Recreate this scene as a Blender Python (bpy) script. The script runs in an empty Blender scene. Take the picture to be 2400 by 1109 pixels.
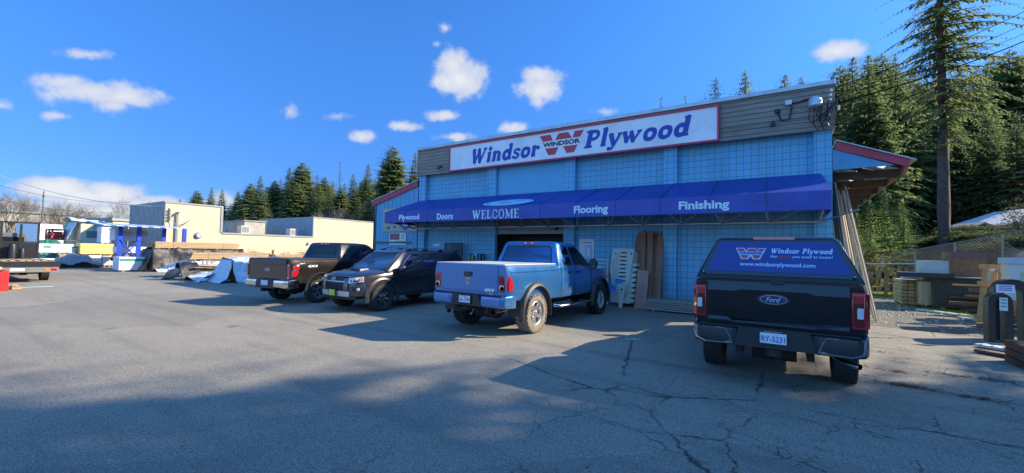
import bpy, bmesh, math, random
from mathutils import Vector, Matrix, noise
R=math.radians
sc=bpy.context.scene
# ---------------------------------------------------------------- camera
FPX=986.3; PITCH,ROLL,YAW=R(2.10),R(-1.263),R(33.5); EYE=Vector((0,0,1.75))
_R=Vector((math.cos(YAW),math.sin(YAW),0)); _F=Vector((-math.sin(YAW),math.cos(YAW),0)); _U=Vector((0,0,1))
_M=Matrix(((math.cos(ROLL),-math.sin(ROLL),0),(math.sin(ROLL),math.cos(ROLL),0),(0,0,1)))@Matrix(((1,0,0),(0,math.cos(PITCH),-math.sin(PITCH)),(0,math.sin(PITCH),math.cos(PITCH))))
_ax=[_R*_M[i][0]+_U*_M[i][1]+_F*_M[i][2] for i in range(3)]
cam=bpy.data.objects.new("camera",bpy.data.cameras.new("camera")); sc.collection.objects.link(cam)
cam.data.sensor_fit='HORIZONTAL'; cam.data.sensor_width=36; cam.data.lens=36*FPX/2400
cam.data.clip_start=.05; cam.data.clip_end=3000
cm=Matrix((_ax[0],_ax[1],-_ax[2])).transposed().to_4x4(); cm.translation=EYE; cam.matrix_world=cm
sc.camera=cam
def ray(x,y): return _ax[0]*(x-1200)+_ax[1]*(554.5-y)+_ax[2]*FPX     # surveying helpers: where a sight line meets a real plane
def hit(x,y,a,v):
    d=ray(x,y); t=(v-EYE[a])/d[a]; return EYE+d*t
def G(x,y,z=0): return hit(x,y,2,z)
def PY(x,y,Y): return hit(x,y,1,Y)
def PX(x,y,X): return hit(x,y,0,X)
# ---------------------------------------------------------------- sun, sky, exposure
SUNV=Vector((1.27,1.08,1.0)).normalized()
sun=bpy.data.objects.new("sun",bpy.data.lights.new("sun",'SUN')); sc.collection.objects.link(sun)
sun.data.energy=4.0; sun.data.angle=R(.55); sun.data.color=(1,.87,.66)
sun.rotation_euler=(-SUNV).to_track_quat('-Z','Y').to_euler()
W=bpy.data.worlds.new("World"); sc.world=W; W.use_nodes=True
NT=W.node_tree; NT.nodes.clear()
def wn(t,**k):
    n=NT.nodes.new(t)
    for a,b in k.items(): setattr(n,a,b)
    return n
def wl(a,b): NT.links.new(a,b)
sky=wn('ShaderNodeTexSky'); sky.sky_type='NISHITA'; sky.sun_disc=False
sky.sun_elevation=math.asin(SUNV.z); sky.sun_rotation=math.atan2(SUNV.x,SUNV.y)
sky.air_density=1.0; sky.dust_density=.35; sky.ozone_density=2.6; sky.altitude=100
hs=wn('ShaderNodeHueSaturation'); hs.inputs['Saturation'].default_value=1.12; hs.inputs['Hue'].default_value=.4985; wl(sky.outputs[0],hs.inputs['Color'])
tc=wn('ShaderNodeTexCoord')
nz=wn('ShaderNodeTexNoise'); nz.inputs['Scale'].default_value=19; nz.inputs['Detail'].default_value=9; nz.inputs['Roughness'].default_value=.62
wl(tc.outputs['Generated'],nz.inputs['Vector'])
def wm(op,a,b=None,c=None):
    n=wn('ShaderNodeMath',operation=op)
    for i,q in enumerate((a,b,c)):
        if q is None: continue
        if isinstance(q,(int,float)): n.inputs[i].default_value=q
        else: wl(q,n.inputs[i])
    return n.outputs[0]
acc=None
# puffs of cloud: where in the sky (sight line), half width, half height, thickness
CLOUDS=[(1062,150,40,42,1),(1082,185,62,48,1),(1048,195,40,32,1),(1270,178,48,22,.75),(1262,212,50,34,.85),(1262,240,26,26,.75),(1262,176,30,18,.8),
 (1040,272,42,14,.75),(940,296,50,14,.7),(1062,322,50,14,.75),(1205,300,36,16,.8),(845,322,38,16,.7),(800,272,40,12,.5),(680,262,20,22,.4),(1044,66,18,14,.4),(1025,104,22,8,.4),
 (150,192,60,22,.62),(215,215,85,30,.85),(290,228,85,26,.8),(265,248,40,22,.7),(205,128,58,12,.45),(5,248,26,18,.6),(130,272,24,9,.35),
 (1965,120,56,26,1.15),(1420,262,40,10,.35),
 (122,444,66,32,1.5),(195,462,80,26,1.3),(268,456,62,32,1.4),(325,476,80,22,1.1),(60,482,90,24,.8),(220,495,170,22,.9),(390,474,50,18,.9),(530,470,34,24,.9),(470,478,40,18,.7)]
for (px,py,rx,ry,wt) in CLOUDS:
    c=ray(px,py).normalized(); k=FPX*((ray(px,py).length/FPX))
    u=_ax[0]-c*_ax[0].dot(c); u.normalize(); v=c.cross(u)*-1; v.normalize()
    s1=wn('ShaderNodeVectorMath',operation='SUBTRACT'); wl(tc.outputs['Generated'],s1.inputs[0]); s1.inputs[1].default_value=c
    fx=ray(px,py).length/rx*1.0; fy=ray(px,py).length/ry
    d1=wn('ShaderNodeVectorMath',operation='DOT_PRODUCT'); wl(s1.outputs[0],d1.inputs[0]); d1.inputs[1].default_value=u*fx
    d2=wn('ShaderNodeVectorMath',operation='DOT_PRODUCT'); wl(s1.outputs[0],d2.inputs[0]); d2.inputs[1].default_value=v*fy
    l=wm('SQRT',wm('ADD',wm('MULTIPLY',d1.outputs['Value'],d1.outputs['Value']),wm('MULTIPLY',d2.outputs['Value'],d2.outputs['Value'])))
    val=wm('MULTIPLY',wm('SUBTRACT',1.25,l),wt)
    acc=val if acc is None else wm('SMOOTH_MAX',acc,val,.15)
dens=wm('ADD',acc,wm('MULTIPLY',wm('SUBTRACT',nz.outputs['Fac'],.5),1.9))
mr=wn('ShaderNodeMapRange',interpolation_type='SMOOTHSTEP'); wl(dens,mr.inputs['Value'])
mr.inputs['From Min'].default_value=.08; mr.inputs['From Max'].default_value=.66; mr.inputs['To Max'].default_value=.93
cc=wn('ShaderNodeMapRange'); wl(dens,cc.inputs['Value']); cc.inputs['From Min'].default_value=.3; cc.inputs['From Max'].default_value=1.3
cm_=wn('ShaderNodeMix',data_type='RGBA'); wl(cc.outputs[0],cm_.inputs['Factor']); cm_.inputs[6].default_value=(2.2,2.6,3.5,1); cm_.inputs[7].default_value=(3.7,3.7,3.75,1)
mx=wn('ShaderNodeMix',data_type='RGBA'); wl(mr.outputs[0],mx.inputs['Factor']); 
sz=wn('ShaderNodeSeparateXYZ'); wl(tc.outputs['Generated'],sz.inputs[0])
hz_=wn('ShaderNodeMapRange',interpolation_type='SMOOTHSTEP'); wl(sz.outputs[2],hz_.inputs['Value']); hz_.inputs['From Min'].default_value=-.05; hz_.inputs['From Max'].default_value=.55
ht=wn('ShaderNodeMix',data_type='RGBA'); wl(hz_.outputs[0],ht.inputs['Factor']); ht.inputs[6].default_value=(.18,.31,.66,1); ht.inputs[7].default_value=(.38,.74,1.16,1)
hm=wn('ShaderNodeMix',data_type='RGBA',blend_type='MULTIPLY'); hm.inputs['Factor'].default_value=1; wl(hs.outputs[0],hm.inputs[6]); wl(ht.outputs[2],hm.inputs[7]); 
# unseen sky behind the camera and overhead is brightened to lift shaded surfaces
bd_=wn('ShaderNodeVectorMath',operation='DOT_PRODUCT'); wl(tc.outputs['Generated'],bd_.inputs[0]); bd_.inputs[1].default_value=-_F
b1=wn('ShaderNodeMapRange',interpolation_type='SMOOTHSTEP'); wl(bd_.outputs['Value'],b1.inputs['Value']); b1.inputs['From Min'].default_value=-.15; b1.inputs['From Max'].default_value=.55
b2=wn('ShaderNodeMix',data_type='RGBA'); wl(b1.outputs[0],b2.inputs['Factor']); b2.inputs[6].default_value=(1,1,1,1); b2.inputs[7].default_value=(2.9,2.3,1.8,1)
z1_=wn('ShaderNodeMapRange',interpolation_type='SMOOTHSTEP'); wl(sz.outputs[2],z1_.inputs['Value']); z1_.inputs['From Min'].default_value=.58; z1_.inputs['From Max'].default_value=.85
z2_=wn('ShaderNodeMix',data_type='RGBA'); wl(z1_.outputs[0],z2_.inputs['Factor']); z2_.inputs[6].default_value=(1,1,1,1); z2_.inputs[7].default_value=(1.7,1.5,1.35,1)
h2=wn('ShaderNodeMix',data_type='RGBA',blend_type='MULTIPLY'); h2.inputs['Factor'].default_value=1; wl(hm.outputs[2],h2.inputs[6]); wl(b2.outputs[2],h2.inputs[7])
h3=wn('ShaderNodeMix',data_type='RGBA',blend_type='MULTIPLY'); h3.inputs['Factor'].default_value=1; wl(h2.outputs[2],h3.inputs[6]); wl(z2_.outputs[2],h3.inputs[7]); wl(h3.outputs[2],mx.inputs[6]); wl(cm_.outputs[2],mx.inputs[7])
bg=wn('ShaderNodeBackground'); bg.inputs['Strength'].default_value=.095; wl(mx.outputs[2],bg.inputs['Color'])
wo=wn('ShaderNodeOutputWorld'); wl(bg.outputs[0],wo.inputs[0])
sc.view_settings.view_transform='Standard'; sc.view_settings.look='None'; sc.view_settings.gamma=1
sc.view_settings.exposure=1.34
# ---------------------------------------------------------------- materials
MATS={}
def mat(name,col,rough=.6,metal=0,coat=0,var=0,vscale=3,bump=0,bscale=40,ior=1.5,dirt=None,dscale=2,damt=.5,spec=.5,trans=0,emit=None):
    if name in MATS: return MATS[name]
    m=bpy.data.materials.new(name); m.use_nodes=True; nt=m.node_tree; b=nt.nodes['Principled BSDF']
    b.inputs['Base Color'].default_value=(*col,1); b.inputs['Roughness'].default_value=rough; b.inputs['Metallic'].default_value=metal
    b.inputs['Coat Weight'].default_value=coat; b.inputs['Coat Roughness'].default_value=.04; b.inputs['IOR'].default_value=ior
    b.inputs['Specular IOR Level'].default_value=spec
    t=nt.nodes.new('ShaderNodeTexCoord')
    if var or dirt:
        n=nt.nodes.new('ShaderNodeTexNoise'); n.inputs['Scale'].default_value=vscale; n.inputs['Detail'].default_value=6; nt.links.new(t.outputs['Object'],n.inputs['Vector'])
        mp=nt.nodes.new('ShaderNodeMapRange'); nt.links.new(n.outputs['Fac'],mp.inputs[0]); mp.inputs[1].default_value=.3; mp.inputs[2].default_value=.7; mp.inputs[3].default_value=1-var; mp.inputs[4].default_value=1+var
        vm=nt.nodes.new('ShaderNodeVectorMath'); vm.operation='SCALE'; vm.inputs[0].default_value=col; nt.links.new(mp.outputs[0],vm.inputs['Scale'])
        out=vm.outputs[0]
        if dirt:
            n2=nt.nodes.new('ShaderNodeTexNoise'); n2.inputs['Scale'].default_value=dscale; n2.inputs['Detail'].default_value=8; n2.inputs['Roughness'].default_value=.65; nt.links.new(t.outputs['Object'],n2.inputs['Vector'])
            m2=nt.nodes.new('ShaderNodeMapRange'); nt.links.new(n2.outputs['Fac'],m2.inputs[0]); m2.inputs[1].default_value=.48; m2.inputs[2].default_value=.7; m2.inputs[4].default_value=damt
            mi=nt.nodes.new('ShaderNodeMix'); mi.data_type='RGBA'; nt.links.new(m2.outputs[0],mi.inputs[0]); nt.links.new(out,mi.inputs[6]); mi.inputs[7].default_value=(*dirt,1); out=mi.outputs[2]
        nt.links.new(out,b.inputs['Base Color'])
    if bump:
        n=nt.nodes.new('ShaderNodeTexNoise'); n.inputs['Scale'].default_value=bscale; n.inputs['Detail'].default_value=4; nt.links.new(t.outputs['Object'],n.inputs['Vector'])
        bp=nt.nodes.new('ShaderNodeBump'); bp.inputs['Strength'].default_value=bump; bp.inputs['Distance'].default_value=.02; nt.links.new(n.outputs['Fac'],bp.inputs['Height']); nt.links.new(bp.outputs[0],b.inputs['Normal'])
    if trans:
        tr=nt.nodes.new('ShaderNodeBsdfTranslucent'); tr.inputs[0].default_value=(*[min(1,c*1.6) for c in col],1)
        ms=nt.nodes.new('ShaderNodeMixShader'); ms.inputs[0].default_value=trans; nt.links.new(b.outputs[0],ms.inputs[1]); nt.links.new(tr.outputs[0],ms.inputs[2])
        nt.links.new(ms.outputs[0],nt.nodes['Material Output'].inputs[0])
    if emit: b.inputs['Emission Color'].default_value=(*emit[:3],1); b.inputs['Emission Strength'].default_value=emit[3]
    MATS[name]=m; return m
class NB:   # tiny node-building helper
    def __init__(s,name):
        s.m=bpy.data.materials.new(name); s.m.use_nodes=True; s.nt=s.m.node_tree; s.b=s.nt.nodes['Principled BSDF']; MATS[name]=s.m
        s.t=s.nt.nodes.new('ShaderNodeTexCoord').outputs['Object']
    def n(s,t,ins={},**k):
        q=s.nt.nodes.new(t)
        for a,b in k.items(): setattr(q,a,b)
        for a,b in ins.items():
            if hasattr(b,'is_linked') or isinstance(b,bpy.types.NodeSocket): s.nt.links.new(b,q.inputs[a])
            else: q.inputs[a].default_value=b
        return q
    def noise(s,scale,detail=5,rough=.55,vec=None,w=0): return s.n('ShaderNodeTexNoise',{'Vector':vec or s.t,'Scale':scale,'Detail':detail,'Roughness':rough}).outputs['Fac']
    def rng(s,v,a,b,c=0,d=1): return s.n('ShaderNodeMapRange',{0:v,1:a,2:b,3:c,4:d}).outputs[0]
    def math(s,op,a,b=0): return s.n('ShaderNodeMath',{0:a,1:b},operation=op).outputs[0]
    def mix(s,f,a,b): 
        f2={0:f}; f2[6]=(*a,1) if isinstance(a,tuple) else a; f2[7]=(*b,1) if isinstance(b,tuple) else b
        return s.n('ShaderNodeMix',f2,data_type='RGBA').outputs[2]
    def col(s,c): s.nt.links.new(c,s.b.inputs['Base Color'])
    def bump(s,h,st=.5,d=.02): 
        q=s.n('ShaderNodeBump',{'Strength':st,'Distance':d,'Height':h}); s.nt.links.new(q.outputs[0],s.b.inputs['Normal'])
    def sep(s,v=None): return s.n('ShaderNodeSeparateXYZ',{0:v or s.t}).outputs
    def comb(s,x,y,z=0.0): return s.n('ShaderNodeCombineXYZ',{0:x,1:y,2:z}).outputs[0]
    def scalev(s,v): return s.n('ShaderNodeVectorMath',{0:s.t,1:v},operation='MULTIPLY').outputs[0]
def m_asphalt():
    k=NB('asphalt'); b=k.b
    big=k.noise(.22,5,.6); mid=k.noise(2.2,6,.65); fine=k.noise(48,3,.75); grit=k.noise(85,2,.8)
    c=k.mix(k.rng(big,.35,.68),(.325,.285,.21),(.24,.212,.16))
    c=k.mix(k.rng(mid,.35,.75,0,.4),c,(.16,.147,.127))
    c=k.mix(k.rng(fine,.47,.62,0,.75),c,(.085,.083,.08))
    c=k.mix(k.rng(grit,.57,.66,0,.85),c,(.50,.48,.45))
    # tyre scuffs and oil stains
    st=k.n('ShaderNodeTexNoise',{'Vector':k.scalev((.35,1.6,1)),'Scale':.6,'Detail':7.0,'Roughness':.7}).outputs['Fac']
    c=k.mix(k.rng(st,.58,.72,0,.5),c,(.10,.098,.095))
    v=k.n('ShaderNodeTexVoronoi',{'Vector':k.t,'Scale':.35,'Randomness':1.0},feature='F1').outputs['Distance']
    cell=k.n('ShaderNodeTexVoronoi',{'Vector':k.t,'Scale':.16,'Randomness':1.0},feature='F1',distance='CHEBYCHEV').outputs['Color']
    cs=k.n('ShaderNodeSeparateColor',{0:cell}).outputs
    c=k.mix(k.rng(cs[0],.62,.64,0,.22),c,(.10,.094,.085)); c=k.mix(k.rng(cs[1],.70,.72,0,.16),c,(.27,.25,.21))   # patched squares
    dr=k.n('ShaderNodeTexVoronoi',{'Vector':k.n('ShaderNodeVectorMath',{0:k.t,1:k.n('ShaderNodeVectorMath',{0:k.n('ShaderNodeTexNoise',{'Vector':k.t,'Scale':3.0,'Detail':4.0}).outputs['Color'],1:(.5,.5,0)},operation='MULTIPLY').outputs[0]},operation='ADD').outputs[0],'Scale':.8,'Randomness':1.0}).outputs['Distance']
    c=k.mix(k.math('MULTIPLY',k.rng(dr,.16,.05,0,.6),k.rng(k.noise(.3,3,.6),.46,.56)),c,(.045,.043,.04))      # oil drips
    tt=k.n('ShaderNodeTexNoise',{'Vector':k.scalev((.12,2.2,1)),'Scale':1.0,'Detail':4.0,'Roughness':.5}).outputs['Fac']
    c=k.mix(k.rng(tt,.50,.66,0,.30),c,(.115,.108,.097))      # tyre tracks
    # alligator cracks
    dist=k.n('ShaderNodeTexNoise',{'Vector':k.t,'Scale':5.0,'Detail':6.0,'Roughness':.7}).outputs['Color']
    wv=k.n('ShaderNodeVectorMath',{0:dist,1:(.26,.26,0)},operation='MULTIPLY').outputs[0]
    vec=k.n('ShaderNodeVectorMath',{0:k.t,1:wv},operation='ADD').outputs[0]
    e1=k.n('ShaderNodeTexVoronoi',{'Vector':vec,'Scale':.85},feature='DISTANCE_TO_EDGE').outputs['Distance']
    e2=k.n('ShaderNodeTexVoronoi',{'Vector':vec,'Scale':2.6},feature='DISTANCE_TO_EDGE').outputs['Distance']
    x,y,z=k.sep()[:3]
    # the old paving is broken up toward the lane beside the store
    q=k.math('ADD',k.math('MULTIPLY',x,.50),k.math('ADD',.95,k.math('MULTIPLY',y,-.16)))
    zone=k.rng(k.math('ADD',q,k.math('MULTIPLY',k.noise(.5,3),1.8)),-.35,.9)
    wdt=k.rng(k.noise(3.5,4,.6),.35,.65,.3,1.3); e1f=k.rng(k.math('DIVIDE',e1,wdt),.001,.008,1,0); e2f=k.rng(k.math('DIVIDE',e2,wdt),.002,.013,1,0)
    msk=k.rng(k.noise(.9,4,.6),.44,.56); msk2=k.rng(k.noise(1.4,4,.6),.5,.6)
    cr=k.math('MAXIMUM',k.math('MULTIPLY',e1f,k.math('MULTIPLY',msk,zone)),k.math('MULTIPLY',k.math('MULTIPLY',e2f,msk2),k.math('MULTIPLY',zone,.8)))
    e3=k.n('ShaderNodeTexVoronoi',{'Vector':vec,'Scale':.28},feature='DISTANCE_TO_EDGE').outputs['Distance']
    cr=k.math('MAXIMUM',cr,k.math('MULTIPLY',k.math('MULTIPLY',k.rng(e3,.001,.007,1,0),k.rng(x,-4.5,-2.5,0,1)),k.rng(k.noise(.35,3,.6),.42,.5)))
    c=k.mix(k.math('MULTIPLY',cr,.85),c,(.04,.037,.03))
    k.col(c); b.inputs['Roughness'].default_value=.88; b.inputs['Specular IOR Level'].default_value=.3
    h=k.math('SUBTRACT',k.math('ADD',fine,k.math('MULTIPLY',grit,.6)),k.math('MULTIPLY',cr,2.5)); k.bump(h,.8,.012)
    return k.m
def m_ground():
    k=NB('ground dirt'); n=k.noise(.35,6,.6); n2=k.noise(30,4,.7); n3=k.noise(2.2,5,.6)
    c=k.mix(k.rng(n,.42,.58),(.13,.11,.08),(.09,.12,.035)); c=k.mix(k.rng(n3,.45,.65,0,.6),c,(.07,.06,.045)); c=k.mix(k.rng(n2,.45,.65,0,.5),c,(.05,.05,.03)); k.col(c); k.b.inputs['Roughness'].default_value=.95; k.bump(n2,.8,.05); return k.m
def m_gravel():
    k=NB('gravel'); v=k.n('ShaderNodeTexVoronoi',{'Vector':k.t,'Scale':26.0}).outputs; n=k.noise(.8,5,.6)
    c=k.mix(k.rng(n,.4,.6),(.19,.175,.145),(.12,.105,.08)); s=k.n('ShaderNodeSeparateColor',{0:v['Color']}).outputs[0]
    c=k.mix(k.rng(s,0,1,0,.7),c,(.10,.095,.09)); k.col(c); k.b.inputs['Roughness'].default_value=.9; k.bump(k.rng(v['Distance'],0,.6,1,0),.9,.03); return k.m
def m_block(name,c0,c1,vert=False):
    k=NB(name); x,y,z=k.sep()[:3]
    hx=k.math('ADD',x,y) if vert else x
    vec=k.comb(hx,z)
    br=k.n('ShaderNodeTexBrick',{'Vector':vec,'Color1':(0,0,0,1),'Color2':(1,1,1,1),'Mortar':(.5,.5,.5,1),'Scale':1.0,'Mortar Size':.007,'Mortar Smooth':.3,'Brick Width':.2032,'Row Height':.2032},offset=0.0,squash=1.0)
    s=k.n('ShaderNodeSeparateColor',{0:br.outputs['Color']}).outputs[0]
    n=k.noise(.9,5,.6); n2=k.noise(45,4,.7)
    c=k.mix(k.rng(s,0,1,0,.16),c0,tuple(v*.78 for v in c0)); c=k.mix(k.rng(n,.4,.7,0,.6),c,c1)
    st=k.n('ShaderNodeTexNoise',{'Vector':k.scalev((3.0,3.0,.3)),'Scale':1.2,'Detail':5.0}).outputs['Fac']
    c=k.mix(k.rng(st,.5,.72,0,.35),c,tuple(v*.6 for v in c0))
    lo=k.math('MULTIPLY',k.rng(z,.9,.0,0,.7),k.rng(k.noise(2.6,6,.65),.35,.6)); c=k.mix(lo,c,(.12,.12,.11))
    pt=k.n('ShaderNodeTexNoise',{'Vector':k.scalev((.7,.7,1.4)),'Scale':1.0,'Detail':2.0}).outputs['Fac']; c=k.mix(k.rng(pt,.55,.57,0,.14),c,tuple(min(1,v*1.35) for v in c0))
    c=k.mix(k.math('MULTIPLY',br.outputs['Fac'],.8),c,tuple(v*.33 for v in c0))
    k.col(c); k.b.inputs['Roughness'].default_value=.62
    k.bump(k.math('ADD',k.math('MULTIPLY',br.outputs['Fac'],-1.0),k.math('MULTIPLY',n2,.22)),.7,.012); return k.m
def m_board(name,cols,pitch,axis='z',groove=.05,along='x',rough=.8,grain=14,knots=True,gcol=(.02,.02,.02)):
    # boards separated by grooves every pitch along axis; grain runs along the other direction
    k=NB(name); S=dict(zip('xyz',k.sep()[:3])); S['d']=None
    a=S[axis]; p=k.math('DIVIDE',a,pitch); fr=k.math('FRACT',p); fl=k.math('FLOOR',p)
    rnd=k.n('ShaderNodeTexWhiteNoise',{'W':fl},noise_dimensions='1D').outputs['Value']
    sv={'x':(1.2,grain,grain),'y':(grain,1.2,grain),'z':(grain,grain,1.2)}[along]
    g=k.n('ShaderNodeTexNoise',{'Vector':k.scalev(sv),'Scale':1.0,'Detail':6.0,'Roughness':.65}).outputs['Fac']
    c=k.mix(rnd,cols[0],cols[1]); c=k.mix(k.rng(g,.35,.7),c,cols[2])
    if knots:
        kn=k.n('ShaderNodeTexVoronoi',{'Vector':k.scalev({'x':(1.1,1,5),'y':(1,1.1,5),'z':(5,5,1.1)}[along]),'Scale':1.0}).outputs['Distance']
        c=k.mix(k.rng(kn,.10,.03,0,.8),c,tuple(v*.25 for v in cols[0]))
    gr=k.math('LESS_THAN',k.math('MINIMUM',fr,k.math('SUBTRACT',1.0,fr)),groove/2)
    c=k.mix(k.math('MULTIPLY',gr,.85),c,gcol); k.col(c); k.b.inputs['Roughness'].default_value=rough
    k.bump(k.math('SUBTRACT',k.math('MULTIPLY',g,.3),gr),.6,.01); return k.m
def m_corr(name,c0,axis='x',pitch=.25,w=.25):
    k=NB(name); S=dict(zip('xyz',k.sep()[:3])); fr=k.math('FRACT',k.math('DIVIDE',S[axis],pitch))
    g=k.rng(k.math('ABSOLUTE',k.math('SUBTRACT',fr,.5)),.5-w,.5-w+.08,0,1); n=k.noise(1.5,6,.6)
    c=k.mix(k.rng(n,.4,.7,0,.4),c0,tuple(v*.75 for v in c0)); c=k.mix(k.math('MULTIPLY',g,.8),c,tuple(v*.45 for v in c0)); k.col(c); k.b.inputs['Roughness'].default_value=.5; k.bump(g,1,.04); return k.m
def paint(name,col,metal=.35,rough=.32,dust=(.25,.22,.18),damt=.35):
    if name in MATS: return MATS[name]
    k=NB(name); x,y,z=k.sep()[:3]; n=k.noise(3.5,7,.65); fl=k.noise(900,2,.5)
    low=k.rng(z,.95,.4,0,1)      # road dust thrown up along the sills
    f=k.math('MULTIPLY',k.math('ADD',k.math('MULTIPLY',low,.7),.12),k.rng(n,.35,.7,0,damt*1.6))
    c=k.mix(k.rng(fl,.3,.7,0,.25),col,tuple(min(1,v*1.5+.01) for v in col)); c=k.mix(f,c,dust); k.col(c)
    k.b.inputs['Metallic'].default_value=metal; k.nt.links.new(k.rng(f,0,.4,rough,.75),k.b.inputs['Roughness'])
    k.b.inputs['Coat Weight'].default_value=(.75 if col[0]<.01 else .9); k.b.inputs['Specular IOR Level'].default_value=(.2 if col[0]<.01 else .5); k.nt.links.new(k.rng(f,0,.4,.03,.5),k.b.inputs['Coat Roughness']); return k.m
def m_cloth(name,col,rough=.5,sc=3,st=.9,dirt=None):
    k=NB(name); w=k.noise(sc,6,.6); w2=k.n('ShaderNodeTexNoise',{'Vector':k.t,'Scale':sc*2.3,'Detail':4.0,'Distortion':1.5}).outputs['Fac']
    n=k.noise(1.3,5,.6); c=k.mix(k.rng(n,.4,.75,0,.5),col,dirt or tuple(v*.7 for v in col)); k.col(c); k.b.inputs['Roughness'].default_value=rough
    k.bump(k.math('ADD',w,k.math('MULTIPLY',w2,.6)),st,.12); return k.m
def m_needles(name,c0,c1,c2,tr=.22):
    k=NB(name); oi=k.n('ShaderNodeObjectInfo').outputs['Random']; n=k.noise(.55,4,.6); n2=k.noise(3.2,3,.6)
    c=k.mix(k.rng(n,.4,.62),c0,c1); c=k.mix(k.rng(n2,.45,.7,0,.7),c,c2); c=k.mix(k.rng(oi,0,1,0,.3),c,tuple(v*.6 for v in c0)); k.col(c)
    k.b.inputs['Roughness'].default_value=.7; k.b.inputs['Specular IOR Level'].default_value=.25
    t=k.n('ShaderNodeBsdfTranslucent',{0:c}); ms=k.n('ShaderNodeMixShader',{0:tr,1:k.b.outputs[0],2:t.outputs[0]}); k.nt.links.new(ms.outputs[0],k.nt.nodes['Material Output'].inputs[0]); return k.m
# ---------------------------------------------------------------- mesh helpers
def frame(d,up=Vector((0,0,1))):
    d=d.normalized(); s=d.cross(up)
    if s.length<1e-4: s=d.cross(Vector((0,1,0)))
    s.normalize(); return s,s.cross(d).normalized()
class MB:
    def __init__(s): s.v=[];s.f=[];s.mi=[];s.cur=0
    def add(s,vs,fs):
        o=len(s.v); s.v+=[tuple(v) for v in vs]; s.f+=[[i+o for i in f] for f in fs]; s.mi+=[s.cur]*len(fs); return s
    def box(s,x0,x1,y0,y1,z0,z1):
        return s.add([(x0,y0,z0),(x1,y0,z0),(x1,y1,z0),(x0,y1,z0),(x0,y0,z1),(x1,y0,z1),(x1,y1,z1),(x0,y1,z1)],[(0,3,2,1),(4,5,6,7),(0,1,5,4),(1,2,6,5),(2,3,7,6),(3,0,4,7)])
    def bar(s,a,b,w,h,up=Vector((0,0,1)),tw=None,th=None):
        a=Vector(a);b=Vector(b);sx,uy=frame(b-a,Vector(up)); tw=w if tw is None else tw; th=h if th is None else th
        vs=[a+sx*i*w/2+uy*j*h/2 for i,j in ((-1,-1),(1,-1),(1,1),(-1,1))]+[b+sx*i*tw/2+uy*j*th/2 for i,j in ((-1,-1),(1,-1),(1,1),(-1,1))]
        return s.add(vs,[(0,1,2,3),(7,6,5,4),(0,4,5,1),(1,5,6,2),(2,6,7,3),(3,7,4,0)])
    def tube(s,pts,r,n=8,r2=None,cap=True):
        pts=[Vector(p) for p in pts]; rings=[]; m=len(pts)
        for i,p in enumerate(pts):
            d=(pts[min(i+1,m-1)]-pts[max(i-1,0)]); 
            if d.length<1e-6: d=Vector((0,0,1))
            a,b=frame(d); rr=r if r2 is None else r+(r2-r)*i/(m-1)
            rings.append([p+(a*math.cos(t)+b*math.sin(t))*rr for t in [2*math.pi*k/n for k in range(n)]])
        return s.loft(rings,cap)
    def loft(s,rings,cap=True,closed=False):
        n=len(rings[0]); vs=[v for r in rings for v in r]; fs=[]
        m=len(rings)
        for i in range(m if closed else m-1):
            for j in range(n):
                a=i*n+j;b=i*n+(j+1)%n;c=((i+1)%m)*n+(j+1)%n;d=((i+1)%m)*n+j; fs.append((a,b,c,d))
        if cap and not closed: fs.append(tuple(reversed(range(n)))); fs.append(tuple((m-1)*n+k for k in range(n)))
        return s.add(vs,fs)
    def lathe(s,prof,o=(0,0,0),axis='x',n=32,closed=False):
        o=Vector(o); rings=[]
        for k in range(n):
            t=2*math.pi*k/n; ring=[]
            for (a,r) in prof:
                p={'x':Vector((a,r*math.cos(t),r*math.sin(t))),'z':Vector((r*math.cos(t),r*math.sin(t),a)),'y':Vector((r*math.cos(t),a,r*math.sin(t)))}[axis]
                ring.append(o+p)
            rings.append(ring)
        m=len(prof); vs=[v for r in rings for v in r]; fs=[]
        for i in range(n):
            for j in range(m if closed else m-1):
                fs.append((i*m+j,((i+1)%n)*m+j,((i+1)%n)*m+(j+1)%m,i*m+(j+1)%m))
        return s.add(vs,fs)
    def prism(s,poly,fn,e0,e1):
        n=len(poly); vs=[fn(u,v,e0) for u,v in poly]+[fn(u,v,e1) for u,v in poly]
        return s.add(vs,[tuple(range(n)),tuple(reversed(range(n,2*n)))]+[(i,i+n,(i+1)%n+n,(i+1)%n) for i in range(n)])
    def poly(s,pts): return s.add(pts,[tuple(range(len(pts)))])
    def build(s,name,m,parent=None,smooth=None,bevel=0,loc=None,seg=2,recalc=True):
        me=bpy.data.meshes.new(name); me.from_pydata(s.v,[],s.f)
        ms=m if isinstance(m,(list,tuple)) else [m]
        for q in ms: me.materials.append(q)
        if len(ms)>1: me.polygons.foreach_set('material_index',s.mi)
        if recalc:
            b=bmesh.new(); b.from_mesh(me); bmesh.ops.recalc_face_normals(b,faces=b.faces); b.to_mesh(me); b.free()
        if smooth:
            me.polygons.foreach_set('use_smooth',[True]*len(me.polygons)); me.set_sharp_from_angle(angle=R(smooth))
        me.update(); o=bpy.data.objects.new(name,me); sc.collection.objects.link(o)
        if parent: o.parent=parent
        if loc is not None: o.location=loc
        if bevel:
            q=o.modifiers.new('bevel','BEVEL'); q.width=bevel; q.segments=seg; q.limit_method='ANGLE'; q.angle_limit=R(35)
        return o
def tag(o,label=None,cat=None,group=None,kind=None):
    if label: o['label']=label
    if cat: o['category']=cat
    if group: o['group']=group
    if kind: o['kind']=kind
    return o
def thing(name,loc,label,cat,group=None,rz=0):
    o=bpy.data.objects.new(name,None); sc.collection.objects.link(o); o.location=loc; o.rotation_euler=(0,0,rz); o.empty_display_size=.2
    return tag(o,label,cat,group)
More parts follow.
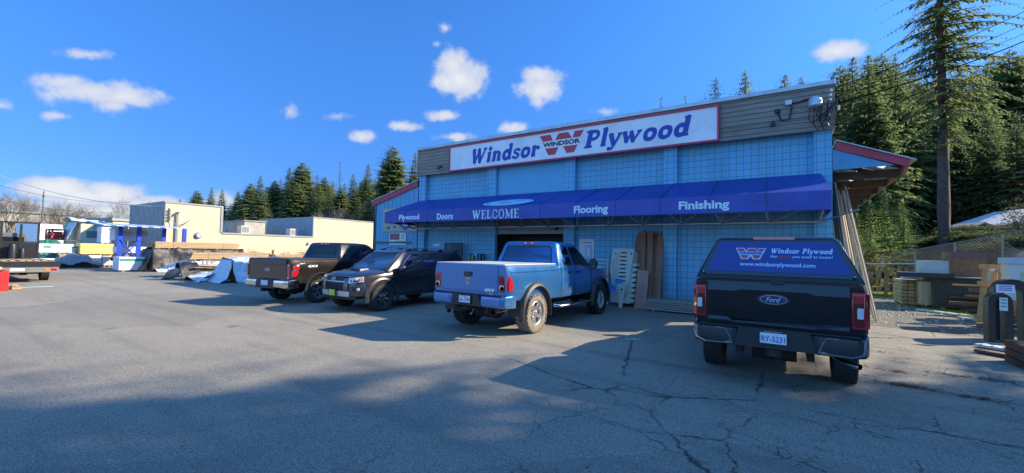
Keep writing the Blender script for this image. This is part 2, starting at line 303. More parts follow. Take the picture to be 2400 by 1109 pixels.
def sub(name,parent,loc=(0,0,0)):
    o=bpy.data.objects.new(name,None); sc.collection.objects.link(o); o.parent=parent; o.location=loc; return o
def copy_tree(o,parent=None):
    c=o.copy(); sc.collection.objects.link(c); c.parent=parent
    for ch in list(o.children): copy_tree(ch,c)
    return c
def to_mesh(o):
    dg=bpy.context.evaluated_depsgraph_get(); dg.update(); return bpy.data.meshes.new_from_object(o.evaluated_get(dg))
def text(s,o,u,v,w,h,m,parent,name='lettering',bold=.0,shear=0,depth=.006,align='C'):
    # flat lettering s in the frame: lower-left o (or centre), along u, up v, fitted to w x h
    c=bpy.data.curves.new('t','FONT'); c.body=s; c.size=1; c.offset=bold; c.shear=shear; c.extrude=.05; c.resolution_u=3
    t=bpy.data.objects.new('t',c); sc.collection.objects.link(t); me=to_mesh(t); bpy.data.objects.remove(t)
    xs=[q.co.x for q in me.vertices]; ys=[q.co.y for q in me.vertices]; x0,x1,y0,y1=min(xs),max(xs),min(ys),max(ys)
    o=Vector(o);u=Vector(u).normalized();v=Vector(v).normalized(); n=u.cross(v)
    sx=w/(x1-x0); sy=h/(y1-y0) if h else sx
    if align=='C': o=o-u*w/2-v*(sy*(y1-y0))/2
    for q in me.vertices: q.co=o+u*((q.co.x-x0)*sx)+v*((q.co.y-y0)*sy)+n*(q.co.z/.05*depth/2+depth/2)
    me.materials.clear(); me.materials.append(m); me.name=name; ob=bpy.data.objects.new(name,me); sc.collection.objects.link(ob); ob.parent=parent; return ob
# stroke-drawn fat serif lettering (the store's own hand)
def S(*p): return list(p)
GL={ # glyph: (advance,[ (width,[points]) ... ])  x-height .62, cap height .95
'W':(1.18,[(.20,S((.10,.86),(.30,.08))),(.11,S((.32,.08),(.52,.80))),(.20,S((.50,.86),(.70,.08))),(.11,S((.72,.08),(.98,.84))),(.09,S((.0,.89),(.26,.89))),(.09,S((.42,.89),(.60,.89))),(.09,S((.84,.89),(1.10,.89)))]),
'i':(.40,[(.19,S((.18,.56),(.18,.08))),(.09,S((.03,.56),(.18,.56))),(.09,S((.05,.05),(.33,.05))),(.22,S((.18,.83),(.185,.84)))]),
'n':(.74,[(.19,S((.18,.56),(.18,.08))),(.09,S((.03,.56),(.18,.56))),(.09,S((.05,.05),(.31,.05))),(.13,S((.20,.40),(.32,.56),(.46,.55),(.52,.42))),(.19,S((.52,.44),(.52,.08))),(.09,S((.42,.05),(.68,.05)))]),
'd':(.74,[(.18,S((.48,.50),(.30,.56),(.16,.44),(.14,.28),(.20,.12),(.34,.06),(.50,.14))),(.19,S((.54,.90),(.54,.10))),(.09,S((.38,.92),(.56,.92))),(.09,S((.52,.05),(.70,.05)))]),
's':(.56,[(.13,S((.46,.50),(.30,.57),(.14,.50),(.16,.37),(.34,.29),(.44,.18),(.36,.07),(.20,.05),(.08,.13)))]),
'o':(.70,[(.17,S((.34,.55),(.19,.50),(.13,.31),(.19,.12),(.34,.06),(.50,.12),(.56,.31),(.50,.50),(.34,.55)))]),
'r':(.58,[(.19,S((.18,.56),(.18,.08))),(.09,S((.03,.56),(.18,.56))),(.09,S((.05,.05),(.33,.05))),(.12,S((.20,.38),(.30,.53),(.42,.53))),(.17,S((.44,.48),(.445,.48)))]),
'P':(.84,[(.22,S((.22,.86),(.22,.10))),(.10,S((.04,.89),(.40,.89))),(.10,S((.06,.05),(.40,.05))),(.15,S((.26,.86),(.50,.86),(.64,.76),(.64,.56),(.50,.46),(.26,.45)))]),
'l':(.40,[(.19,S((.18,.90),(.18,.08))),(.09,S((.03,.92),(.2,.92))),(.09,S((.05,.05),(.33,.05)))]),
'y':(.70,[(.18,S((.12,.54),(.32,.06))),(.11,S((.58,.54),(.38,.02),(.26,-.20),(.12,-.22))),(.09,S((.0,.56),(.26,.56))),(.09,S((.46,.56),(.68,.56))),(.16,S((.12,-.18),(.125,-.18)))]),
'w':(1.02,[(.17,S((.12,.54),(.28,.08))),(.10,S((.29,.08),(.46,.52))),(.17,S((.44,.54),(.60,.08))),(.10,S((.61,.08),(.84,.52))),(.09,S((.0,.56),(.24,.56))),(.09,S((.72,.56),(.94,.56)))]),
't':(.46,[(.16,S((.2,.78),(.2,.16),(.26,.07),(.38,.08))),(.09,S((.04,.56),(.38,.56)))]),
'h':(.74,[(.18,S((.18,.88),(.18,.08))),(.13,S((.20,.40),(.32,.56),(.46,.55),(.52,.42))),(.18,S((.52,.44),(.52,.08))),(.08,S((.05,.05),(.31,.05))),(.08,S((.42,.05),(.66,.05)))]),
'e':(.66,[(.14,S((.16,.31),(.54,.33),(.50,.50),(.34,.56),(.18,.48),(.13,.31),(.18,.12),(.34,.06),(.52,.12)))]),
'u':(.74,[(.18,S((.16,.54),(.16,.2),(.26,.08),(.42,.10),(.52,.2))),(.18,S((.54,.54),(.54,.08)))]),
'k':(.72,[(.18,S((.18,.88),(.18,.08))),(.10,S((.22,.28),(.52,.54))),(.15,S((.30,.34),(.56,.08)))]),
'!':(.34,[(.16,S((.16,.88),(.16,.32))),(.18,S((.16,.1),(.165,.1)))]),
' ':(.36,[]),
'E':(.74,[(.17,S((.2,.86),(.2,.08))),(.07,S((.04,.89),(.60,.89))),(.07,S((.04,.05),(.62,.05))),(.07,S((.22,.48),(.46,.48))),(.07,S((.60,.89),(.60,.72))),(.07,S((.63,.05),(.63,.24))),(.06,S((.47,.58),(.47,.38)))]),
'L':(.72,[(.17,S((.2,.86),(.2,.08))),(.07,S((.04,.89),(.40,.89))),(.07,S((.04,.05),(.62,.05))),(.07,S((.63,.05),(.63,.28)))]),
'C':(.80,[(.10,S((.66,.66),(.56,.86),(.40,.90),(.22,.80),(.13,.47),(.22,.14),(.42,.05),(.60,.10),(.68,.26))),(.10,S((.17,.68),(.13,.47),(.17,.26))),(.06,S((.67,.88),(.67,.64)))]),
'O':(.90,[(.10,S((.44,.90),(.24,.82),(.14,.47),(.24,.12),(.44,.05),(.64,.12),(.74,.47),(.64,.82),(.44,.90))),(.13,S((.17,.65),(.14,.47),(.17,.29))),(.13,S((.71,.65),(.74,.47),(.71,.29)))]),
'M':(1.08,[(.07,S((.18,.86),(.18,.06))),(.17,S((.20,.86),(.50,.14))),(.07,S((.52,.12),(.80,.86))),(.17,S((.86,.86),(.86,.06))),(.07,S((.02,.89),(.28,.89))),(.07,S((.78,.89),(1.02,.89))),(.07,S((.04,.05),(.32,.05))),(.07,S((.68,.05),(1.02,.05)))]),
}
def strokes(s,o,u,v,w,h,m,parent,name='lettering',shear=.0,depth=.004,step=.0006,fat=1.0):
    o=Vector(o);u=Vector(u).normalized();v=Vector(v).normalized();n=u.cross(v); tot=sum(GL[c][0] for c in s); sx=w/tot; sy=h/.95; mb=MB(); x=0; k=0
    def P(a,b,e): return o+u*((a+shear*b)*sx)+v*(b*sy)+n*e
    for c in s:
        for wd,pts in GL[c][1]:
            wd=wd*fat; pts=[Vector((p[0]+x,p[1])) for p in pts]
            if len(pts)>2:   # smooth the curve
                q=[]
                for i in range(len(pts)-1):
                    p0,p1,p2,p3=pts[max(i-1,0)],pts[i],pts[i+1],pts[min(i+2,len(pts)-1)]
                    for t in (0,.33,.66): q.append(.5*((2*p1)+(p2-p0)*t+(2*p0-5*p1+4*p2-p3)*t*t+(3*p1-p0-3*p2+p3)*t**3))
                q.append(pts[-1]); pts=q
            L=[];Rr=[]
            for i,p in enumerate(pts):
                d=pts[min(i+1,len(pts)-1)]-pts[max(i-1,0)]; d.normalize(); nn=Vector((-d.y,d.x)); L.append(p+nn*wd/2); Rr.append(p-nn*wd/2)
            e=depth+step*(k%9); k+=1
            for i in range(len(pts)-1):
                qd=[L[i],Rr[i],Rr[i+1],L[i+1]]; mb.poly([P(a.x,a.y,e) for a in qd])
            if wd>.12 or len(pts)>2:
                for ci,cp in enumerate((pts[0],pts[-1])):
                    e=depth+step*((k%9)+.5*ci)+.0001
                    mb.poly([P(cp.x+wd/2*math.cos(t),cp.y+wd/2*math.sin(t),e) for t in [2*math.pi*j/10 for j in range(10)]])
        x+=GL[c][0]
    return mb.build(name,m,parent,recalc=False)
def panelmap(o,u,v):
    o=Vector(o);u=Vector(u).normalized();v=Vector(v).normalized();n=u.cross(v)
    return lambda a,b,e: o+u*a+v*b+n*e
# ---------------------------------------------------------------- ground
FY=14.6   # facade plane (pilaster faces)
def sm(t): t=max(0,min(1,t)); return t*t*(3-2*t)
def hgt(x,y):
    a=sm((x-6.2+.0*(y-30))/3.5)*sm((y-21)/7)*2.6
    a+=sm((y-33)/10)*sm((x-1)/6)*1.2+sm((x-14)/12)*sm((y-8)/12)*1.6
    a+=sm((y-60)/60)*3*sm((x+60)/30)
    return a
def ground():
    xs=[-600,-300,-160,-110]+[-80+4*i for i in range(19)]+[-6+.8*i for i in range(60)]+[45,60,90,140,250,600]
    ys=[-400,-150,-60,-30,-15,-8,-4,0,4,8,12,16]+[18+.8*i for i in range(50)]+[62,68,76,86,98,112,130,160,220,320,600]
    mb=MB(); vs=[(x,y,hgt(x,y)+(noise.noise(Vector((x*.35,y*.35,0)))*.14 if hgt(x,y)>.2 else 0)) for y in ys for x in xs]; n=len(xs)
    mb.add(vs,[(j*n+i,j*n+i+1,(j+1)*n+i+1,(j+1)*n+i) for j in range(len(ys)-1) for i in range(n-1)])
    tag(mb.build('ground',m_ground(),smooth=60),kind='structure')
    mb=MB(); mb.poly([(-60,-40,.004),(12,-40,.004),(12,9,.004),(6.2,12,.004),(4.6,15,.004),(1.2,16.2,.004),(-20,16.2,.004),(-22,60,.004),(-39.9,60,.004),(-39.9,24,.004),(-60,24,.004)])
    tag(mb.build('asphalt_lot',m_asphalt(),recalc=False),kind='structure')
    mb=MB(); P=[(.98,14.9),(4.2,14.2),(4.5,17),(4.6,20),(4.2,25),(4.5,30),(4.2,38),(2.6,44),(.98,44)]
    mb.poly([(a,b,.009) for a,b in P]); tag(mb.build('gravel_lane',m_gravel(),recalc=False),kind='structure')
ground()
# ---------------------------------------------------------------- the store
PB=(.13,.40,.60)
mblk=m_block('blue painted block',PB,(.17,.43,.61)); mblk2=m_block('blue painted block return',PB,(.17,.43,.61),True)
mplank=m_board('weathered fascia planks',((.25,.205,.165),(.13,.112,.10),(.32,.27,.22)),.152,groove=.12,gcol=(.03,.022,.018))
mmetal=mat('galvanised flashing',(.42,.44,.46),.45,.7,var=.15); mdark=mat('dark opening',(.012,.013,.016),.7)
mred=mat('red fascia paint',(.42,.035,.06),.5,var=.12,vscale=2); mwhite=mat('white paint',(.75,.75,.74),.5,var=.05); mblack=mat('black plastic',(.018,.018,.02),.5,var=.2)
mbatt=m_board('blue board and batten',((.13,.34,.53),(.145,.36,.56),(.11,.30,.47)),.31,axis='x',along='z',groove=.06,knots=False,gcol=(.02,.07,.14))
mawn=mat('royal blue awning cloth',(.014,.038,.27),.45,var=.2,vscale=.8,dirt=(.03,.065,.33),dscale=2.5,damt=.45)
mawl=mat('awning lettering',(.62,.74,.82),.6); mframe=mat('awning frame steel',(.45,.46,.46),.45,.5)
mnavy=mat('navy sign ink',(.01,.045,.34),.45); mredink=mat('red sign ink',(.55,.03,.05),.45); msignw=mat('white sign face',(.76,.77,.79),.45,var=.06,vscale=1,dirt=(.45,.46,.47),dscale=1.5,damt=.35)
msky=mat('pale blue ink',(.25,.62,.85),.5)
XL,XR,ZT,ZP=-15.18,.98,6.73,5.36
st=thing('hardware_store',((XL+XR)/2,FY,0),'long blue block store with a plank fascia above a royal blue awning','store')
o=st.location.copy()
def B(): return MB()
def put(mb,name,m,par,**k):
    mb.v=[(a-o.x,b-o.y,c-o.z) for a,b,c in mb.v]; return mb.build(name,m,par,**k)
# material coordinates: object-space offset keeps the block grid aligned to the corner
mb=B(); RY=FY+.2
mb.box(XL,-10.78,RY,RY+.25,0,6.5); mb.box(-7.05,XR-.01,RY,RY+.25,0,6.5); put(mb,'block_wall',mblk,st)
for a,b in ((.56,.98),(-3.58,-3.14),(-7.29,-6.84),(-11.02,-10.53),(XL,-14.75)):
    mb=B(); mb.box(a,b,FY,RY-.001,0,ZP+.05); put(mb,'pilaster',mblk,st)
mb=B(); mb.box(XR-.3,XR,RY+.26,40,0,6.3); mb.box(XL,XL+.3,RY+.26,40,0,6.3); mb.box(XL+.31,XR-.31,39.7,40,0,6.3); put(mb,'side_wall',mblk2,st)
mb=B(); mb.box(XL+.31,XR-.31,RY+.26,39.69,6.0,6.2); put(mb,'roof',mmetal,st)
mb=B(); mb.box(XL-.02,XR+.02,FY-.12,FY-.04,ZP,ZT-.13); mb.box(XR+.021,XR+.06,FY-.12,RY+.3,ZP,ZT-.13); mb.box(XL-.06,XL-.021,FY-.12,RY+.3,ZP,ZT-.13); put(mb,'plank_fascia',mplank,st)
mb=B(); mb.box(XL-.07,XR+.07,FY-.17,RY+.35,ZT-.13,ZT); put(mb,'cap_flashing',mmetal,st,bevel=.01)
mb=B(); mb.box(XL-.0,XR,FY-.03,RY-.002,ZP+.06,6.55); put(mb,'fascia_backing',mdark,st)
# centre bay: diagonal boarding above, header and shadowed entrance below
kd=NB('blue diagonal boards'); xx,yy,zz=kd.sep()[:3]; dd=kd.math('ADD',xx,zz); fr=kd.math('FRACT',kd.math('DIVIDE',dd,.20)); gg=kd.noise(2.5,5,.6)
cxx=kd.mix(kd.rng(gg,.4,.7,0,.5),(.12,.39,.61),(.15,.43,.65)); cxx=kd.mix(kd.math('MULTIPLY',kd.math('LESS_THAN',fr,.05),.55),cxx,(.03,.11,.22)); kd.col(cxx); kd.b.inputs['Roughness'].default_value=.6
mb=B(); mb.box(-10.78,-7.05,FY+.12,FY+.3,3.3,6.5); put(mb,'boarded_panel',kd.m,st)
mb=B(); mb.box(-10.53,-7.29,FY+.14,FY+.32,2.62,3.29); put(mb,'door_header',mat('grey blue header',(.16,.21,.27),.6,var=.1),st)
mb=B(); mb.box(-10.5,-7.32,FY+.10,FY+.139,2.5,2.62); put(mb,'header_trim',mat('tan trim',(.30,.25,.20),.6),st)
dr=None
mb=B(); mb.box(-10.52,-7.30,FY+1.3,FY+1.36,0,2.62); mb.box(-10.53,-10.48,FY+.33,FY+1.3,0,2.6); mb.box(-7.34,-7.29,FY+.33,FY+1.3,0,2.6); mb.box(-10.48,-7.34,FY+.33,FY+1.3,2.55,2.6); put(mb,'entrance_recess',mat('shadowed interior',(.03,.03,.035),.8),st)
mgl=mat('shop glass',(.02,.03,.035),.05,ior=1.8)
for i,(a,b) in enumerate(((-10.3,-9.35),(-9.25,-8.35),(-8.25,-7.5))):
    mb=B(); mb.box(a,b,FY+1.22,FY+1.26,.05,2.15); d=put(mb,'door_leaf',mgl,st)
    mb=B(); 
    for q in (a,b-.06): mb.box(q,q+.06,FY+1.19,FY+1.215,.05,2.15)
    mb.box(a+.061,b-.061,FY+1.19,FY+1.215,2.08,2.15); mb.box(a+.061,b-.061,FY+1.19,FY+1.215,.05,.22); put(mb,'door_frame',mat('bronze frame',(.06,.05,.045),.4,.6),d)
# ---- awning
aw=thing('awning',(0,FY,3.3),'royal blue cloth awning across the whole store front lettered with department names','awning'); o=aw.location.copy()
AX0,AX1,AF,AZT,AZM,AZB=-15.42,.84,12.75,4.15,3.43,2.94; AL,AR=-15.0,.72
mb=B(); W1=FY-.015
V=[(AL,W1,AZT),(AR,W1,AZT),(AX1,AF,AZM),(AX0,AF,AZM),(AX0,AF,AZB),(AX1,AF,AZB),(AX0,W1,AZM-.0),(AX1,W1,AZM),(AX0,W1,AZB),(AX1,W1,AZB)]
# main slope is divided so the cloth sags a little between ribs
n=48; rows=5; vs=[];fs=[]
for i in range(n+1):
    t=i/n
    for j in range(rows+1):
        q=j/rows; a=Vector(V[0]).lerp(Vector(V[1]),t); b=Vector(V[3]).lerp(Vector(V[2]),t); p=a.lerp(b,q)
        sag=-.018*math.sin(math.pi*q)*(abs(math.sin(math.pi*t*11))) ; p.z+=sag; vs.append(p)
for i in range(n):
    for j in range(rows):
        a=i*(rows+1)+j; fs.append((a,a+1,a+rows+2,a+rows+1))
mb.add(vs,fs); put(mb,'slope_cloth',mawn,aw,smooth=40,recalc=False)
mb=B(); mb.poly([V[3],V[4],V[5],V[2]]); mb.poly([V[0],V[3],V[6]]); mb.poly([V[3],V[6],V[8],V[4]]); mb.poly([V[1],V[7],V[2]]); mb.poly([V[2],V[7],V[9],V[5]]); 
vl=put(mb,'valance',mat('royal blue valance cloth',(.026,.055,.33),.45,var=.2,vscale=1.0,dirt=(.045,.08,.38),dscale=3,damt=.4),aw,recalc=False)
for s,x,y,w,h,kind in (('Plywood',959,511,45,15,0),('Doors',1043,507,36,14,0),('Flooring',1385,493,76,22,0),('Finishing',1650,483,113,24,0),('WELCOME',1163,502,110,20,1)):
    a=PY(x-w/2,y,AF); b=PY(x+w/2,y,AF); z=PY(x,y,AF).z; c=(a+b)/2; ww=b.x-a.x; hh=PY(x,y-h/2,AF).z-PY(x,y+h/2,AF).z
    pos=Vector((c.x,AF-.004,z))-o
    if kind==0: text(s,pos,(1,0,0),(0,0,1),ww*1.05,hh*1.08,mawl,aw,bold=.034)
    else: strokes(s,pos-Vector((ww/2,0,hh/2)),(1,0,0),(0,0,1),ww,hh*1.05,mawl,aw)
# oval emblem painted on the slope
sl=(Vector((0,AF,AZM))-Vector((0,FY,AZT))).normalized(); up=-sl
c0=Vector((0,0,0)); 
def slope_pt(x,y):
    d=ray(x,y); n_=Vector((1,0,0)).cross(up); p0=Vector((0,AF,AZM)); t=(p0-EYE).dot(n_)/d.dot(n_); return EYE+d*t
ce=slope_pt(1190,477); pm=panelmap(ce-o+Vector((0,-.01,.03)),(1,0,0),up)
em=sub('emblem',aw)
mb=B()
for i in range(1,12):
    t=i/12; a=Vector(V[0]).lerp(Vector(V[1]),t); c_=Vector(V[3]).lerp(Vector(V[2]),t); q1=Vector((0,-.004,.006)); mb.bar(a.lerp(c_,.02)+q1,c_+q1,.022,.004,up=up.cross(Vector((1,0,0)))); mb.bar(c_+Vector((0,-.003,0)),c_+Vector((0,-.003,AZB-AZM)),.022,.003,up=Vector((0,1,0)))
mb.box(AX0,AX1,AF-.006,AF-.001,AZB,AZB+.02); put(mb,'seam',mat('awning seam',(.012,.022,.17),.5),aw)
for k,(rx,rz,mm,e) in enumerate(((1.12,.46,msky,.0),(1.02,.40,mat('emblem blue',(.05,.22,.62),.5),.004),(.94,.35,msky,.008))):
    mb=MB(); mb.prism([(rx*math.cos(t)+(.03*k),rz*math.sin(t)) for t in [2*math.pi*i/40 for i in range(40)]],pm,e,e+.003); mb.build('emblem_ring',mm,em)
mb=MB()
for i,(a,b,l) in enumerate(((-.45,.06,.2),(-.2,-.06,.42),(.25,.12,.45),(-.3,.22,.15))): mb.prism([(a,b-.06),(a+l,b),(a+l,b+.06),(a,b+.04)],pm,.012,.014)
mb.build('emblem_figure',mredink,em)
# frame under the awning
mb=B(); za=PY(1660,522-3,FY-.2).z; za=2.78
for y_,z_,w_ in ((FY-.12,za,.045),(AF+.05,AZB+.03,.04)): mb.box(AX0+.1,AX1-.08,y_-w_/2,y_+w_/2,z_-w_/2,z_+w_/2)
nb=13
for i in range(nb+1):
    x=AX0+.15+(AX1-AX0-.3)*i/nb
    mb.bar((x,AF+.05,AZB+.06),(x,FY-.12,za),.035,.035); mb.bar((x,FY-.12,za+.02),(x,FY-.12,AZT-.1),.04,.04); mb.bar((x,AF+.05,AZM-.04),(x,FY-.1,AZT-.08),.03,.03); mb.bar((x+.02,FY-.12,za),(x+.7,AF+.3,AZB+.02),.03,.03)
put(mb,'frame',mframe,aw)
# ---- main sign
sg=thing('store_sign',(-7.45,FY-.14,5.94),'long white store sign with red border, blue name and a red letter emblem','sign'); o=sg.location.copy()
sx0,sx1,sz0,sz1=-13.05,-1.84,5.35,6.51
mb=B(); mb.box(sx0+.05,sx1-.05,FY-.24,FY-.12,sz0+.05,sz1-.05); put(mb,'face',msignw,sg)
mb=B()
for a in ((sx0,sx1,sz0,sz0+.06),(sx0,sx1,sz1-.06,sz1)): mb.box(a[0],a[1],FY-.27,FY-.12,a[2],a[3])
for a in ((sx0,sx0+.06),(sx1-.06,sx1)): mb.box(a[0],a[1],FY-.27,FY-.12,sz0+.061,sz1-.061)
put(mb,'border',mat('red border',(.5,.03,.07),.45),sg)
Y_=FY-.243
def sp(x,y): p=PY(x,y,Y_); return p-o
a=sp(1103,383); b=sp(1263,352); strokes('Windsor',(a.x,Y_-o.y,sp(1110,384).z),(1,0,0),(0,0,1),b.x-a.x,sp(1235,340).z-sp(1235,371).z+.1,mnavy,sg,shear=.20,fat=1.22)
a=sp(1368,350); b=sp(1615,300); strokes('Plywood',(a.x,Y_-o.y,sp(1385,346).z),(1,0,0),(0,0,1),b.x-a.x,sp(1385,308).z-sp(1385,348).z,mnavy,sg,shear=.20,fat=1.22)
# emblem: broken W with the name across
def wlogo(pm,w,h,m1,m2,par,outline=None,band=None):
    # u in 0..1, v in 0..1 ; top row bars and bottom row bars
    T=[[(0,1),(.27,1),(.335,.68),(.075,.68)],[(.345,.95),(.425,1),(.60,1),(.68,.95),(.735,.68),(.285,.68)],[(.76,1),(1,1),(.93,.68),(.69,.68)]]
    T=[[(0,1),(.25,1),(.31,.70),(.07,.70)],[(.44,1),(.66,1),(.74,.70),(.36,.70)],[(.80,1),(1,1),(.92,.70),(.74+.02,.70)]]
    Bt=[[(.13,.34),(.44,.34),(.37,0),(.21,0)],[(.55,.34),(.87,.34),(.79,0),(.63,0)]]
    if outline:
        mb=MB(); mb.prism([(-.05*w,1.07*h),(.275*w,1.07*h),(.335*w,.78*h),(.42*w,1.07*h),(.68*w,1.07*h),(.745*w,.78*h),(.78*w,1.07*h),(1.05*w,1.07*h),(.83*w,-.09*h),(.59*w,-.09*h),(.5*w,.25*h),(.41*w,-.09*h),(.17*w,-.09*h)],pm,.001,.003); mb.build('emblem_outline',outline,par)
    mb=MB()
    for q in T+Bt: mb.prism([(a*w,b*h) for a,b in q],pm,.004,.008)
    mb.build('emblem',m1,par)
    text('WINDSOR',pm(.5*w,.52*h,.006),pm(1,0,0)-pm(0,0,0),pm(0,1,0)-pm(0,0,0),w*.84,h*.22,m2,par,bold=.03)
a=sp(1265,348); b=sp(1368,335); 
wlogo(panelmap((a.x,Y_-o.y,5.56-o.z),(1,0,0),(0,0,1)),b.x-a.x,.80,mredink,mat('black ink',(.01,.01,.02),.5),sg)
# left wing: board and batten lean-to
lw=thing('store_wing',(-16.8,FY,0),'blue board and batten lean-to wing with red sloping fascia, left of the store','building'); o=lw.location.copy()
wx0,wx1=-18.42,XL-.07; zz0,zz1=4.27,5.08; f=lambda x: zz0+(x-wx0)*(zz1-zz0)/(wx1-wx0)
mb=B(); mb.prism([(wx0,0),(wx1,0),(wx1,f(wx1)-.02),(wx0,f(wx0)-.02)],lambda u,v,e:(u,e,v),FY+.02,39); put(mb,'wall',mbatt,lw)
mb=B(); mb.prism([(wx0-.18,f(wx0-.18)-.2),(wx1,f(wx1)-.2),(wx1,f(wx1)+.05),(wx0-.18,f(wx0-.18)+.05)],lambda u,v,e:(u,e,v),FY-.06,FY+.01); put(mb,'fascia',mred,lw)
mb=B(); mb.prism([(wx0-.3,f(wx0-.3)+.055),(wx1,f(wx1)+.055),(wx1,f(wx1)+.09),(wx0-.3,f(wx0-.3)+.09)],lambda u,v,e:(u,e,v),FY-.1,39.2); put(mb,'roof',mmetal,lw)
mb=B(); mb.box(wx0-.02,wx0+.08,FY-.02,FY+.015,0,f(wx0)-.2); mb.box(wx0+.09,wx1-.4,FY-.03,FY+.015,2.05,2.15); put(mb,'trim_board',mat('purple brown trim',(.13,.10,.11),.7),lw)
mb=B(); mb.tube([(wx0-.12,FY-.03,f(wx0)-.2),(wx0-.1,FY-.02,f(wx0)-.6),(wx0-.03,FY-.03,f(wx0)-.9),(wx0-.03,FY-.03,.1)],.035,8); put(mb,'downpipe',mat('dark downpipe',(.03,.04,.05),.5),lw,smooth=40)
# banners on the wing
def board(name,x0,y0,x1,y1,Y,m,label,cat,th=.02,group=None):
    a=PY(x0,(y0+y1)/2,Y); b=PY(x1,(y0+y1)/2,Y); zt=PY((x0+x1)/2,y0,Y).z; zb=PY((x0+x1)/2,y1,Y).z
    t=thing(name,((a.x+b.x)/2,Y,(zt+zb)/2),label,cat,group); w=b.x-a.x; h=zt-zb
    mb=MB(); mb.box(-w/2,w/2,-th,0,-h/2,h/2); mb.build('panel',m,t); return t,w,h
mtan=mat('tan banner',(.38,.33,.22),.5,var=.15); 
t,w,h=board('banner',899,487,979,543,FY-.005,mtan,'tan advertising banner on the blue wing wall, half hidden behind the awning','banner')
text('norcr',(-w*.20,-.022,h*.34),(1,0,0),(0,0,1),w*.5,.17,mwhite,t,bold=.01)
for a,b,c,d,mm in ((-.3,-.30,.07,.10,mnavy),(-.12,-.28,.06,.07,mnavy)):
    mb=MB(); mb.box(a*w-c*w,a*w+c*w*.2,-.025,-.021,b*h-d*h,b*h+d*h*.3); mb.build('badge',mm,t)
mb=MB(); mb.prism([(.02*w,-.1*h),(.32*w,-.1*h),(.31*w,-.3*h),(.17*w,-.47*h),(.03*w,-.3*h)],panelmap((0,-.022,0),(1,0,0),(0,0,1)),0,.004); mb.build('shield',mnavy,t)
mb=MB(); mb.prism([(.07*w,-.2*h),(.2*w,-.18*h),(.27*w,-.26*h),(.12*w,-.30*h)],panelmap((0,-.027,0),(1,0,0),(0,0,1)),0,.003); mb.build('shield_mark',mwhite,t)
t,w,h=board('poster',913,546,952,574,FY-.005,mat('poster white',(.62,.66,.62),.5,var=.05),'small white poster with a red picture on the blue wing wall, under the tan banner','poster')
mb=MB(); mb.box(-w*.46,.12*w,-.026,-.021,-.08*h,.46*h); mb.build('picture',mat('dark red print',(.22,.07,.09),.5,var=.5,vscale=9),t)
mb=MB()
for i in range(4): mb.box(.2*w,.44*w,-.024,-.021,.36*h-i*.12*h,.42*h-i*.12*h)
for i in range(2): mb.box(-.1*w,.44*w,-.024,-.021,-.22*h-i*.12*h,-.17*h-i*.12*h)
mb.build('text_lines',mat('grey print',(.2,.24,.25),.6),t)
# ---- right canopy lean-to
cp=thing('side_canopy',(XR,FY,0),'open lean-to canopy with red fascia and exposed rafters on the store side','canopy'); o=cp.location.copy()
cx1=2.56; cz0,cz1=5.05,4.36; cf=lambda x: cz0+(x-XR)*(cz1-cz0)/(cx1-XR); CE=38
mb=B(); mb.prism([(XR+.07,cf(XR+.07)-.24),(cx1,cf(cx1)-.20),(cx1,cf(cx1)),(XR+.07,cf(XR+.07))],lambda u,v,e:(u,e,v),FY-.06,FY); put(mb,'fascia',mred,cp)
mb=B(); mb.prism([(XR+.01,cf(XR+.01)-.245),(cx1-.28,cz1-.12),(XR+.01,cz1-.14)],lambda u,v,e:(u,e,v),FY-.03,FY+.02); put(mb,'gable_panel',mat('blue gable panel',(.09,.28,.46),.6,var=.08),cp)
mb=B(); xa=XR+.85
def rs(a,b,y0,y1): mb.prism([(a,cf(a)+.004),(b,cf(b)+.004),(b,cf(b)+.03),(a,cf(a)+.03)],lambda u,v,e:(u,e,v),y0,y1)
rs(XR+.07,xa,FY-.12,CE); rs(xa+.5,cx1+.12,FY-.12,CE); yy_=FY-.12
for i in range(13): y=FY+.75+i*1.75; rs(xa,xa+.5,yy_,y); yy_=y+1.1
rs(xa,xa+.5,yy_,CE); put(mb,'roof_sheet',mmetal,cp)
mwd=mat('canopy timber',(.09,.05,.03),.8,var=.3,vscale=4)
for i in range(14):
    y=FY+.5+i*1.75; mb=B(); mb.box(XR+.005,cx1-.1,y,y+.07,cz1-.36,cz1-.14); put(mb,'ceiling_joist',mwd,cp)
    mb=B(); mb.prism([(XR+.005,cf(XR)-.2),(cx1-.02,cf(cx1)-.14),(cx1-.02,cf(cx1)-.01),(XR+.005,cf(XR)-.07)],lambda u,v,e:(u,e,v),y+.08,y+.14); put(mb,'rafter',mwd,cp)
mb=B(); mb.box(cx1-.09,cx1-.02,FY+.05,CE-.1,cz1-.30,cz1-.13); put(mb,'eave_beam',mat('eave timber',(.26,.14,.07),.7,var=.2),cp)
for i in range(13):   # translucent panes let into the roof between joists
    y=FY+.75+i*1.75; mb=B(); mb.prism([(xa,cf(xa)+.006),(xa+.5,cf(xa+.5)+.006),(xa+.5,cf(xa+.5)+.012),(xa,cf(xa)+.012)],lambda u,v,e:(u,e,v),y,y+1.1); put(mb,'skylight',mat('skylight sheet',(.7,.72,.68),.4,trans=.6),cp)
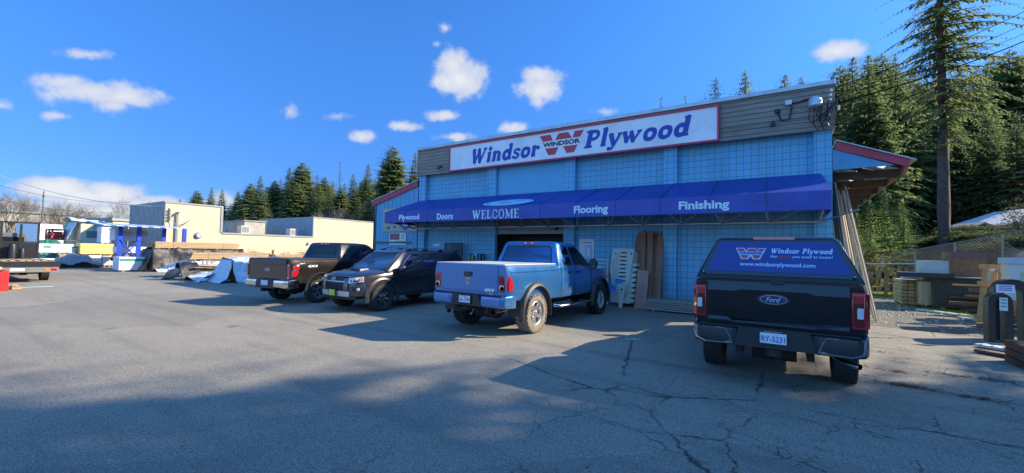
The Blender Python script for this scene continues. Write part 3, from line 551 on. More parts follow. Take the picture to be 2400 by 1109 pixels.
# ---- things fixed to or standing at the front wall
RYf=RY-.004
t,w,h=board('poster',1358,561,1393,606,RYf,mat('poster pale',(.55,.60,.66),.4),'pale framed door poster on the block wall beside the entrance','poster')
mb=MB(); mb.box(-.1*w,.38*w,-.026,-.021,-.46*h,.18*h); mb.build('picture',mat('grey print2',(.30,.36,.44),.4),t); mb=MB(); mb.box(-.02*w,.26*w,-.031,-.027,-.40*h,.12*h); mb.build('door_picture',mat('lilac',(.5,.55,.68),.4),t)
mb=MB(); mb.box(-.28*w,.34*w,-.024,-.021,.30*h,.35*h); mb.build('text_line',mat('grey print',(.2,.24,.25),.6),t)
t,w,h=board('notice',1097,600.5,1109,609,RYf-.05,mat('lime notice',(.30,.55,.06),.5),'tiny lime green notice on the block wall, behind the blue pickup','sign')
t,w,h=board('notice',1016,572,1031,576.5,RYf,mwhite,'tiny white notice high on the block wall beside the dark slatted rack','sign')
a=PY(1043,569,FY-.15); b=PY(1085,569,FY-.15); zt=PY(1064,569,FY-.15).z; t=thing('slatted_rack',((a.x+b.x)/2,FY-.15,0),'tall black slatted metal rack standing against the block wall','rack'); w=b.x-a.x
mb=MB(); mb.box(-w/2,w/2,-.03,0,zt-.04,zt); mb.box(-w/2,w/2,-.03,0,.3,.34); mb.box(-w/2,-w/2+.04,-.03,0,0,zt-.041); mb.box(w/2-.04,w/2,-.03,0,0,zt-.041); mb.build('frame',mblack,t)
for i in range(11):
    mb=MB(); x=-w/2+.09+i*(w-.18)/10; mb.box(x-.025,x+.025,-.025,-.01,.34,zt-.04); mb.build('slat',mblack,t)
a=PY(1112,597,FY-.1); b=PY(1137,597,FY-.1); zt=PY(1125,597,FY-.1).z; t=thing('steel_rack',((a.x+b.x)/2,FY-.1,0),'low black steel rack with a white tag, beside the lime notice','rack'); w=b.x-a.x
mb=MB()
for x in (-w/2,-w/6,w/6,w/2-.04): mb.box(x,x+.04,-.3,-.26,0,zt); mb.box(x,x+.04,-.04,0,0,zt)
mb.box(-w/2,w/2,-.3,0,zt+.001,zt+.04); mb.box(-w/2,w/2,-.3,0,.5,.54); mb.build('frame',mblack,t); mb=MB(); mb.box(-.06,.06,-.31,-.302,zt-.02,zt+.03); mb.build('tag',mwhite,t)
p=PY(1304,534,FY+.14); t=thing('wall_lamp',p,'small round dark lamp on the header over the entrance','lamp'); mb=MB(); mb.lathe([(0,.10),(-.06,.10),(-.10,.07),(-.12,0)],(0,0,0),'y',16); mb.build('housing',mblack,t,smooth=40); mb=MB(); mb.lathe([(-.10,.05),(-.125,.03),(-.13,0)],(0,0,0),'y',12); mb.build('lens',mat('lamp lens grey',(.2,.2,.2),.2),t)
# wall lamps, meter head and cables on the fascia
def wl_(px,py,lab):
    p=PY(px,py,FY-.13); t=thing('wall_lamp',p,lab,'lamp'); mb=MB(); mb.box(-.05,.05,-.04,0,-.05,.05); mb.build('bracket',mblack,t)
    mb=MB(); mb.tube([(0,-.04,0),(0,-.12,.02),(0,-.18,-.03)],.02,6); mb.build('arm',mblack,t); mb=MB(); mb.lathe([(0,.02),(-.02,.05),(-.12,.07),(-.12,.0)],(0,-.2,-.03),'z',12); mb.build('lamp_shade',mblack,t,smooth=40)
wl_(1034,391,'small black lamp on the planks left of the store sign'); wl_(1812,289,'small black floodlight on the planks right of the store sign')
p=PY(1910,248,FY-.14); t=thing('weatherhead',p,'grey service weatherhead with hanging black cables near the fascia corner','weatherhead')
mb=MB(); mb.lathe([(.22,.0),(.20,.09),(.10,.16),(-.06,.17),(-.10,.12),(-.10,.0)],(0,-.18,0),'z',20); mb.build('hood',mat('weatherhead grey',(.5,.54,.6),.35,.4),t,smooth=50)
rnd=random.Random(5)
for i in range(7):
    x=rnd.uniform(-.12,.3); d=rnd.uniform(.35,.8); x2=rnd.uniform(.25,.5); mb=MB(); mb.tube([(x,-.2,-.05),(x-.05,-.2,-d*.7),(x+.04,-.19,-d),(x+.15,-.17,-d*.8),(x2,-.12,.0),(x2+.05,-.1,.1)],.014,5); mb.build('cable',mblack,t,smooth=50)
mb=MB()
for i in range(6): x=.3+rnd.uniform(0,.25); z=rnd.uniform(-.35,.35); mb.lathe([(-.04,.0),(-.03,.03),(.03,.03),(.04,.0)],(x,-.12,z),'z',8)
mb.build('insulator',mat('porcelain',(.6,.58,.55),.3),t)
p=PY(1848,245,FY-.14); t=thing('fascia_cable',p,'black cable looping across the weathered planks below the roof flashing','cable')
q=PY(1822,262,FY-.14)-p; r_=PY(1895,232,FY-.14)-p
mb=MB(); mb.tube([q,q+Vector((.1,-.02,-.28)),Vector((.02,-.05,-.45)),Vector((.08,-.03,-.1)),(0.05,-.03,0),r_.lerp(Vector((0,0,0)),.5)+Vector((0,-.03,-.03)),r_],.022,6); mb.build('cable_run',mblack,t,smooth=50)
mb=MB(); mb.box(-.08,.08,-.1,0,-.03,.1); mb.build('bracket',mmetal,t); mb=MB(); mb.lathe([(-.05,0),(-.04,.07),(.06,.07),(.07,0)],q,'z',10); mb.build('camera_dome',mblack,t)
# ---------------------------------------------------------------- vehicles
def m_glass(name,tint,ior):
    k=NB(name); nt=k.nt; tr=k.n('ShaderNodeBsdfTransparent',{0:(*tint,1)}); gl=k.n('ShaderNodeBsdfGlossy',{0:(.95,.97,1,1),'Roughness':.02}); fr_=k.n('ShaderNodeFresnel',{0:ior})
    ms=k.n('ShaderNodeMixShader',{0:fr_.outputs[0],1:tr.outputs[0],2:gl.outputs[0]}); nt.links.new(ms.outputs[0],nt.nodes['Material Output'].inputs[0]); return k.m
mcar=m_glass('car glass',(.34,.42,.42),1.75); mcart=m_glass('privacy car glass',(.05,.055,.06),1.7); mcarr=m_glass('rear car glass',(.12,.22,.26),2.2)
def greencut(o,zb,zr,yb0,yb1,yr0,yr1,wb,wr,polys,ends,wf):
    # hollow the cab and open its windows so one really looks through it
    L=lambda a,b,t:a+(b-a)*t; d=.05; dm=[]
    rings=[rrect(yb0+d,yb1-d,wb-d,.06,zb+.015,wf=wb-wf-d)]
    for t in (.45,.86,.93): rings.append(rrect(L(yb0,yr0,t)+d,L(yb1,yr1,t)-d,L(wb,wr,t)-d,.06,L(zb,zr,t),wf=L(wb,wr,t)-wf-d))
    mb=MB(); mb.loft(rings); dm.append(mb.build('cut',mtrim))
    for pl in polys:
        mb=MB(); mb.prism([(y,L(zb,zr,t)) for y,t in pl],lambda a,b,e:(e,a,b),-1.4,1.4); dm.append(mb.build('cut',mtrim))
    for fn,pl in ends:
        mb=MB(); mb.prism(pl,fn,-.14,.12); dm.append(mb.build('cut',mtrim))
    for c_ in dm:
        q=o.modifiers.new('b','BOOLEAN'); q.object=c_; q.operation='DIFFERENCE'; q.solver='EXACT'
        try: q.material_mode='TRANSFER'
        except Exception: pass
    me=to_mesh(o); o.modifiers.clear(); o.data=me; me.name=o.name
    me.polygons.foreach_set('use_smooth',[True]*len(me.polygons)); me.set_sharp_from_angle(angle=R(30))
    for c_ in dm: bpy.data.objects.remove(c_)
def seats(root,rows,zb,w=.5):
    for y in rows:
        for s in (1,-1):
            st_=sub('seat',root,(s*w*.75,y,zb-.35)); mb=MB(); mb.loft([[(x*k,-.06-.16*t,z) for x,z in ((-.24,0),(.24,0))]+[(x*k,.06-.16*t,z) for x,z in ((.24,0),(-.24,0))] for t,z,k in ((0,.1,1),(.5,.4,1),(1,.62,.75))]); mb.build('seat_back',mseat,st_,bevel=.03)
            mb=MB(); mb.box(-.12,.12,-.25,-.15,.64,.82); mb.build('headrest',mseat,st_,bevel=.03)
mtyre=mat('tyre rubber',(.022,.022,.023),.85,var=.25,vscale=9,bump=.3,bscale=60); mtyred=mat('dusty tyre',(.20,.17,.13),.9,var=.3,vscale=6,bump=.3)
mglass=mat('tinted glass',(.012,.018,.022),.03,ior=2.1,spec=.6); mglassb=mat('blue reflecting glass',(.02,.10,.15),.03,ior=2.6)
mchrome=mat('chrome',(.62,.63,.65),.12,1,var=.12,vscale=4); malu=mat('cast alloy',(.58,.58,.57),.3,.85,var=.15,vscale=7,dirt=(.30,.26,.2),dscale=5,damt=.4); malc=mat('clean machined alloy',(.75,.76,.78),.2,1); mgun=mat('dark alloy',(.05,.05,.055),.35,.6)
mtrim=mat('black trim',(.02,.02,.022),.55,var=.2); munder=mat('underbody',(.02,.018,.016),.8,var=.4,vscale=5)
mlred=mat('red lamp lens',(.42,.008,.012),.12,coat=1,var=.15,vscale=25,ior=1.6); mlclear=mat('clear lamp lens',(.55,.57,.6),.1,coat=1); mamber=mat('amber lens',(.6,.2,.05),.2,coat=1); mldark=mat('dark lamp lens',(.12,.004,.006),.12,coat=1)
mplate=mat('plate white',(.62,.66,.72),.4); mplb=mat('plate blue',(.03,.08,.35),.4)
mseat=mat('seat cloth',(.06,.06,.065),.8)
def tyre(par,r,w,rr,lug,mt,chunky,side=1):
    mb=MB(); hw=w/2
    mb.lathe([(-hw*.72,rr),(-hw*.95,rr+.03),(-hw,(rr+r)/2),(-hw*.93,r-.03),(-hw*.8,r-lug),(hw*.8,r-lug),(hw*.93,r-.03),(hw,(rr+r)/2),(hw*.95,rr+.03),(hw*.72,rr)],n=48)
    n=26 if chunky else 44
    for k in range(n):
        t=2*math.pi*k/n
        for j,(xa,xb) in enumerate(((-.98,-.55),(-.48,-.04),(.04,.48),(.55,.98)) if chunky else ((-.93,-.62),(-.55,-.2),(-.12,.12),(.2,.55),(.62,.93))):
            tt=t+(j%2)*math.pi/n; dw=(2*math.pi/n)*(.30 if chunky else .33)
            skew=(.25 if chunky else .15)*dw*(1 if j%2 else -1)
            vs=[]
            for rad in (r-lug-.004,r):
                for (x,a) in ((xa,-dw+skew),(xb,-dw-skew),(xb,dw-skew),(xa,dw+skew)): vs.append((x*hw,rad*math.cos(tt+a),rad*math.sin(tt+a)))
            mb.add(vs,[(0,1,2,3),(7,6,5,4),(0,4,5,1),(1,5,6,2),(2,6,7,3),(3,7,4,0)])
        if chunky:
            for sd in (-1,1): # side biters
                vs=[]
                for xo in (.93,1.03):
                    for (rad,a) in ((r-.01,-dw*.8),(r-.01,dw*.8),(r-.055,dw*.5),(r-.055,-dw*.5)): vs.append((sd*xo*hw,rad*math.cos(t+a),rad*math.sin(t+a)))
                mb.add(vs,[(0,1,2,3),(7,6,5,4),(0,4,5,1),(1,5,6,2),(2,6,7,3),(3,7,4,0)])
    return mb.build('tyre',mt,par,smooth=32)
def rim(par,rr,w,style,m1,side):
    # outer face toward +x*side
    s=side; hw=w/2; mb=MB()
    mb.lathe([(s*hw*.80,rr+.012),(s*hw*.84,rr),(s*hw*.78,rr-.022),(s*hw*.3,rr-.04),(-s*hw*.7,rr-.03)],n=40)
    mb.build('rim_barrel',m1 if style!='seven' else mgun,par,smooth=50)
    mb=MB(); mb.lathe([(s*hw*.05,0),(s*hw*.05,rr*.8)],n=24); mb.build('brake_disc',munder,par)
    nsp={'five':5,'split':6,'seven':7}[style]
    def P(x,rad,t): return Vector((x,rad*math.cos(t),rad*math.sin(t)))
    mb=MB(); mb.lathe([(s*hw*.35,rr*.28),(s*hw*.60,rr*.26),(s*hw*.66,rr*.14),(s*hw*.66,0)],n=20)
    for k in range(nsp):
        t=2*math.pi*k/nsp+.35
        offs=[(0,.20,.155)] if style!='split' else [(-.13,.07,.09),(.13,.07,.09)]
        if style=='seven': offs=[(0,.14,.15)]
        if style=='five': offs=[(0,.23,.17)]
        for (oo,wi,wo) in offs:
            a=t+oo; ring=[]
            for (rad,wd,x0,x1) in ((rr*.22,wi*rr*1.1,.35,.62),(rr*.6,(wi+wo)/2*rr,.42,.66),(rr*.97,wo*rr,.5,.74)):
                tv=Vector((0,-math.sin(a),math.cos(a))); c0=P(s*hw*x0,rad,a); c1=P(s*hw*x1,rad,a)
                ring.append([c0-tv*wd,c1-tv*wd*.8,c1+tv*wd*.8,c0+tv*wd])
            mb.loft(ring)
    mb.build('rim',m1,par,smooth=25)
    if style=='seven':
        mb=MB()
        for k in range(7):
            a=2*math.pi*k/7+.35+math.pi/7; tv=Vector((0,-math.sin(a),math.cos(a)))
            mb.loft([[P(s*hw*x,rad,a)+tv*q*wd for x,q in ((.45,-1),(.60,-.8),(.60,.8),(.45,1))] for rad,wd in ((rr*.25,.05),(rr*.95,.012))])
        mb.build('rim_web',mgun,par)
    mb=MB()
    for k in range(6):
        t=2*math.pi*k/6; c=P(s*hw*.62,rr*.17,t); mb.lathe([(0,.012),(s*.02,.012),(s*.022,0)],c,n=6)
    mb.lathe([(s*hw*.66,rr*.10),(s*hw*.76,rr*.09),(s*hw*.77,0)],n=14); mb.build('hub_cap',mgun if style!='five' else m1,par,smooth=40)
def wheel(root,x,y,r,w,rr,style,m1,mt=None,chunky=False,rot=0):
    wh=sub('wheel',root,(x,y,r)); wh.rotation_euler=(rot,0,0); s=1 if x>0 else -1
    tyre(wh,r,w,rr,.012 if chunky else .008,mt or mtyre,chunky); rim(wh,rr,w,style,m1,s); return wh
def body_ring(y,w,zb,zt,shoulder=.05):
    h=zt-zb
    R_=[(w-.13,zb),(w-.03,zb+.05),(w-.005,zb+.20*h),(w-.012,zb+.42*h),(w,zb+.66*h),(w-.006,zb+.80*h),(w-.02,zt-.06),(w-shoulder*.6,zt-.018),(w-shoulder-.03,zt)]
    return [(x,y,z) for x,z in R_]+[(-x,y,z) for x,z in reversed(R_)]
def cut(ob,cutters):
    dm=[]
    for (x0,x1,y,z,r) in cutters:
        mb=MB(); mb.lathe([(x0,0),(x0,r),(x1,r),(x1,0)],(0,y,z),'x',40); c=mb.build('cut',munder); dm.append(c)
        q=ob.modifiers.new('b','BOOLEAN'); q.object=c; q.operation='DIFFERENCE'; q.solver='EXACT'
        try: q.material_mode='TRANSFER'
        except Exception: pass
    me=to_mesh(ob); ob.modifiers.clear(); old=ob.data; ob.data=me; me.name=ob.name
    me.polygons.foreach_set('use_smooth',[True]*len(me.polygons)); me.set_sharp_from_angle(angle=R(28))
    for c in dm: bpy.data.objects.remove(c)
    return ob
def rrect(y0,y1,w,r,z,k=4,wf=None):
    wf=wf or w; pts=[]
    for (cx,cy,a0,) in ((w-r,y0+r,-90),(wf-r,y1-r,0),(-(wf-r),y1-r,90),(-(w-r),y0+r,180)):
        for i in range(k+1):
            a=R(a0+90*i/k); pts.append((cx+r*math.cos(a),cy+r*math.sin(a),z))
    return pts
def greenhouse(root,m,zb,zr,yb0,yb1,yr0,yr1,wb,wr,name='cab',r=.09,wf=0):
    L=lambda a,b,t:a+(b-a)*t; rings=[rrect(yb0,yb1,wb,r,zb-.12,wf=wb-wf)]
    for t in (0,.45,.86): rings.append(rrect(L(yb0,yr0,t),L(yb1,yr1,t),L(wb,wr,t),r,L(zb,zr,t),wf=L(wb,wr,t)-wf))
    t=.94; rings.append(rrect(L(yb0,yr0,t)+.01,L(yb1,yr1,t)-.03,L(wb,wr,t)-.012,r,L(zb,zr,t),wf=L(wb,wr,t)-wf-.012))
    rings.append(rrect(yr0+.04,yr1-.10,wr-.05,r,zr-.008,wf=wr-wf-.05)); rings.append(rrect(yr0+.22,yr1-.30,wr-.25,r,zr+.012,wf=wr-wf-.25))
    mb=MB(); mb.loft(rings); o=mb.build(name,m,root,smooth=38)
    def sidepl(s):   # (y,t,e) -> point on the side plane
        def f(y,t,e): 
            x=L(wb,wr,t); 
            fr=max(0,min(1,(y-L(yb0,yr0,t))/(L(yb1,yr1,t)-L(yb0,yr0,t)))); x-=wf*fr
            return Vector((s*(x+e),y,L(zb,zr,t)))
        return f
    def endpl(front):
        def f(x,t,e):
            y=L(yb1,yr1,t)+e if front else L(yb0,yr0,t)-e
            return Vector((x,y,L(zb,zr,t)+e*.2))
        return f
    return o,sidepl,endpl
def inset(poly,d):
    c=Vector((sum(p[0] for p in poly)/len(poly),sum(p[1] for p in poly)/len(poly))); out=[]; n=len(poly)
    area=sum(poly[i][0]*poly[(i+1)%n][1]-poly[(i+1)%n][0]*poly[i][1] for i in range(n)); sg_=1 if area>0 else -1
    for i in range(n):
        p0,p1,p2=[Vector(poly[j%n]) for j in (i-1,i,i+1)]
        e1=(p1-p0).normalized();e2=(p2-p1).normalized(); n1=Vector((-e1.y,e1.x))*sg_; n2=Vector((-e2.y,e2.x))*sg_
        b=(n1+n2); b=b/max(.4,b.dot(n1)) if b.length>1e-6 else n1
        out.append(tuple(p1+b*d))
    return out
def rnd_poly(poly,r=.04,k=3):
    out=[];n=len(poly)
    for i in range(n):
        p0,p1,p2=[Vector(poly[j%n]) for j in (i-1,i,i+1)]; d1=(p0-p1);d2=(p2-p1); a=min(r,d1.length*.4,d2.length*.4)
        q0=p1+d1.normalized()*a;q1=p1+d2.normalized()*a
        for j in range(k+1):
            t=j/k; out.append(tuple(q0*(1-t)**2+p1*2*t*(1-t)+q1*t*t))
    return out
def window(root,fn,poly,name='window',mg=None,mf=None,fw=.03,r=.05,scale=(1,1)):
    # a rubber surround with the pane set just proud of it; poly in (y,t)
    # work in metric space: t scaled
    k=scale[1]; P0=[(a,b*k) for a,b in poly]; P=rnd_poly(P0,r); Q=rnd_poly(inset(P0,fw),r*.8)
    n=len(P); f=MB(); A=[fn(a,b/k,-.01) for a,b in P]+[fn(a,b/k,.005) for a,b in P]+[fn(a,b/k,.005) for a,b in Q]+[fn(a,b/k,-.01) for a,b in Q]
    f.add(A,[(j*n+i,j*n+(i+1)%n,((j+1)%4)*n+(i+1)%n,((j+1)%4)*n+i) for j in range(4) for i in range(n)]); fo=f.build(name,mf or mtrim,root)
    g=MB(); g.poly([fn(a,b/k,.0) for a,b in Q]); g.build('pane',mg or mglass,fo,recalc=False); fo['q']=1; QS[fo.name]=[(a,b/k) for a,b in rnd_poly(inset(P0,max(.004,fw-.006)),r*.8)]; return fo
QS={}
def pm_x(s,x): return lambda a,b,e: Vector((s*(x+e),a,b))          # side plane: a=y b=z
def pm_y(y,d=-1): return lambda a,b,e: Vector((a,y+d*e,b))        # end plane: a=x b=z
def slab(root,name,m,fn,poly,e0,e1,r=0,smooth=None,bevel=0):
    mb=MB(); mb.prism(rnd_poly(poly,r) if r else poly,fn,e0,e1); return mb.build(name,m,root,smooth=smooth,bevel=bevel)
def rect(a0,a1,b0,b1): return [(a0,b0),(a1,b0),(a1,b1),(a0,b1)]
def mirror(root,s,x,y,z,m,big=False):
    o=sub('mirror',root,(s*x,y,z)); mb=MB(); h=.11 if not big else .15; w=.12
    rings=[]
    for (yy,k) in ((-.07,.9),(-.03,1),(.05,.85),(.09,.45)): rings.append([(s*(.16+w*k*math.cos(a)),yy,h*k*math.sin(a)) for a in [2*math.pi*i/12 for i in range(12)]])
    mb.loft(rings); mb.build('mirror_shell',m,o,smooth=50); mb=MB(); mb.bar((0,0,-.04),(s*.1,0,-.03),.06,.05); mb.build('mirror_arm',mtrim,o)
    mb=MB(); mb.prism([(s*(.16+w*.8*math.cos(a)),h*.8*math.sin(a)) for a in [2*math.pi*i/12 for i in range(12)]],lambda u,v,e:Vector((u,-.071-e,v)),0,.003); mb.build('mirror_glass',mglass,o)
def plate(root,x,y,z,s,w=.305,h=.155,band='Beautiful',m=None,tc=None,frame=True,d=-1):
    p=sub('licence_plate',root,(x,y,z)); u=(1,0,0) if d<0 else (-1,0,0)
    mb=MB(); mb.box(-w/2,w/2,-.006,.006,-h/2,h/2); mb.build('plate',m or mplate,p)
    if frame:
        mb=MB(); 
        for a in (rect(-w/2-.01,w/2+.01,h/2-.006,h/2+.016),rect(-w/2-.01,w/2+.01,-h/2-.012,-h/2+.006),rect(-w/2-.012,-w/2+.004,-h/2+.007,h/2-.007),rect(w/2-.004,w/2+.012,-h/2+.007,h/2-.007)): mb.prism(a,lambda a_,b_,e:(a_,e,b_),-.012,.008)
        mb.build('plate_frame',mtrim,p)
    text(s,(0,d*.007,-.01),u,(0,0,1),w*.86,h*.5,tc or mplb,p,depth=.002,bold=.012)
    if band: text(band,(0,d*.007,h*.37),u,(0,0,1),w*.5,h*.12,tc or mplb,p,depth=.002)
    return p
def pickup(name,loc,label,rz=0,P=None):
    P=P; root=thing(name,loc,label,'pickup truck',rz=rz); pm=P['paint']; w=P['w'];wb=P['wb'];yt=P['yt'];gap=P['gap'];zt=P['zt'];zr=P['zr'];wr=P['wr']; r=P['r']; zb=P.get('zb',.52)
    # cargo bed
    mb=MB(); mb.loft([body_ring(yt,w-.035,zb+.16,zt),body_ring(yt+.05,w-.008,zb+.1,zt),body_ring(yt+.3,w,zb+.06,zt),body_ring(0,w,zb,zt),body_ring(gap-.03,w,zb-.02,zt)]); bed=mb.build('cargo_bed',pm,root,smooth=30)
    ra=r+P.get('ga',.10); cut(bed,[(w-.34,w+.2,0,r+.02,ra),(-w-.2,-w+.34,0,r+.02,ra)])
    zc=zt-.05; ywb=P['ws'][0]; ynose=wb+P.get('nose',.95); zh=P.get('zh',1.22)
    mb=MB(); rings=[body_ring(gap,w-.01,zb-.02,zc,.03),body_ring(gap+.1,w,zb-.03,zc,.03),body_ring(ywb-.05,w,zb-.03,zc-.01,.04),body_ring(ywb+.15,w-.005,zb-.02,zh+.04,.10),body_ring(wb,w-.0,zb,zh,.14),body_ring(wb+.55,w-.03,zb+.02,zh-.04,.16),body_ring(ynose-.12,w-.09,zb+.04,zh-.09,.16),body_ring(ynose,w-.2,zb+.1,zh-.16,.14)]
    mb.loft(rings); bd=mb.build('body',pm,root,smooth=30); cut(bd,[(w-.34,w+.2,wb,r+.02,ra),(-w-.2,-w+.34,wb,r+.02,ra)])
    # cab
    cabo,sp_,ep=greenhouse(root,pm,zc-.01,zr,gap+.02,ywb+.32,P['cr'],P['ws'][1],w-.035,wr,wf=.03)
    H=zr-zc; sidecut=[]
    for s in (1,-1):
        fn=sp_(s)
        for pl in P['sidewin']: wo_=window(root,fn,pl,mg=P.get('sg',mcar),scale=(1,H),fw=.022); sidecut.append(QS[wo_.name])
        # door seams, handles, sills
        for k,yy in enumerate(P['seams']): slab(root,'door_seam',mtrim,pm_x(s,w-.006),[(yy,zb+.02),(yy+.008,zb+.02),(yy+.008,zc-.02),(yy,zc-.02)],0,.008)
        slab(root,'sill_seam',mtrim,pm_x(s,w-.012),rect(gap+.05,ywb+.1,zb+.17,zb+.178),0,.009)
        for yy in P['handles']:
            slab(root,'door_handle',mtrim if P.get('bh',1) else pm,pm_x(s,w-.002),rect(yy,yy+.19,zc-.17,zc-.125),0,.03,r=.015)
        mirror(root,s,w-.04,ywb-.02,zc+.06,P.get('mirm',mtrim),True)
        wheel(root,s*(w-P['tw']/2-.0+P.get('poke',0)),0,r,P['tw'],P['rr'],P['style'],P['rim'],P.get('tm') if s>0 else None,P.get('chunky',False),rot=.4*s)
        wheel(root,s*(w-P['tw']/2+P.get('poke',0)),wb,r,P['tw'],P['rr'],P['style'],P['rim'],None,P.get('chunky',False),rot=1.1)
        slab(root,'side_marker',mamber,pm_x(s,w-.03),rect(ynose-.4,ynose-.3,zh-.32,zh-.27),0,.02)
    w1=window(root,ep(False),P['rearwin'],'rear_window',mg=P.get('rg',mcart),scale=(1,H),fw=.03,r=.08)
    w2=window(root,ep(True),[(-wr*.93,.05),(wr*.93,.05),(wr*.84,.84),(-wr*.84,.84)],'windscreen',mg=mcar,scale=(1,H*1.5),fw=.03,r=.08)
    greencut(cabo,zc-.01,zr,gap+.02,ywb+.32,P['cr'],P['ws'][1],w-.035,wr,sidecut[:len(P['sidewin'])],[(ep(False),QS[w1.name]),(ep(True),QS[w2.name])],.03)
    seats(root,[gap+.55,ywb-.45],zc)
    fn=ep(False)
    bl=sub('brake_light',root); mb=MB(); mb.prism(rnd_poly([(-.21,.885),(.21,.885),(.19,.965),(-.19,.965)],.01),lambda a,b,e:fn(a,b,e),-.04,.022); mb.build('lens',mlred,bl)
    mb=MB(); 
    for c in (-.10,.10): mb.prism(rect(c-.03,c+.03,.90,.95),fn,.0,.026)
    mb.build('cargo_lamp',mlclear,bl)
    # nose
    fy=pm_y(ynose,1); slab(root,'grille',mtrim,fy,[(-w+.38,zb+.35),(w-.38,zb+.35),(w-.34,zh-.2),(-w+.34,zh-.2)],-.05,.02,r=.05)
    for i in range(3): slab(root,'grille_bar',mchrome,fy,rect(-w+.38,w-.38,zb+.42+i*.11,zb+.45+i*.11),.02,.035)
    for s in (1,-1):
        mb=MB(); mb.loft([[(s*(w-.34),ynose+.01,z) for z in (zh-.45,zh-.2)]+[(s*(w-.34),ynose-.2,z) for z in (zh-.2,zh-.45)],[(s*(w-.06),ynose-.14,z) for z in (zh-.42,zh-.2)]+[(s*(w-.06),ynose-.3,z) for z in (zh-.2,zh-.42)]]); mb.build('headlight',mlclear,root)
    mb=MB(); mb.loft([[(x,y0,z) for y0,z in ((yy,zb-.05),(yy,zb+.22),(yy-.25,zb+.22),(yy-.25,zb-.05))] for x,yy in ((-w,ynose-.22),(-w+.25,ynose+.02),(0,ynose+.07),(w-.25,ynose+.02),(w,ynose-.22))]); mb.build('front_bumper',P['bump'],root,bevel=.02)
    # chassis
    mb=MB(); mb.box(-w+.36,w-.36,yt+.15,ynose-.3,zb-.05,zb+.15); mb.box(-.45,-.37,yt+.1,ynose-.3,zb-.2,zb-.04); mb.box(.37,.45,yt+.1,ynose-.3,zb-.2,zb-.04)
    for yy in (0,wb): mb.tube([(-w+.2,yy,r),(w-.2,yy,r)],.05,10); mb.lathe([(-.16,.05),(-.1,.14),(.1,.14),(.16,.05)],(.0 if yy==0 else .2,yy,r),'x',14)
    mb.lathe([(0,0),(0,.17),(.55,.17),(.55,0)],(-.28,yt+.75,r+.02),'x',14); mb.build('chassis',munder,root,smooth=40)
    return root,pm,w,wb,yt,gap,zt,zc,zb,zr
def rear_bumper(root,m,w,y,z0,z1,step=.12,mc=None,mid=.34):
    mb=MB(); 
    prof=lambda yy,ex:[(yy-ex,z0+.03),(yy-ex-.015,z0+.10),(yy-ex,z1-.02),(yy-ex+.05,z1),(yy+.16,z1),(yy+.16,z0),(yy-ex+.05,z0)]
    st_=[(-w-.015,.24,0),(-w+.03,.10,.02),(-w+.12,.02,.02),(-mid-.08,0,.02),(-mid,.05,0),(mid,.05,0),(mid+.08,0,.02),(w-.12,.02,.02),(w-.03,.10,.02),(w+.015,.24,0)]
    mb.loft([[(x,yy,z) for yy,z in prof(y+dy,ex)] for x,dy,ex in st_]); return mb.build('rear_bumper',m,root,smooth=30)
# ---- blue pickup --------------------------------------------------------
pb=paint('sky blue car paint',(.022,.14,.37),.45,.3,(.22,.21,.20),.35)
PB_=dict(paint=pb,w=.985,wb=3.72,yt=-1.12,gap=1.10,zt=1.47,zr=2.03,wr=.76,r=.43,tw=.31,rr=.25,style='five',rim=malu,tm=mtyred,chunky=True,zb=.66,zh=1.36,cr=1.32,ws=(2.95,2.38),nose=.95,ga=.12,poke=.05,
 sidewin=[[(1.45,.06),(1.92,.05),(1.84,.83),(1.52,.83)],[(2.02,.05),(2.98,.03),(2.42,.80),(1.93,.83)]],seams=[1.22,1.98,3.06],handles=[1.62,2.1],rearwin=[(-.77,.07),(.77,.07),(.66,.83),(-.66,.83)],bump=pb,rg=mcarr)
tr,pm,w,wb,yt,gap,zt,zc,zb,zr=pickup('pickup_truck',(-5.62,8.0,0),'bright blue crew cab pickup truck with mud tyres and grey cover over its bed',0,PB_)
slab(tr,'bed_cover',mat('bed cover vinyl',(.42,.43,.45),.5,var=.1),lambda a,b,e:Vector((a,b,zt+e)),rect(-w+.07,w-.07,yt-.005,gap-.06),0,.03,bevel=.01)
tg=slab(tr,'tailgate',pb,pm_y(yt+.02),rect(-.76,.76,zb+.27,zt+.005),0,.035,r=.02,bevel=.008)
for z,h in ((zt-.10,.012),(zt-.55,.01)): slab(tg,'crease',pb,pm_y(yt-.015),[(-.75,z),(.75,z),(.75,z+h),(-.75,z+h)],0,.008)
slab(tg,'handle',mtrim,pm_y(yt-.015),rect(-.11,.11,zt-.25,zt-.15),0,.012,r=.02); slab(tg,'handle_lever',mat('handle black',(.03,.03,.03),.3),pm_y(yt-.027),rect(-.075,.075,zt-.22,zt-.17),0,.01,r=.01)
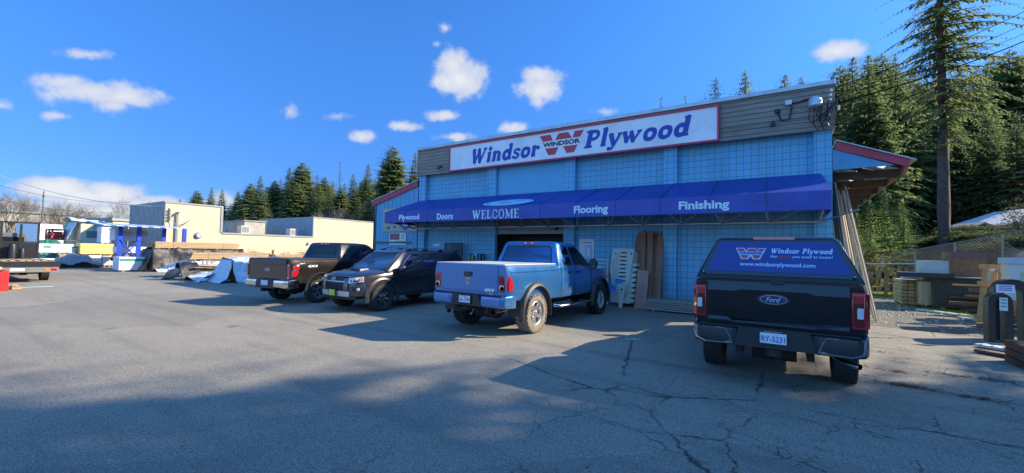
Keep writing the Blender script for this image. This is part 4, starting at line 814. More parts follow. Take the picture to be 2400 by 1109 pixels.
# ram-head badge
bd=sub('badge',tr); f=pm_y(yt-.016)
slab(bd,'shield',mchrome,f,[(-.055,zt-.29),(.055,zt-.29),(.055,zt-.35),(.0,zt-.42),(-.055,zt-.35)],0,.008)
slab(bd,'head',mtrim,f,[(-.012,zt-.30),(.012,zt-.30),(.016,zt-.36),(0,zt-.40),(-.016,zt-.36)],.008,.010)
for s in (1,-1): slab(bd,'horn',mtrim,f,[(s*.022,zt-.30),(s*.043,zt-.31),(s*.045,zt-.345),(s*.03,zt-.365),(s*.034,zt-.33),(s*.024,zt-.32)],.008,.010)
text('4X4',(.56,yt-.020,zt-.50),(1,0,0),(0,0,1),.26,.065,mwhite,tr,bold=.05,shear=.35); text('SLT',(.62,yt-.020,zt-.575),(1,0,0),(0,0,1),.11,.035,mchrome,tr,bold=.03)
for s in (1,-1):
    tl=sub('tail_light',tr); z0,z1=zb+.30,zt-.22+.02
    mb=MB(); mb.loft([[(s*.775,yt-.012,z) for z in (z0,z1)]+[(s*.775,yt+.05,z) for z in (z1,z0)],[(s*(w-.06),yt-.008,z) for z in (z0,z1)]+[(s*(w-.1),yt+.1,z) for z in (z1,z0)],[(s*(w+.004),yt+.06,z) for z in (z0,z1)]+[(s*(w-.06),yt+.1,z) for z in (z1,z0)],[(s*(w+.004),yt+.22,z) for z in (z0+.02,z1-.12)]+[(s*(w-.06),yt+.22,z) for z in (z1-.12,z0+.02)]])
    mb.build('lens',mlred,tl,smooth=30,bevel=.008); slab(tl,'reverse_lens',mlclear,pm_y(yt-.012),rect(*sorted((s*.80,s*(w-.08))),z0+.03,z0+.12),0,.006,r=.02)
    for k in (0,1): slab(tl,'lamp_ring',mldark,pm_y(yt-.012),[(s*.865+.05*math.cos(t),z1-.11-k*.16+.06*math.sin(t)) for t in [2*math.pi*i/16 for i in range(16)]],0,.006)
rb=rear_bumper(tr,pb,w,yt-.10,.62,.86,mid=.36)
slab(tr,'bumper_recess',mtrim,pm_y(yt-.06),[(-.40,.63),(.40,.63),(.34,.86),(-.34,.86)],0,.03)
slab(tr,'step_pad',mtrim,lambda a,b,e:Vector((a,b,.862+e)),rect(-.9,.9,yt-.08,yt+.02),0,.012)
plate(tr,.0,yt-.115,.76,'AL-7299',m=mplate,band='British Columbia')
mb=MB(); mb.box(-.05,.05,yt-.14,yt+.1,.53,.61); mb.box(-.03,.03,yt-.3,yt-.14,.53,.56); mb.tube([(-.11,yt-.16,.57),(.1,yt-.16,.57)],.014,6); mb.build('hitch',munder,tr)
mb=MB(); mb.tube([(.62,yt+.7,.55),(.66,yt+.15,.55),(.68,yt-.02,.53)],.045,12,cap=False); mb.build('exhaust_pipe',mchrome,tr,smooth=40)
for s in (1,-1):
    for yc in (0,wb):   # bolt-on flares
        fl=sub('fender_flare',tr); ri,ro=.565,.66; mb=MB(); rings=[]
        for i in range(19):
            t=R(-12+204*i/18); q=.05*abs(math.cos(t))**4
            rings.append([(s*(w-.012),yc+ro*math.cos(t),r_z+(ro+q*0)*math.sin(t)) for r_z in (.45,)]+[(s*(w+.06),yc+(ro-.03)*math.cos(t),.45+(ro-.03)*math.sin(t)),(s*(w+.085),yc+(ri+.01)*math.cos(t),.45+(ri+.01)*math.sin(t)),(s*(w-.03),yc+ri*math.cos(t),.45+ri*math.sin(t))])
        mb.loft(rings); mb.build('flare',mtrim,fl,smooth=40); mb=MB()
        for i in range(8): t=R(8+164*i/7); mb.lathe([(s*.0,.014),(s*.012,.012),(s*.014,0)],(s*(w+.04),yc+(ro-.022)*math.cos(t),.45+(ro-.022)*math.sin(t)),'x',6)
        mb.build('bolt',mchrome,fl)
    mb=MB(); mb.tube([(s*(w-.1),1.0,.5),(s*(w+.02),1.12,.47),(s*(w+.04),2.0,.46),(s*(w+.02),2.95,.47),(s*(w-.1),3.05,.5)],.045,10); rn=mb.build('running_board',mchrome,tr,smooth=40)
    for a in (1.35,2.2): slab(rn,'step_pad',mtrim,lambda a_,b_,e:Vector((s*b_,a_,.508+e)),rect(a,a+.5,w-.01,w+.07),0,.008)
    text('QUAD CAB',(s*(w+.004),2.75*1.0,zt-.42),(0,s,0),(0,0,1),.34,.035,mchrome,tr)
    slab(tr,'side_crease',pb,pm_x(s,w-.004),[(-1.0,zt-.14),(gap-.06,zt-.13),(gap-.06,zt-.115),(-1.0,zt-.12)],0,.008)
    slab(tr,'fender_flare_mudflap',mtrim,pm_y(-.66,-1),rect(*sorted((s*(w-.28),s*(w+.05))),.42,.72),0,.012)
# ---- black pickup with canopy -------------------------------------------
pk=paint('black car paint',(.002,.003,.006),.0,.2,(.02,.02,.024),.05)
mstone=mat('charcoal bumper',(.035,.037,.042),.4,.3)
PK=dict(paint=pk,w=.99,wb=3.68,yt=-1.12,gap=.72,zt=1.44,zr=1.93,wr=.74,r=.41,tw=.28,rr=.235,style='split',rim=malu,zb=.62,zh=1.30,cr=.95,ws=(2.75,2.15),nose=.95,ga=.07,poke=-.02,
 sidewin=[[(1.05,.06),(1.75,.05),(1.70,.82),(1.08,.82)],[(1.85,.05),(2.75,.03),(2.2,.80),(1.80,.82)]],seams=[.9,1.8,2.9],handles=[1.35,2.3],rearwin=[(-.7,.07),(.7,.07),(.6,.8),(-.6,.8)],bump=mchrome)
tr,pm,w,wb,yt,gap,zt,zc,zb,zr=pickup('pickup_truck',(-.20,7.72,0),'black pickup truck with a canopy whose rear window is a blue store advertisement',R(.5),PK)
cn=sub('canopy_cap',tr); L=lambda a,b,t:a+(b-a)*t
y0,y1,zc0,zc1,cw0,cw1=yt+.02,gap-.02,zt+.005,2.045,.965,.70
mb=MB(); rings=[]
for t,ins in ((0,0),(.04,0),(.5,0),(.88,0),(.95,.02),(.99,.06),(1.0,.16),(1.01,.4)):
    rings.append(rrect(L(y0,y0+.22,t)+ins,y1-ins*.5,L(cw0,cw1,min(t,.95))-ins,.05,L(zc0,zc1,t)))
mb.loft(rings); mb.build('canopy_shell',pk,cn,smooth=35)
fn=lambda a,t,e:Vector((a,L(y0,y0+.22,t)-e,L(zc0,zc1,t)+e*.3)); HH=zc1-zc0
hatch=sub('rear_hatch',cn)
P_=[(-.90,.09),(.90,.09),(.70,.90),(-.70,.90)]; Pm=rnd_poly([(a,b*HH) for a,b in P_],.06); 
mb=MB(); mb.prism([(a,b/HH) for a,b in Pm],fn,-.01,.012); mb.build('hatch_frame',mat('gloss black frame',(.006,.008,.014),.15,coat=1),hatch)
Q_=[(a,b/HH) for a,b in inset(rnd_poly([(-.83,.17*HH),(.83,.17*HH),(.655,.86*HH),(-.655,.86*HH)],.03),0)]
mb=MB(); mb.prism(Q_,fn,.0,.018); mb.build('window_film',mat('royal blue window film',(.008,.024,.20),.3,coat=.4,var=.08,vscale=3),hatch)
uu=Vector((1,0,0)); vv=(fn(0,1,0)-fn(0,0,0)).normalized(); nn=uu.cross(vv)
def onh(a,t): return fn(a,t,.019)
mpale=mat('pale blue film',(.42,.62,.85),.4)
strokes('Windsor',onh(-.03,.60),uu,vv,.32,.07,mpale,hatch,shear=.2,depth=.002,step=.0003,fat=1.15); strokes('Plywood',onh(.32,.60),uu,vv,.32,.07,mpale,hatch,shear=.2,depth=.002,step=.0003,fat=1.15)
strokes('the',onh(-.04,.50),uu,vv,.08,.038,mpale,hatch,shear=.15,depth=.002,step=.0003); strokes('you need to know!',onh(.21,.50),uu,vv,.43,.038,mpale,hatch,shear=.15,depth=.002,step=.0003)
text('experts',onh(.125,.522),uu,vv,.15,.035,mredink,hatch,bold=.02,shear=.3,depth=.002)
text('www.windsorplywood.com',onh(.03,.33),uu,vv,.86,.075,mpale,hatch,depth=.002,bold=.015)
pmh=panelmap(onh(-.44,.47),uu,vv); wlogo(pmh,.34,.145,mat('red film',(.55,.05,.06),.4),mnavy,hatch,outline=mpale)
for s in (1,-1):
    mb=MB(); mb.lathe([(0,.018),(-.02,.018),(-.028,0)],fn(s*.85,.13,.012),'y',12); mb.build('hatch_latch',mtrim,hatch); mb=MB(); mb.lathe([(0,.009),(-.01,.008),(-.012,0)],fn(s*.85,.13,.04),'y',8); mb.build('latch_cap',mlclear,hatch)
mb=MB(); mb.box(-.24,.24,y0+.215,y0+.25,zc1-.045,zc1-.012); mb.build('brake_light',mat('pink red lens',(.65,.10,.12),.2,coat=1),cn)
for s in (1,-1): window(cn,lambda a,t,e,s=s:Vector((s*(L(cw0,cw1,t)+e),a,L(zc0,zc1,t))),[(y0+.35,.18),(y1-.12,.18),(y1-.16,.78),(y0+.42,.78)],'side_window',scale=(1,HH))
# tailgate
zt2=zt-.02
tg=slab(tr,'tailgate',pk,pm_y(yt+.03),rect(-.80,.80,zb+.20,zt2),0,.04,r=.02,bevel=.008)
slab(tg,'spoiler_lip',pk,lambda a,b,e:Vector((a,yt-.01-e*(1-.85*max(0,min(1,(b-zt2+.14)/.135))),b)),[(-.795,zt2-.14),(-.45,zt2-.14),(-.38,zt2-.115),(.38,zt2-.115),(.45,zt2-.14),(.795,zt2-.14),(.795,zt2-.005),(-.795,zt2-.005)],0,.028,bevel=.008)
slab(tg,'camera_recess',mtrim,pm_y(yt-.038),rect(-.03,.13,zt2-.02,zt2+.03),0,.015)
slab(tg,'lower_ridge',pk,lambda a,b,e:Vector((a,yt-.01-e*(1-.8*max(0,min(1,(b-zb-.24)/.06))),b)),[(-.79,zb+.25),(-.79,zb+.30),(-.55,zb+.30),(-.45,zb+.24),(.45,zb+.24),(.55,zb+.30),(.79,zb+.30),(.79,zb+.25)],0,.02,bevel=.006)
ov=sub('badge',tr); ell=lambda rx,rz,cz:[(rx*math.cos(t),cz+rz*math.sin(t)) for t in [2*math.pi*i/36 for i in range(36)]]
zo=zt2-.225
slab(ov,'badge_bezel',mtrim,pm_y(yt-.012),ell(.185,.075,zo),0,.006); slab(ov,'badge_rim',mchrome,pm_y(yt-.012),ell(.155,.062,zo),0,.012); slab(ov,'badge_face',mat('badge navy',(.01,.025,.12),.15,coat=1),pm_y(yt-.012),ell(.143,.052,zo),0,.015)
text('Ford',(0,yt-.028,zo),(1,0,0),(0,0,1),.17,.06,mlclear,ov,shear=.4,bold=.004,depth=.002)
tx=text('F-150',(0.02,yt-.0105,zt2-.385),(1,0,0),(0,0,1),1.12,.115,pk,tg,bold=.01,depth=.008,name='stamped_lettering'); bv=tx.modifiers.new('bevel','BEVEL'); bv.width=.004; bv.limit_method='ANGLE'
for s in (1,-1):
    tl=sub('tail_light',tr); z0,z1=zb+.28,zt-.10
    mb=MB(); mb.loft([[(s*.815,yt-.02,z) for z in (z0,z1)]+[(s*.815,yt+.05,z) for z in (z1,z0)],[(s*(w-.05),yt-.012,z) for z in (z0,z1)]+[(s*(w-.1),yt+.1,z) for z in (z1,z0)],[(s*(w+.006),yt+.06,z) for z in (z0+.01,z1-.01)]+[(s*(w-.06),yt+.1,z) for z in (z1,z0)],[(s*(w+.006),yt+.20,z) for z in (z0+.03,z1-.03)]+[(s*(w-.06),yt+.2,z) for z in (z1,z0)]])
    mb.build('lens',mlred,tl,smooth=30,bevel=.008); slab(tl,'lamp_housing',mldark,pm_y(yt-.020),rect(*sorted((s*.83,s*.93)),z0+.03,z1-.12),0,.006,r=.02); slab(tl,'reverse_lens',mlclear,pm_y(yt-.026),rect(*sorted((s*.865,s*.925)),z0+.13,z0+.26),0,.006,r=.01)
    slab(tl,'light_bar',mat('lit red lens',(.75,.06,.07),.2,coat=1),pm_y(yt-.020),rect(*sorted((s*.825,s*.94)),z1-.035,z1-.018),0,.006)
rb=rear_bumper(tr,mstone,w-.01,yt-.10,.55,.80,mid=.40)
for s in (1,-1):
    fnb=lambda a,b,e:Vector((s*a,yt-.122-e+max(0,a-.84)*.8,b))
    P1=[(.47,.585),(.80,.575),(.93,.61),(.965,.70),(.96,.775),(.55,.775)]
    ch=slab(tr,'bumper_panel',mat('brushed grey bumper',(.13,.14,.155),.3,.85,var=.1),fnb,P1,-.02,.012); 
    for seg in (((.47,.585),(.80,.575)),((.80,.575),(.93,.61)),((.93,.61),(.965,.70)),((.965,.70),(.96,.775)),((.96,.775),(.55,.775)),((.55,.775),(.47,.585))):
        a,b=[fnb(p[0],p[1],.012) for p in seg]; mb=MB(); mb.bar(a,b,.012,.014); mb.build('chrome_edge',mchrome,ch)
    slab(tr,'parking_sensor',mtrim,fnb,[(.86+.012*math.cos(t),.70+.012*math.sin(t)) for t in [math.pi*i/5 for i in range(10)]],.012,.016)
slab(tr,'plate_recess',mtrim,pm_y(yt-.07),[(-.46,.56),(.46,.56),(.40,.80),(-.40,.80)],0,.02)
slab(tr,'step_pad',mtrim,lambda a,b,e:Vector((a,b,.802+e)),rect(-.9,.9,yt-.09,yt+.02),0,.012)
p=plate(tr,0,yt-.105,.70,'RY-5231',w=.305,h=.15,band=None); text('Windsor Plywood',(0,-.0135,.083),(1,0,0),(0,0,1),.2,.014,mwhite,p,depth=.001); 
mb=MB(); mb.box(-.05,.05,yt-.12,yt+.1,.47,.55); mb.box(-.09,.09,yt-.05,yt-.03,.45,.57); mb.build('hitch',munder,tr)
mb=MB(); mb.tube([(.55,yt+.9,.5),(.66,yt+.35,.50),(.74,yt+.12,.47),(.89,yt-.02,.455)],.035,14,cap=False); mb.build('exhaust_pipe',mchrome,tr,smooth=40)
# ---- dark brown pickup ---------------------------------------------------
pd=paint('dark brown car paint',(.013,.010,.009),.35,.28,(.14,.12,.10),.2)
PD=dict(paint=pd,w=.975,wb=3.7,yt=-1.10,gap=.74,zt=1.37,zr=1.93,wr=.72,r=.40,tw=.27,rr=.25,style='split',rim=malu,zb=.56,zh=1.24,cr=.98,ws=(2.85,2.3),nose=.95,ga=.09,poke=-.0,
 sidewin=[[(1.12,.06),(1.82,.05),(1.77,.82),(1.22,.82)],[(1.94,.05),(2.82,.03),(2.25,.80),(1.86,.82)]],seams=[.98,1.88,2.95],handles=[1.4,2.3],rearwin=[(-.74,.12),(.74,.12),(.62,.82),(-.62,.82)],bump=mchrome)
tr,pm,w,wb,yt,gap,zt,zc,zb,zr=pickup('pickup_truck',(-13.45,7.72,0),'dark brown pickup truck with chrome bumper at the left end of the parked row',R(9),PD)
slab(tr,'bed_cover',mat('black vinyl cover',(.03,.03,.035),.6,var=.2),lambda a,b,e:Vector((a,b,zt+e)),rect(-w+.06,w-.06,yt-.0,gap-.06),0,.025,bevel=.01)
tg=slab(tr,'tailgate',pd,pm_y(yt+.02),rect(-.85,.85,zb+.22,zt+.004),0,.035,r=.02,bevel=.008)
slab(tg,'tailgate_ridge',pd,pm_y(yt-.015),[(-.84,zt-.16),(.84,zt-.16),(.84,zt-.01),(-.84,zt-.01)],0,.02,bevel=.008)
ov=sub('badge',tr); zo=zt-.32; slab(ov,'badge_rim',mchrome,pm_y(yt-.015),ell(.12,.05,zo),0,.008); slab(ov,'badge_face',mat('badge navy',(.01,.025,.12),.15,coat=1),pm_y(yt-.015),ell(.105,.038,zo),0,.011); text('Ford',(0,yt-.028,zo),(1,0,0),(0,0,1),.13,.045,mlclear,ov,shear=.4,depth=.002)
for s in (1,-1):
    tl=sub('tail_light',tr); z0,z1=zb+.25,zt-.14
    mb=MB(); mb.loft([[(s*.87,yt-.016,z) for z in (z0+.0,z1)]+[(s*.87,yt+.05,z) for z in (z1,z0)],[(s*(w-.04),yt-.012,z) for z in (z0,z1)]+[(s*(w-.1),yt+.1,z) for z in (z1,z0)],[(s*(w+.008),yt+.08,z) for z in (z0+.01,z1)]+[(s*(w-.06),yt+.1,z) for z in (z1,z0)],[(s*(w+.008),yt+.34,z) for z in (z0+.20,z1-.02)]+[(s*(w-.06),yt+.34,z) for z in (z1-.02,z0+.2)]])
    mb.build('lens_surround',mchrome,tl,smooth=30)
    for (ya,yb,za,zb_) in ((.10,.315,z1-.15,z1-.035),): slab(tl,'lens',mlred,pm_x(s,w+.006),[(yt+.08,z1-.16),(yt+.31,z1-.16),(yt+.31,z1-.05),(yt+.08,z1-.04)],0,.008)
    slab(tl,'lens',mlred,pm_x(s,w+.006),[(yt+.08,z0+.05),(yt+.20,z0+.06),(yt+.29,z1-.24),(yt+.29,z1-.19),(yt+.08,z1-.19)],0,.008)
    slab(tl,'lens',mlred,pm_y(yt-.016),rect(*sorted((s*.885,s*(w-.035))),z0+.04,z1-.03),0,.008)
    text('4X4',(s*(w+.002),yt+.78,zt-.20),(0,s,0),(0,0,1),.36,.075,mwhite,tr,bold=.02,shear=.2)
    # wheel lip
    for yc in (0,wb):
        mb=MB(); rings=[]
        for i in range(17):
            t=R(-5+190*i/16); rings.append([(s*(w-.01),yc+.56*math.cos(t),.42+.56*math.sin(t)),(s*(w+.03),yc+.53*math.cos(t),.42+.53*math.sin(t)),(s*(w+.03),yc+.495*math.cos(t),.42+.495*math.sin(t)),(s*(w-.03),yc+.49*math.cos(t),.42+.49*math.sin(t))])
        mb.loft(rings); mb.build('wheel_arch_lip',pd,tr,smooth=40)
rb=rear_bumper(tr,mchrome,w,yt-.10,.52,.76,mid=.36); slab(tr,'bumper_centre',mtrim,pm_y(yt-.05),[(-.44,.50),(.44,.50),(.37,.77),(-.37,.77)],0,.05); plate(tr,0,yt-.112,.66,'KH 4187',m=mplate,band=None) if False else None
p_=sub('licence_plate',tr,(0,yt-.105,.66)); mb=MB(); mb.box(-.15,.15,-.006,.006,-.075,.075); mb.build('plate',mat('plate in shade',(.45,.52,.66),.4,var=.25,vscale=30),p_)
mb=MB(); mb.tube([(.6,yt+.6,.5),(.66,yt+.1,.48),(.66,yt-.02,.47)],.035,12,cap=False); mb.build('exhaust_pipe',munder,tr)
# ---- grey SUV ------------------------------------------------------------
pg=paint('grey brown car paint',(.036,.032,.038),.55,.3,(.2,.18,.16),.2)
sv=thing('suv',(-10.50,7.95,0),'dark grey suv with silver skid plate backed in beside the brown pickup','suv',rz=math.pi)
w=.94
mb=MB(); mb.loft([body_ring(-3.86,.78,.60,1.14),body_ring(-3.78,.88,.52,1.18),body_ring(-3.4,.935,.48,1.20),body_ring(-1.6,w,.44,1.17),body_ring(-.55,w,.44,1.14,.06),body_ring(-.2,w,.44,1.12,.10),body_ring(.25,w-.01,.46,1.09,.15),body_ring(.55,w-.05,.50,1.04,.20),body_ring(.72,w-.13,.52,.98,.22),body_ring(.80,w-.24,.55,.93,.2)])
bd=mb.build('body',pg,sv,smooth=30); rz_=.385
cut(bd,[(w-.33,w+.2,0,rz_+.03,.475),(-w-.2,-w+.33,0,rz_+.03,.475),(w-.33,w+.2,-2.79,rz_+.03,.475),(-w-.2,-w+.33,-2.79,rz_+.03,.475)])
cabo,sp_,ep=greenhouse(sv,pg,1.13,1.73,-3.80,-.12,-3.45,-.92,w-.045,.66,wf=.02)
wins=[[(-1.55,.06),(-.52,.05),(-.60,.10),(-1.13,.80),(-1.53,.84)],[(-2.45,.06),(-1.65,.06),(-1.64,.84),(-2.36,.83)],[(-3.55,.12),(-2.72,.12),(-2.62,.80),(-3.28,.78)]]
scut=[]
for s in (1,-1):
    fn=sp_(s)
    for k,pl in enumerate(wins): wo_=window(sv,fn,[(a,b) for a,b in pl],mg=(mcar if k==0 else mcart),scale=(1,.6),fw=.022,r=.04); scut.append(QS[wo_.name])
    for yy in (-.42,-1.6,-2.55): slab(sv,'door_seam',mtrim,pm_x(s,w-.012),[(yy,.5),(yy+.008,.5),(yy+.008,1.10),(yy,1.10)],0,.009)
    for yy in (-1.5,-2.42): slab(sv,'door_handle',mtrim,pm_x(s,w-.01),rect(yy,yy+.18,.94,.975),0,.035,r=.012)
    slab(sv,'rocker_moulding',pg,pm_x(s,w-.02),rect(-2.3,-.5,.46,.56),0,.04,bevel=.01)
    slab(sv,'side_step',munder,lambda a,b,e:Vector((s*b,a,.40+e)),rect(-2.2,-.55,w-.12,w+.0),0,.05)
    mirror(sv,s,w-.06,-.56,1.20,pg)
    wheel(sv,s*(w-.115),0,rz_,.26,.225,'seven',malc,rot=.3); wheel(sv,s*(w-.115),-2.79,rz_,.26,.225,'seven',malc,rot=.9)
    for yc in (0,-2.79):
        mb=MB(); rings=[]
        for i in range(19):
            t=R(-14+208*i/18); q=math.cos(t)
            rings.append([(s*(w-.02),yc+.60*q,.40+.57*math.sin(t)),(s*(w+.010),yc+.56*q,.40+.53*math.sin(t)),(s*(w+.018),yc+.49*q,.40+.485*math.sin(t)),(s*(w-.03),yc+.47*q,.40+.47*math.sin(t))])
        mb.loft(rings); mb.build('fender_flare',pg,sv,smooth=40)
    rl=sub('roof_rail',sv); mb=MB(); mb.bar((s*.60,-2.6,1.80),(s*.60,-1.25,1.80),.045,.03); mb.build('rail_bar',mchrome if True else mtrim,rl,bevel=.008)
    for yy in (-2.62,-1.9,-1.2): mb=MB(); mb.bar((s*.60,yy-.10,1.735),(s*.60,yy+.10,1.735),.06,.10,tw=.05,th=.06); mb.build('rail_foot',mtrim,rl,bevel=.01)
w2=window(sv,ep(True),[(-.79,.03),(.79,.03),(.66,.86),(-.66,.86)],'windscreen',mg=mcarr,scale=(1,.95),fw=.03,r=.08)
for x0,x1 in ((-.55,-.08),(.05,.55)): mb=MB(); mb.bar((x0,-.16,1.17),(x1,-.30,1.23),.02,.015); mb.build('wiper',mtrim,sv)
w1=window(sv,ep(False),[(-.68,.1),(.68,.1),(.6,.82),(-.6,.82)],'rear_window',mg=mcart,scale=(1,.6),fw=.03,r=.08)
greencut(cabo,1.13,1.73,-3.80,-.12,-3.45,-.92,w-.045,.66,scut[:3],[(ep(False),QS[w1.name]),(ep(True),QS[w2.name])],.02)
seats(sv,[-1.35,-2.35],1.13)
slab(sv,'rear_spoiler',pg,lambda a,b,e:Vector((a,b,1.70+e)),[(-.62,-3.62),(.62,-3.62),(.66,-3.2),(-.66,-3.2)],0,.05,bevel=.015)
slab(sv,'sunroof',mglass,lambda a,b,e:Vector((a,b,1.742+e)),rect(-.4,.4,-1.75,-1.25),0,.006,r=.05)
# hood with scoop
mb=MB(); rr_=[]
for y_,w1,z_,c in ((-.12,.80,1.125,.035),(.25,.76,1.095,.04),(.55,.68,1.045,.035),(.74,.56,.985,.02),(.80,.50,.945,0)):
    rr_.append([(x*w1,y_,z_+c*(1-x*x)+(.018 if .45<abs(x)<.75 else 0)) for x in [-1+.2*i for i in range(11)]]+[(w1,y_,z_-.06),(-w1,y_,z_-.06)])
mb.loft(rr_); mb.build('bonnet',pg,sv,smooth=50)
mb=MB(); mb.loft([[(-.24,-.02,1.15),(.24,-.02,1.15),(.24,-.02,1.172),(-.24,-.02,1.172)],[(-.25,.30,1.12),(.25,.30,1.12),(.235,.28,1.175),(-.235,.28,1.175)]]); sc_=mb.build('bonnet_scoop',pg,sv,bevel=.01)
mb=MB(); mb.prism(rect(-.21,.21,1.128,1.166),pm_y(.296,1),-.02,.008); mb.build('scoop_opening',mtrim,sc_)
# front fascia wrapped round the nose
path=[Vector(p) for p in ((-.955,.46),(-.90,.62),(-.74,.80),(-.52,.885),(0,.925),(.52,.885),(.74,.80),(.90,.62),(.955,.46))]
cum=[0]
for i in range(1,len(path)): cum.append(cum[-1]+(path[i]-path[i-1]).length)
mid_=cum[4]
def fr(u,z,e):
    q=max(0,min(cum[-1]-1e-6,u+mid_)); i=max(j for j in range(len(cum)-1) if cum[j]<=q); t=(q-cum[i])/(cum[i+1]-cum[i]); p=path[i].lerp(path[i+1],t)
    d=(path[i+1]-path[i]).normalized(); n_=Vector((-d.y,d.x)); k=(z-.7); 
    return Vector((p.x,p.y,0))+Vector((n_.x,n_.y,0))*(e-abs(k)*.10-max(0,z-.86)*.35)+Vector((0,0,z))
def wrap(root,name,m,us,zlo,zhi,e0,e1,**k):
    mb=MB(); n=max(2,int(abs(us[1]-us[0])/.06)+1); g=lambda f,t: f if isinstance(f,(int,float)) else f(t)
    rings=[]
    for i in range(n+1):
        t=i/n; u=us[0]+(us[1]-us[0])*t; a,b=g(zlo,t),g(zhi,t); rings.append([fr(u,a,e0),fr(u,a,e1),fr(u,(a+b)/2,e1),fr(u,b,e1),fr(u,b,e0)])
    mb.loft(rings); return mb.build(name,m,root,smooth=30,**k)
T=cum[-1]/2
fb=wrap(sv,'front_bumper',pg,(-T,T),.46,.90,-.12,0)
wrap(sv,'upper_grille',mtrim,(-.43,.43),.855,lambda t:.965-.02*abs(t-.5)*2,-.05,.012)
wrap(sv,'grille_surround',pg,(-.50,.50),.965,.995,-.05,.03,bevel=.006); wrap(sv,'grille_brow',mchrome,(-.45,.45),.835,.855,-.05,.035,bevel=.005)
lg=wrap(sv,'lower_grille',mtrim,(-.38,.38),.60,.81,-.04,.008)
mb=MB()
for j in range(5):
    for i in range(-6,7):
        u=i*.058+(j%2)*.029; z=.625+j*.038
        if abs(u)<.36:
            pts=[fr(u+.027*math.cos(R(60*k)),z+.018*math.sin(R(60*k)),.016) for k in range(6)]; mb.tube(pts+[pts[0]],.0035,4)
mb.build('mesh_pattern',mgun,lg)
for s in (1,-1):
    wrap(sv,'grille_pillar',pg,(s*.40,s*.56),.56,.94,-.05,.035,bevel=.008)
    hl=wrap(sv,'headlight',mlclear,(s*.56,s*.98),lambda t:.80+.05*t,lambda t:.945+.04*t,-.05,.022,bevel=.006)
    wrap(hl,'lamp_core',mtrim,(s*.62,s*.86),.845,.895,0,.026); wrap(hl,'indicator_lens',mamber,(s*.88,s*.97),.88,.965,0,.028)
    mb=MB(); mb.lathe([(0,.032),(.02,.030),(.022,0)],fr(s*.70,.872,.02),'y',14); mb.build('projector',mchrome,hl)
    fg=wrap(sv,'fog_lamp_pod',mtrim,(s*.66,s*.90),.60,lambda t:.72-.02*t,-.05,.012,bevel=.004)
    mb=MB(); c=fr(s*.84,.645,.012); 
    q=Vector((s*.35,.94,0)).normalized(); a_,b_=frame(q); mb.loft([[c+q*d+(a_*math.cos(t)+b_*math.sin(t))*rad for t in [2*math.pi*i/14 for i in range(14)]] for d,rad in ((-.01,.045),(.02,.042),(.025,.01))]); mb.build('fog_lens',mlclear,fg,smooth=40)
    wrap(sv,'fog_bar',mgun,(s*.68,s*.80),.615,.635,0,.022)
wrap(sv,'skid_plate',mat('silver plastic',(.5,.52,.56),.35,.7,var=.08),(-.60,.60),lambda t:.44+.0*t,.585,-.06,.045,bevel=.012); wrap(sv,'lower_valance',munder,(-.8,.8),.36,.46,-.14,.0)
em=sub('badge',sv,(0,.93,.905)); 
for rx,rz2,rad in ((.075,.052,.0075),(.030,.045,.006),(.048,.02,.006)):
    pts=[(rx*math.cos(t),.012,rz2*math.sin(t)+(.014 if rad<.007 and rx>.04 else 0)) for t in [2*math.pi*i/24 for i in range(25)]]; mb=MB(); mb.tube(pts,rad,6); mb.build('badge_ring',mchrome,em,smooth=40)
p_=sub('licence_plate',sv,(.16*0,.985,.535)); mb=MB(); mb.box(-.165,.165,-.012,.0,-.10,.10); mb.build('plate_frame',mtrim,p_)
mb=MB(); mb.box(-.13,.13,.0,.006,-.075,.075); mb.build('plate',mat('lime plate',(.42,.62,.05),.4,dirt=(.05,.12,.02),dscale=22,damt=.9),p_)
mb=MB(); mb.box(-.6,.6,-3.5,.6,.36,.5); mb.tube([(-.8,-2.79,.385),(.8,-2.79,.385)],.045,8); mb.tube([(-.8,0,.385),(.8,0,.385)],.04,8); mb.build('chassis',munder,sv)
mb=MB(); mb.loft([[(x,y0,z) for y0,z in ((yy,.48),(yy,.70),(yy+.2,.70),(yy+.2,.48))] for x,yy in ((-.92,-3.72),(-.75,-3.9),(.75,-3.9),(.92,-3.72))]); mb.build('rear_bumper',pg,sv,bevel=.02)
for s in (1,-1): slab(sv,'tail_light',mlred,pm_y(-3.80),rect(*sorted((s*.72,s*.86)),.90,1.16),0,.06,r=.02)
# ---------------------------------------------------------------- neighbouring buildings
CX=-40.0
mcream=mat('cream stucco',(.56,.47,.30),.85,var=.05,vscale=.8,bump=.15,bscale=12,dirt=(.50,.41,.25),dscale=.7,damt=.5); mgreyf=mat('grey flashing',(.25,.27,.29),.5,.3)
mblu=mat('blue grey stucco',(.20,.27,.33),.8,var=.12); mcorr=m_corr('grey corrugated cladding',(.30,.31,.31),'x',.28); mconc=mat('stained concrete',(.36,.34,.28),.9,var=.3,vscale=1.2,bump=.2)
wh=thing('warehouse',(CX,20,0),'flat roofed cream warehouse with a grey corrugated end behind the lumber yard','warehouse')
def blk(x0,x1,y0,y1,z0,z1,name,m): mb=MB(); mb.box(x0-CX,x1-CX,y0-20,y1-20,z0,z1); return mb.build(name,m,wh)
ya=PX(389.5,476,CX).y; yb=PX(521.5,488,CX).y; yc=PX(735,510,CX).y; z1=4.95; z2=2.72; z3=4.75
blk(CX-8,CX,ya,yb,0,z1,'wall',mcream); blk(CX-7.8,CX+.012,ya-.08,ya-.002,0,z1-.02,'corrugated_cladding',mcorr)
mb=MB()
for i in range(27): x=-7.75+i*.288; mb.box(x,x+.14,ya-20-.15,ya-20-.081,.0,z1-.02)
mb.build('cladding_ribs',mat('grey cladding rib',(.36,.37,.37),.6,.1,var=.1),wh)
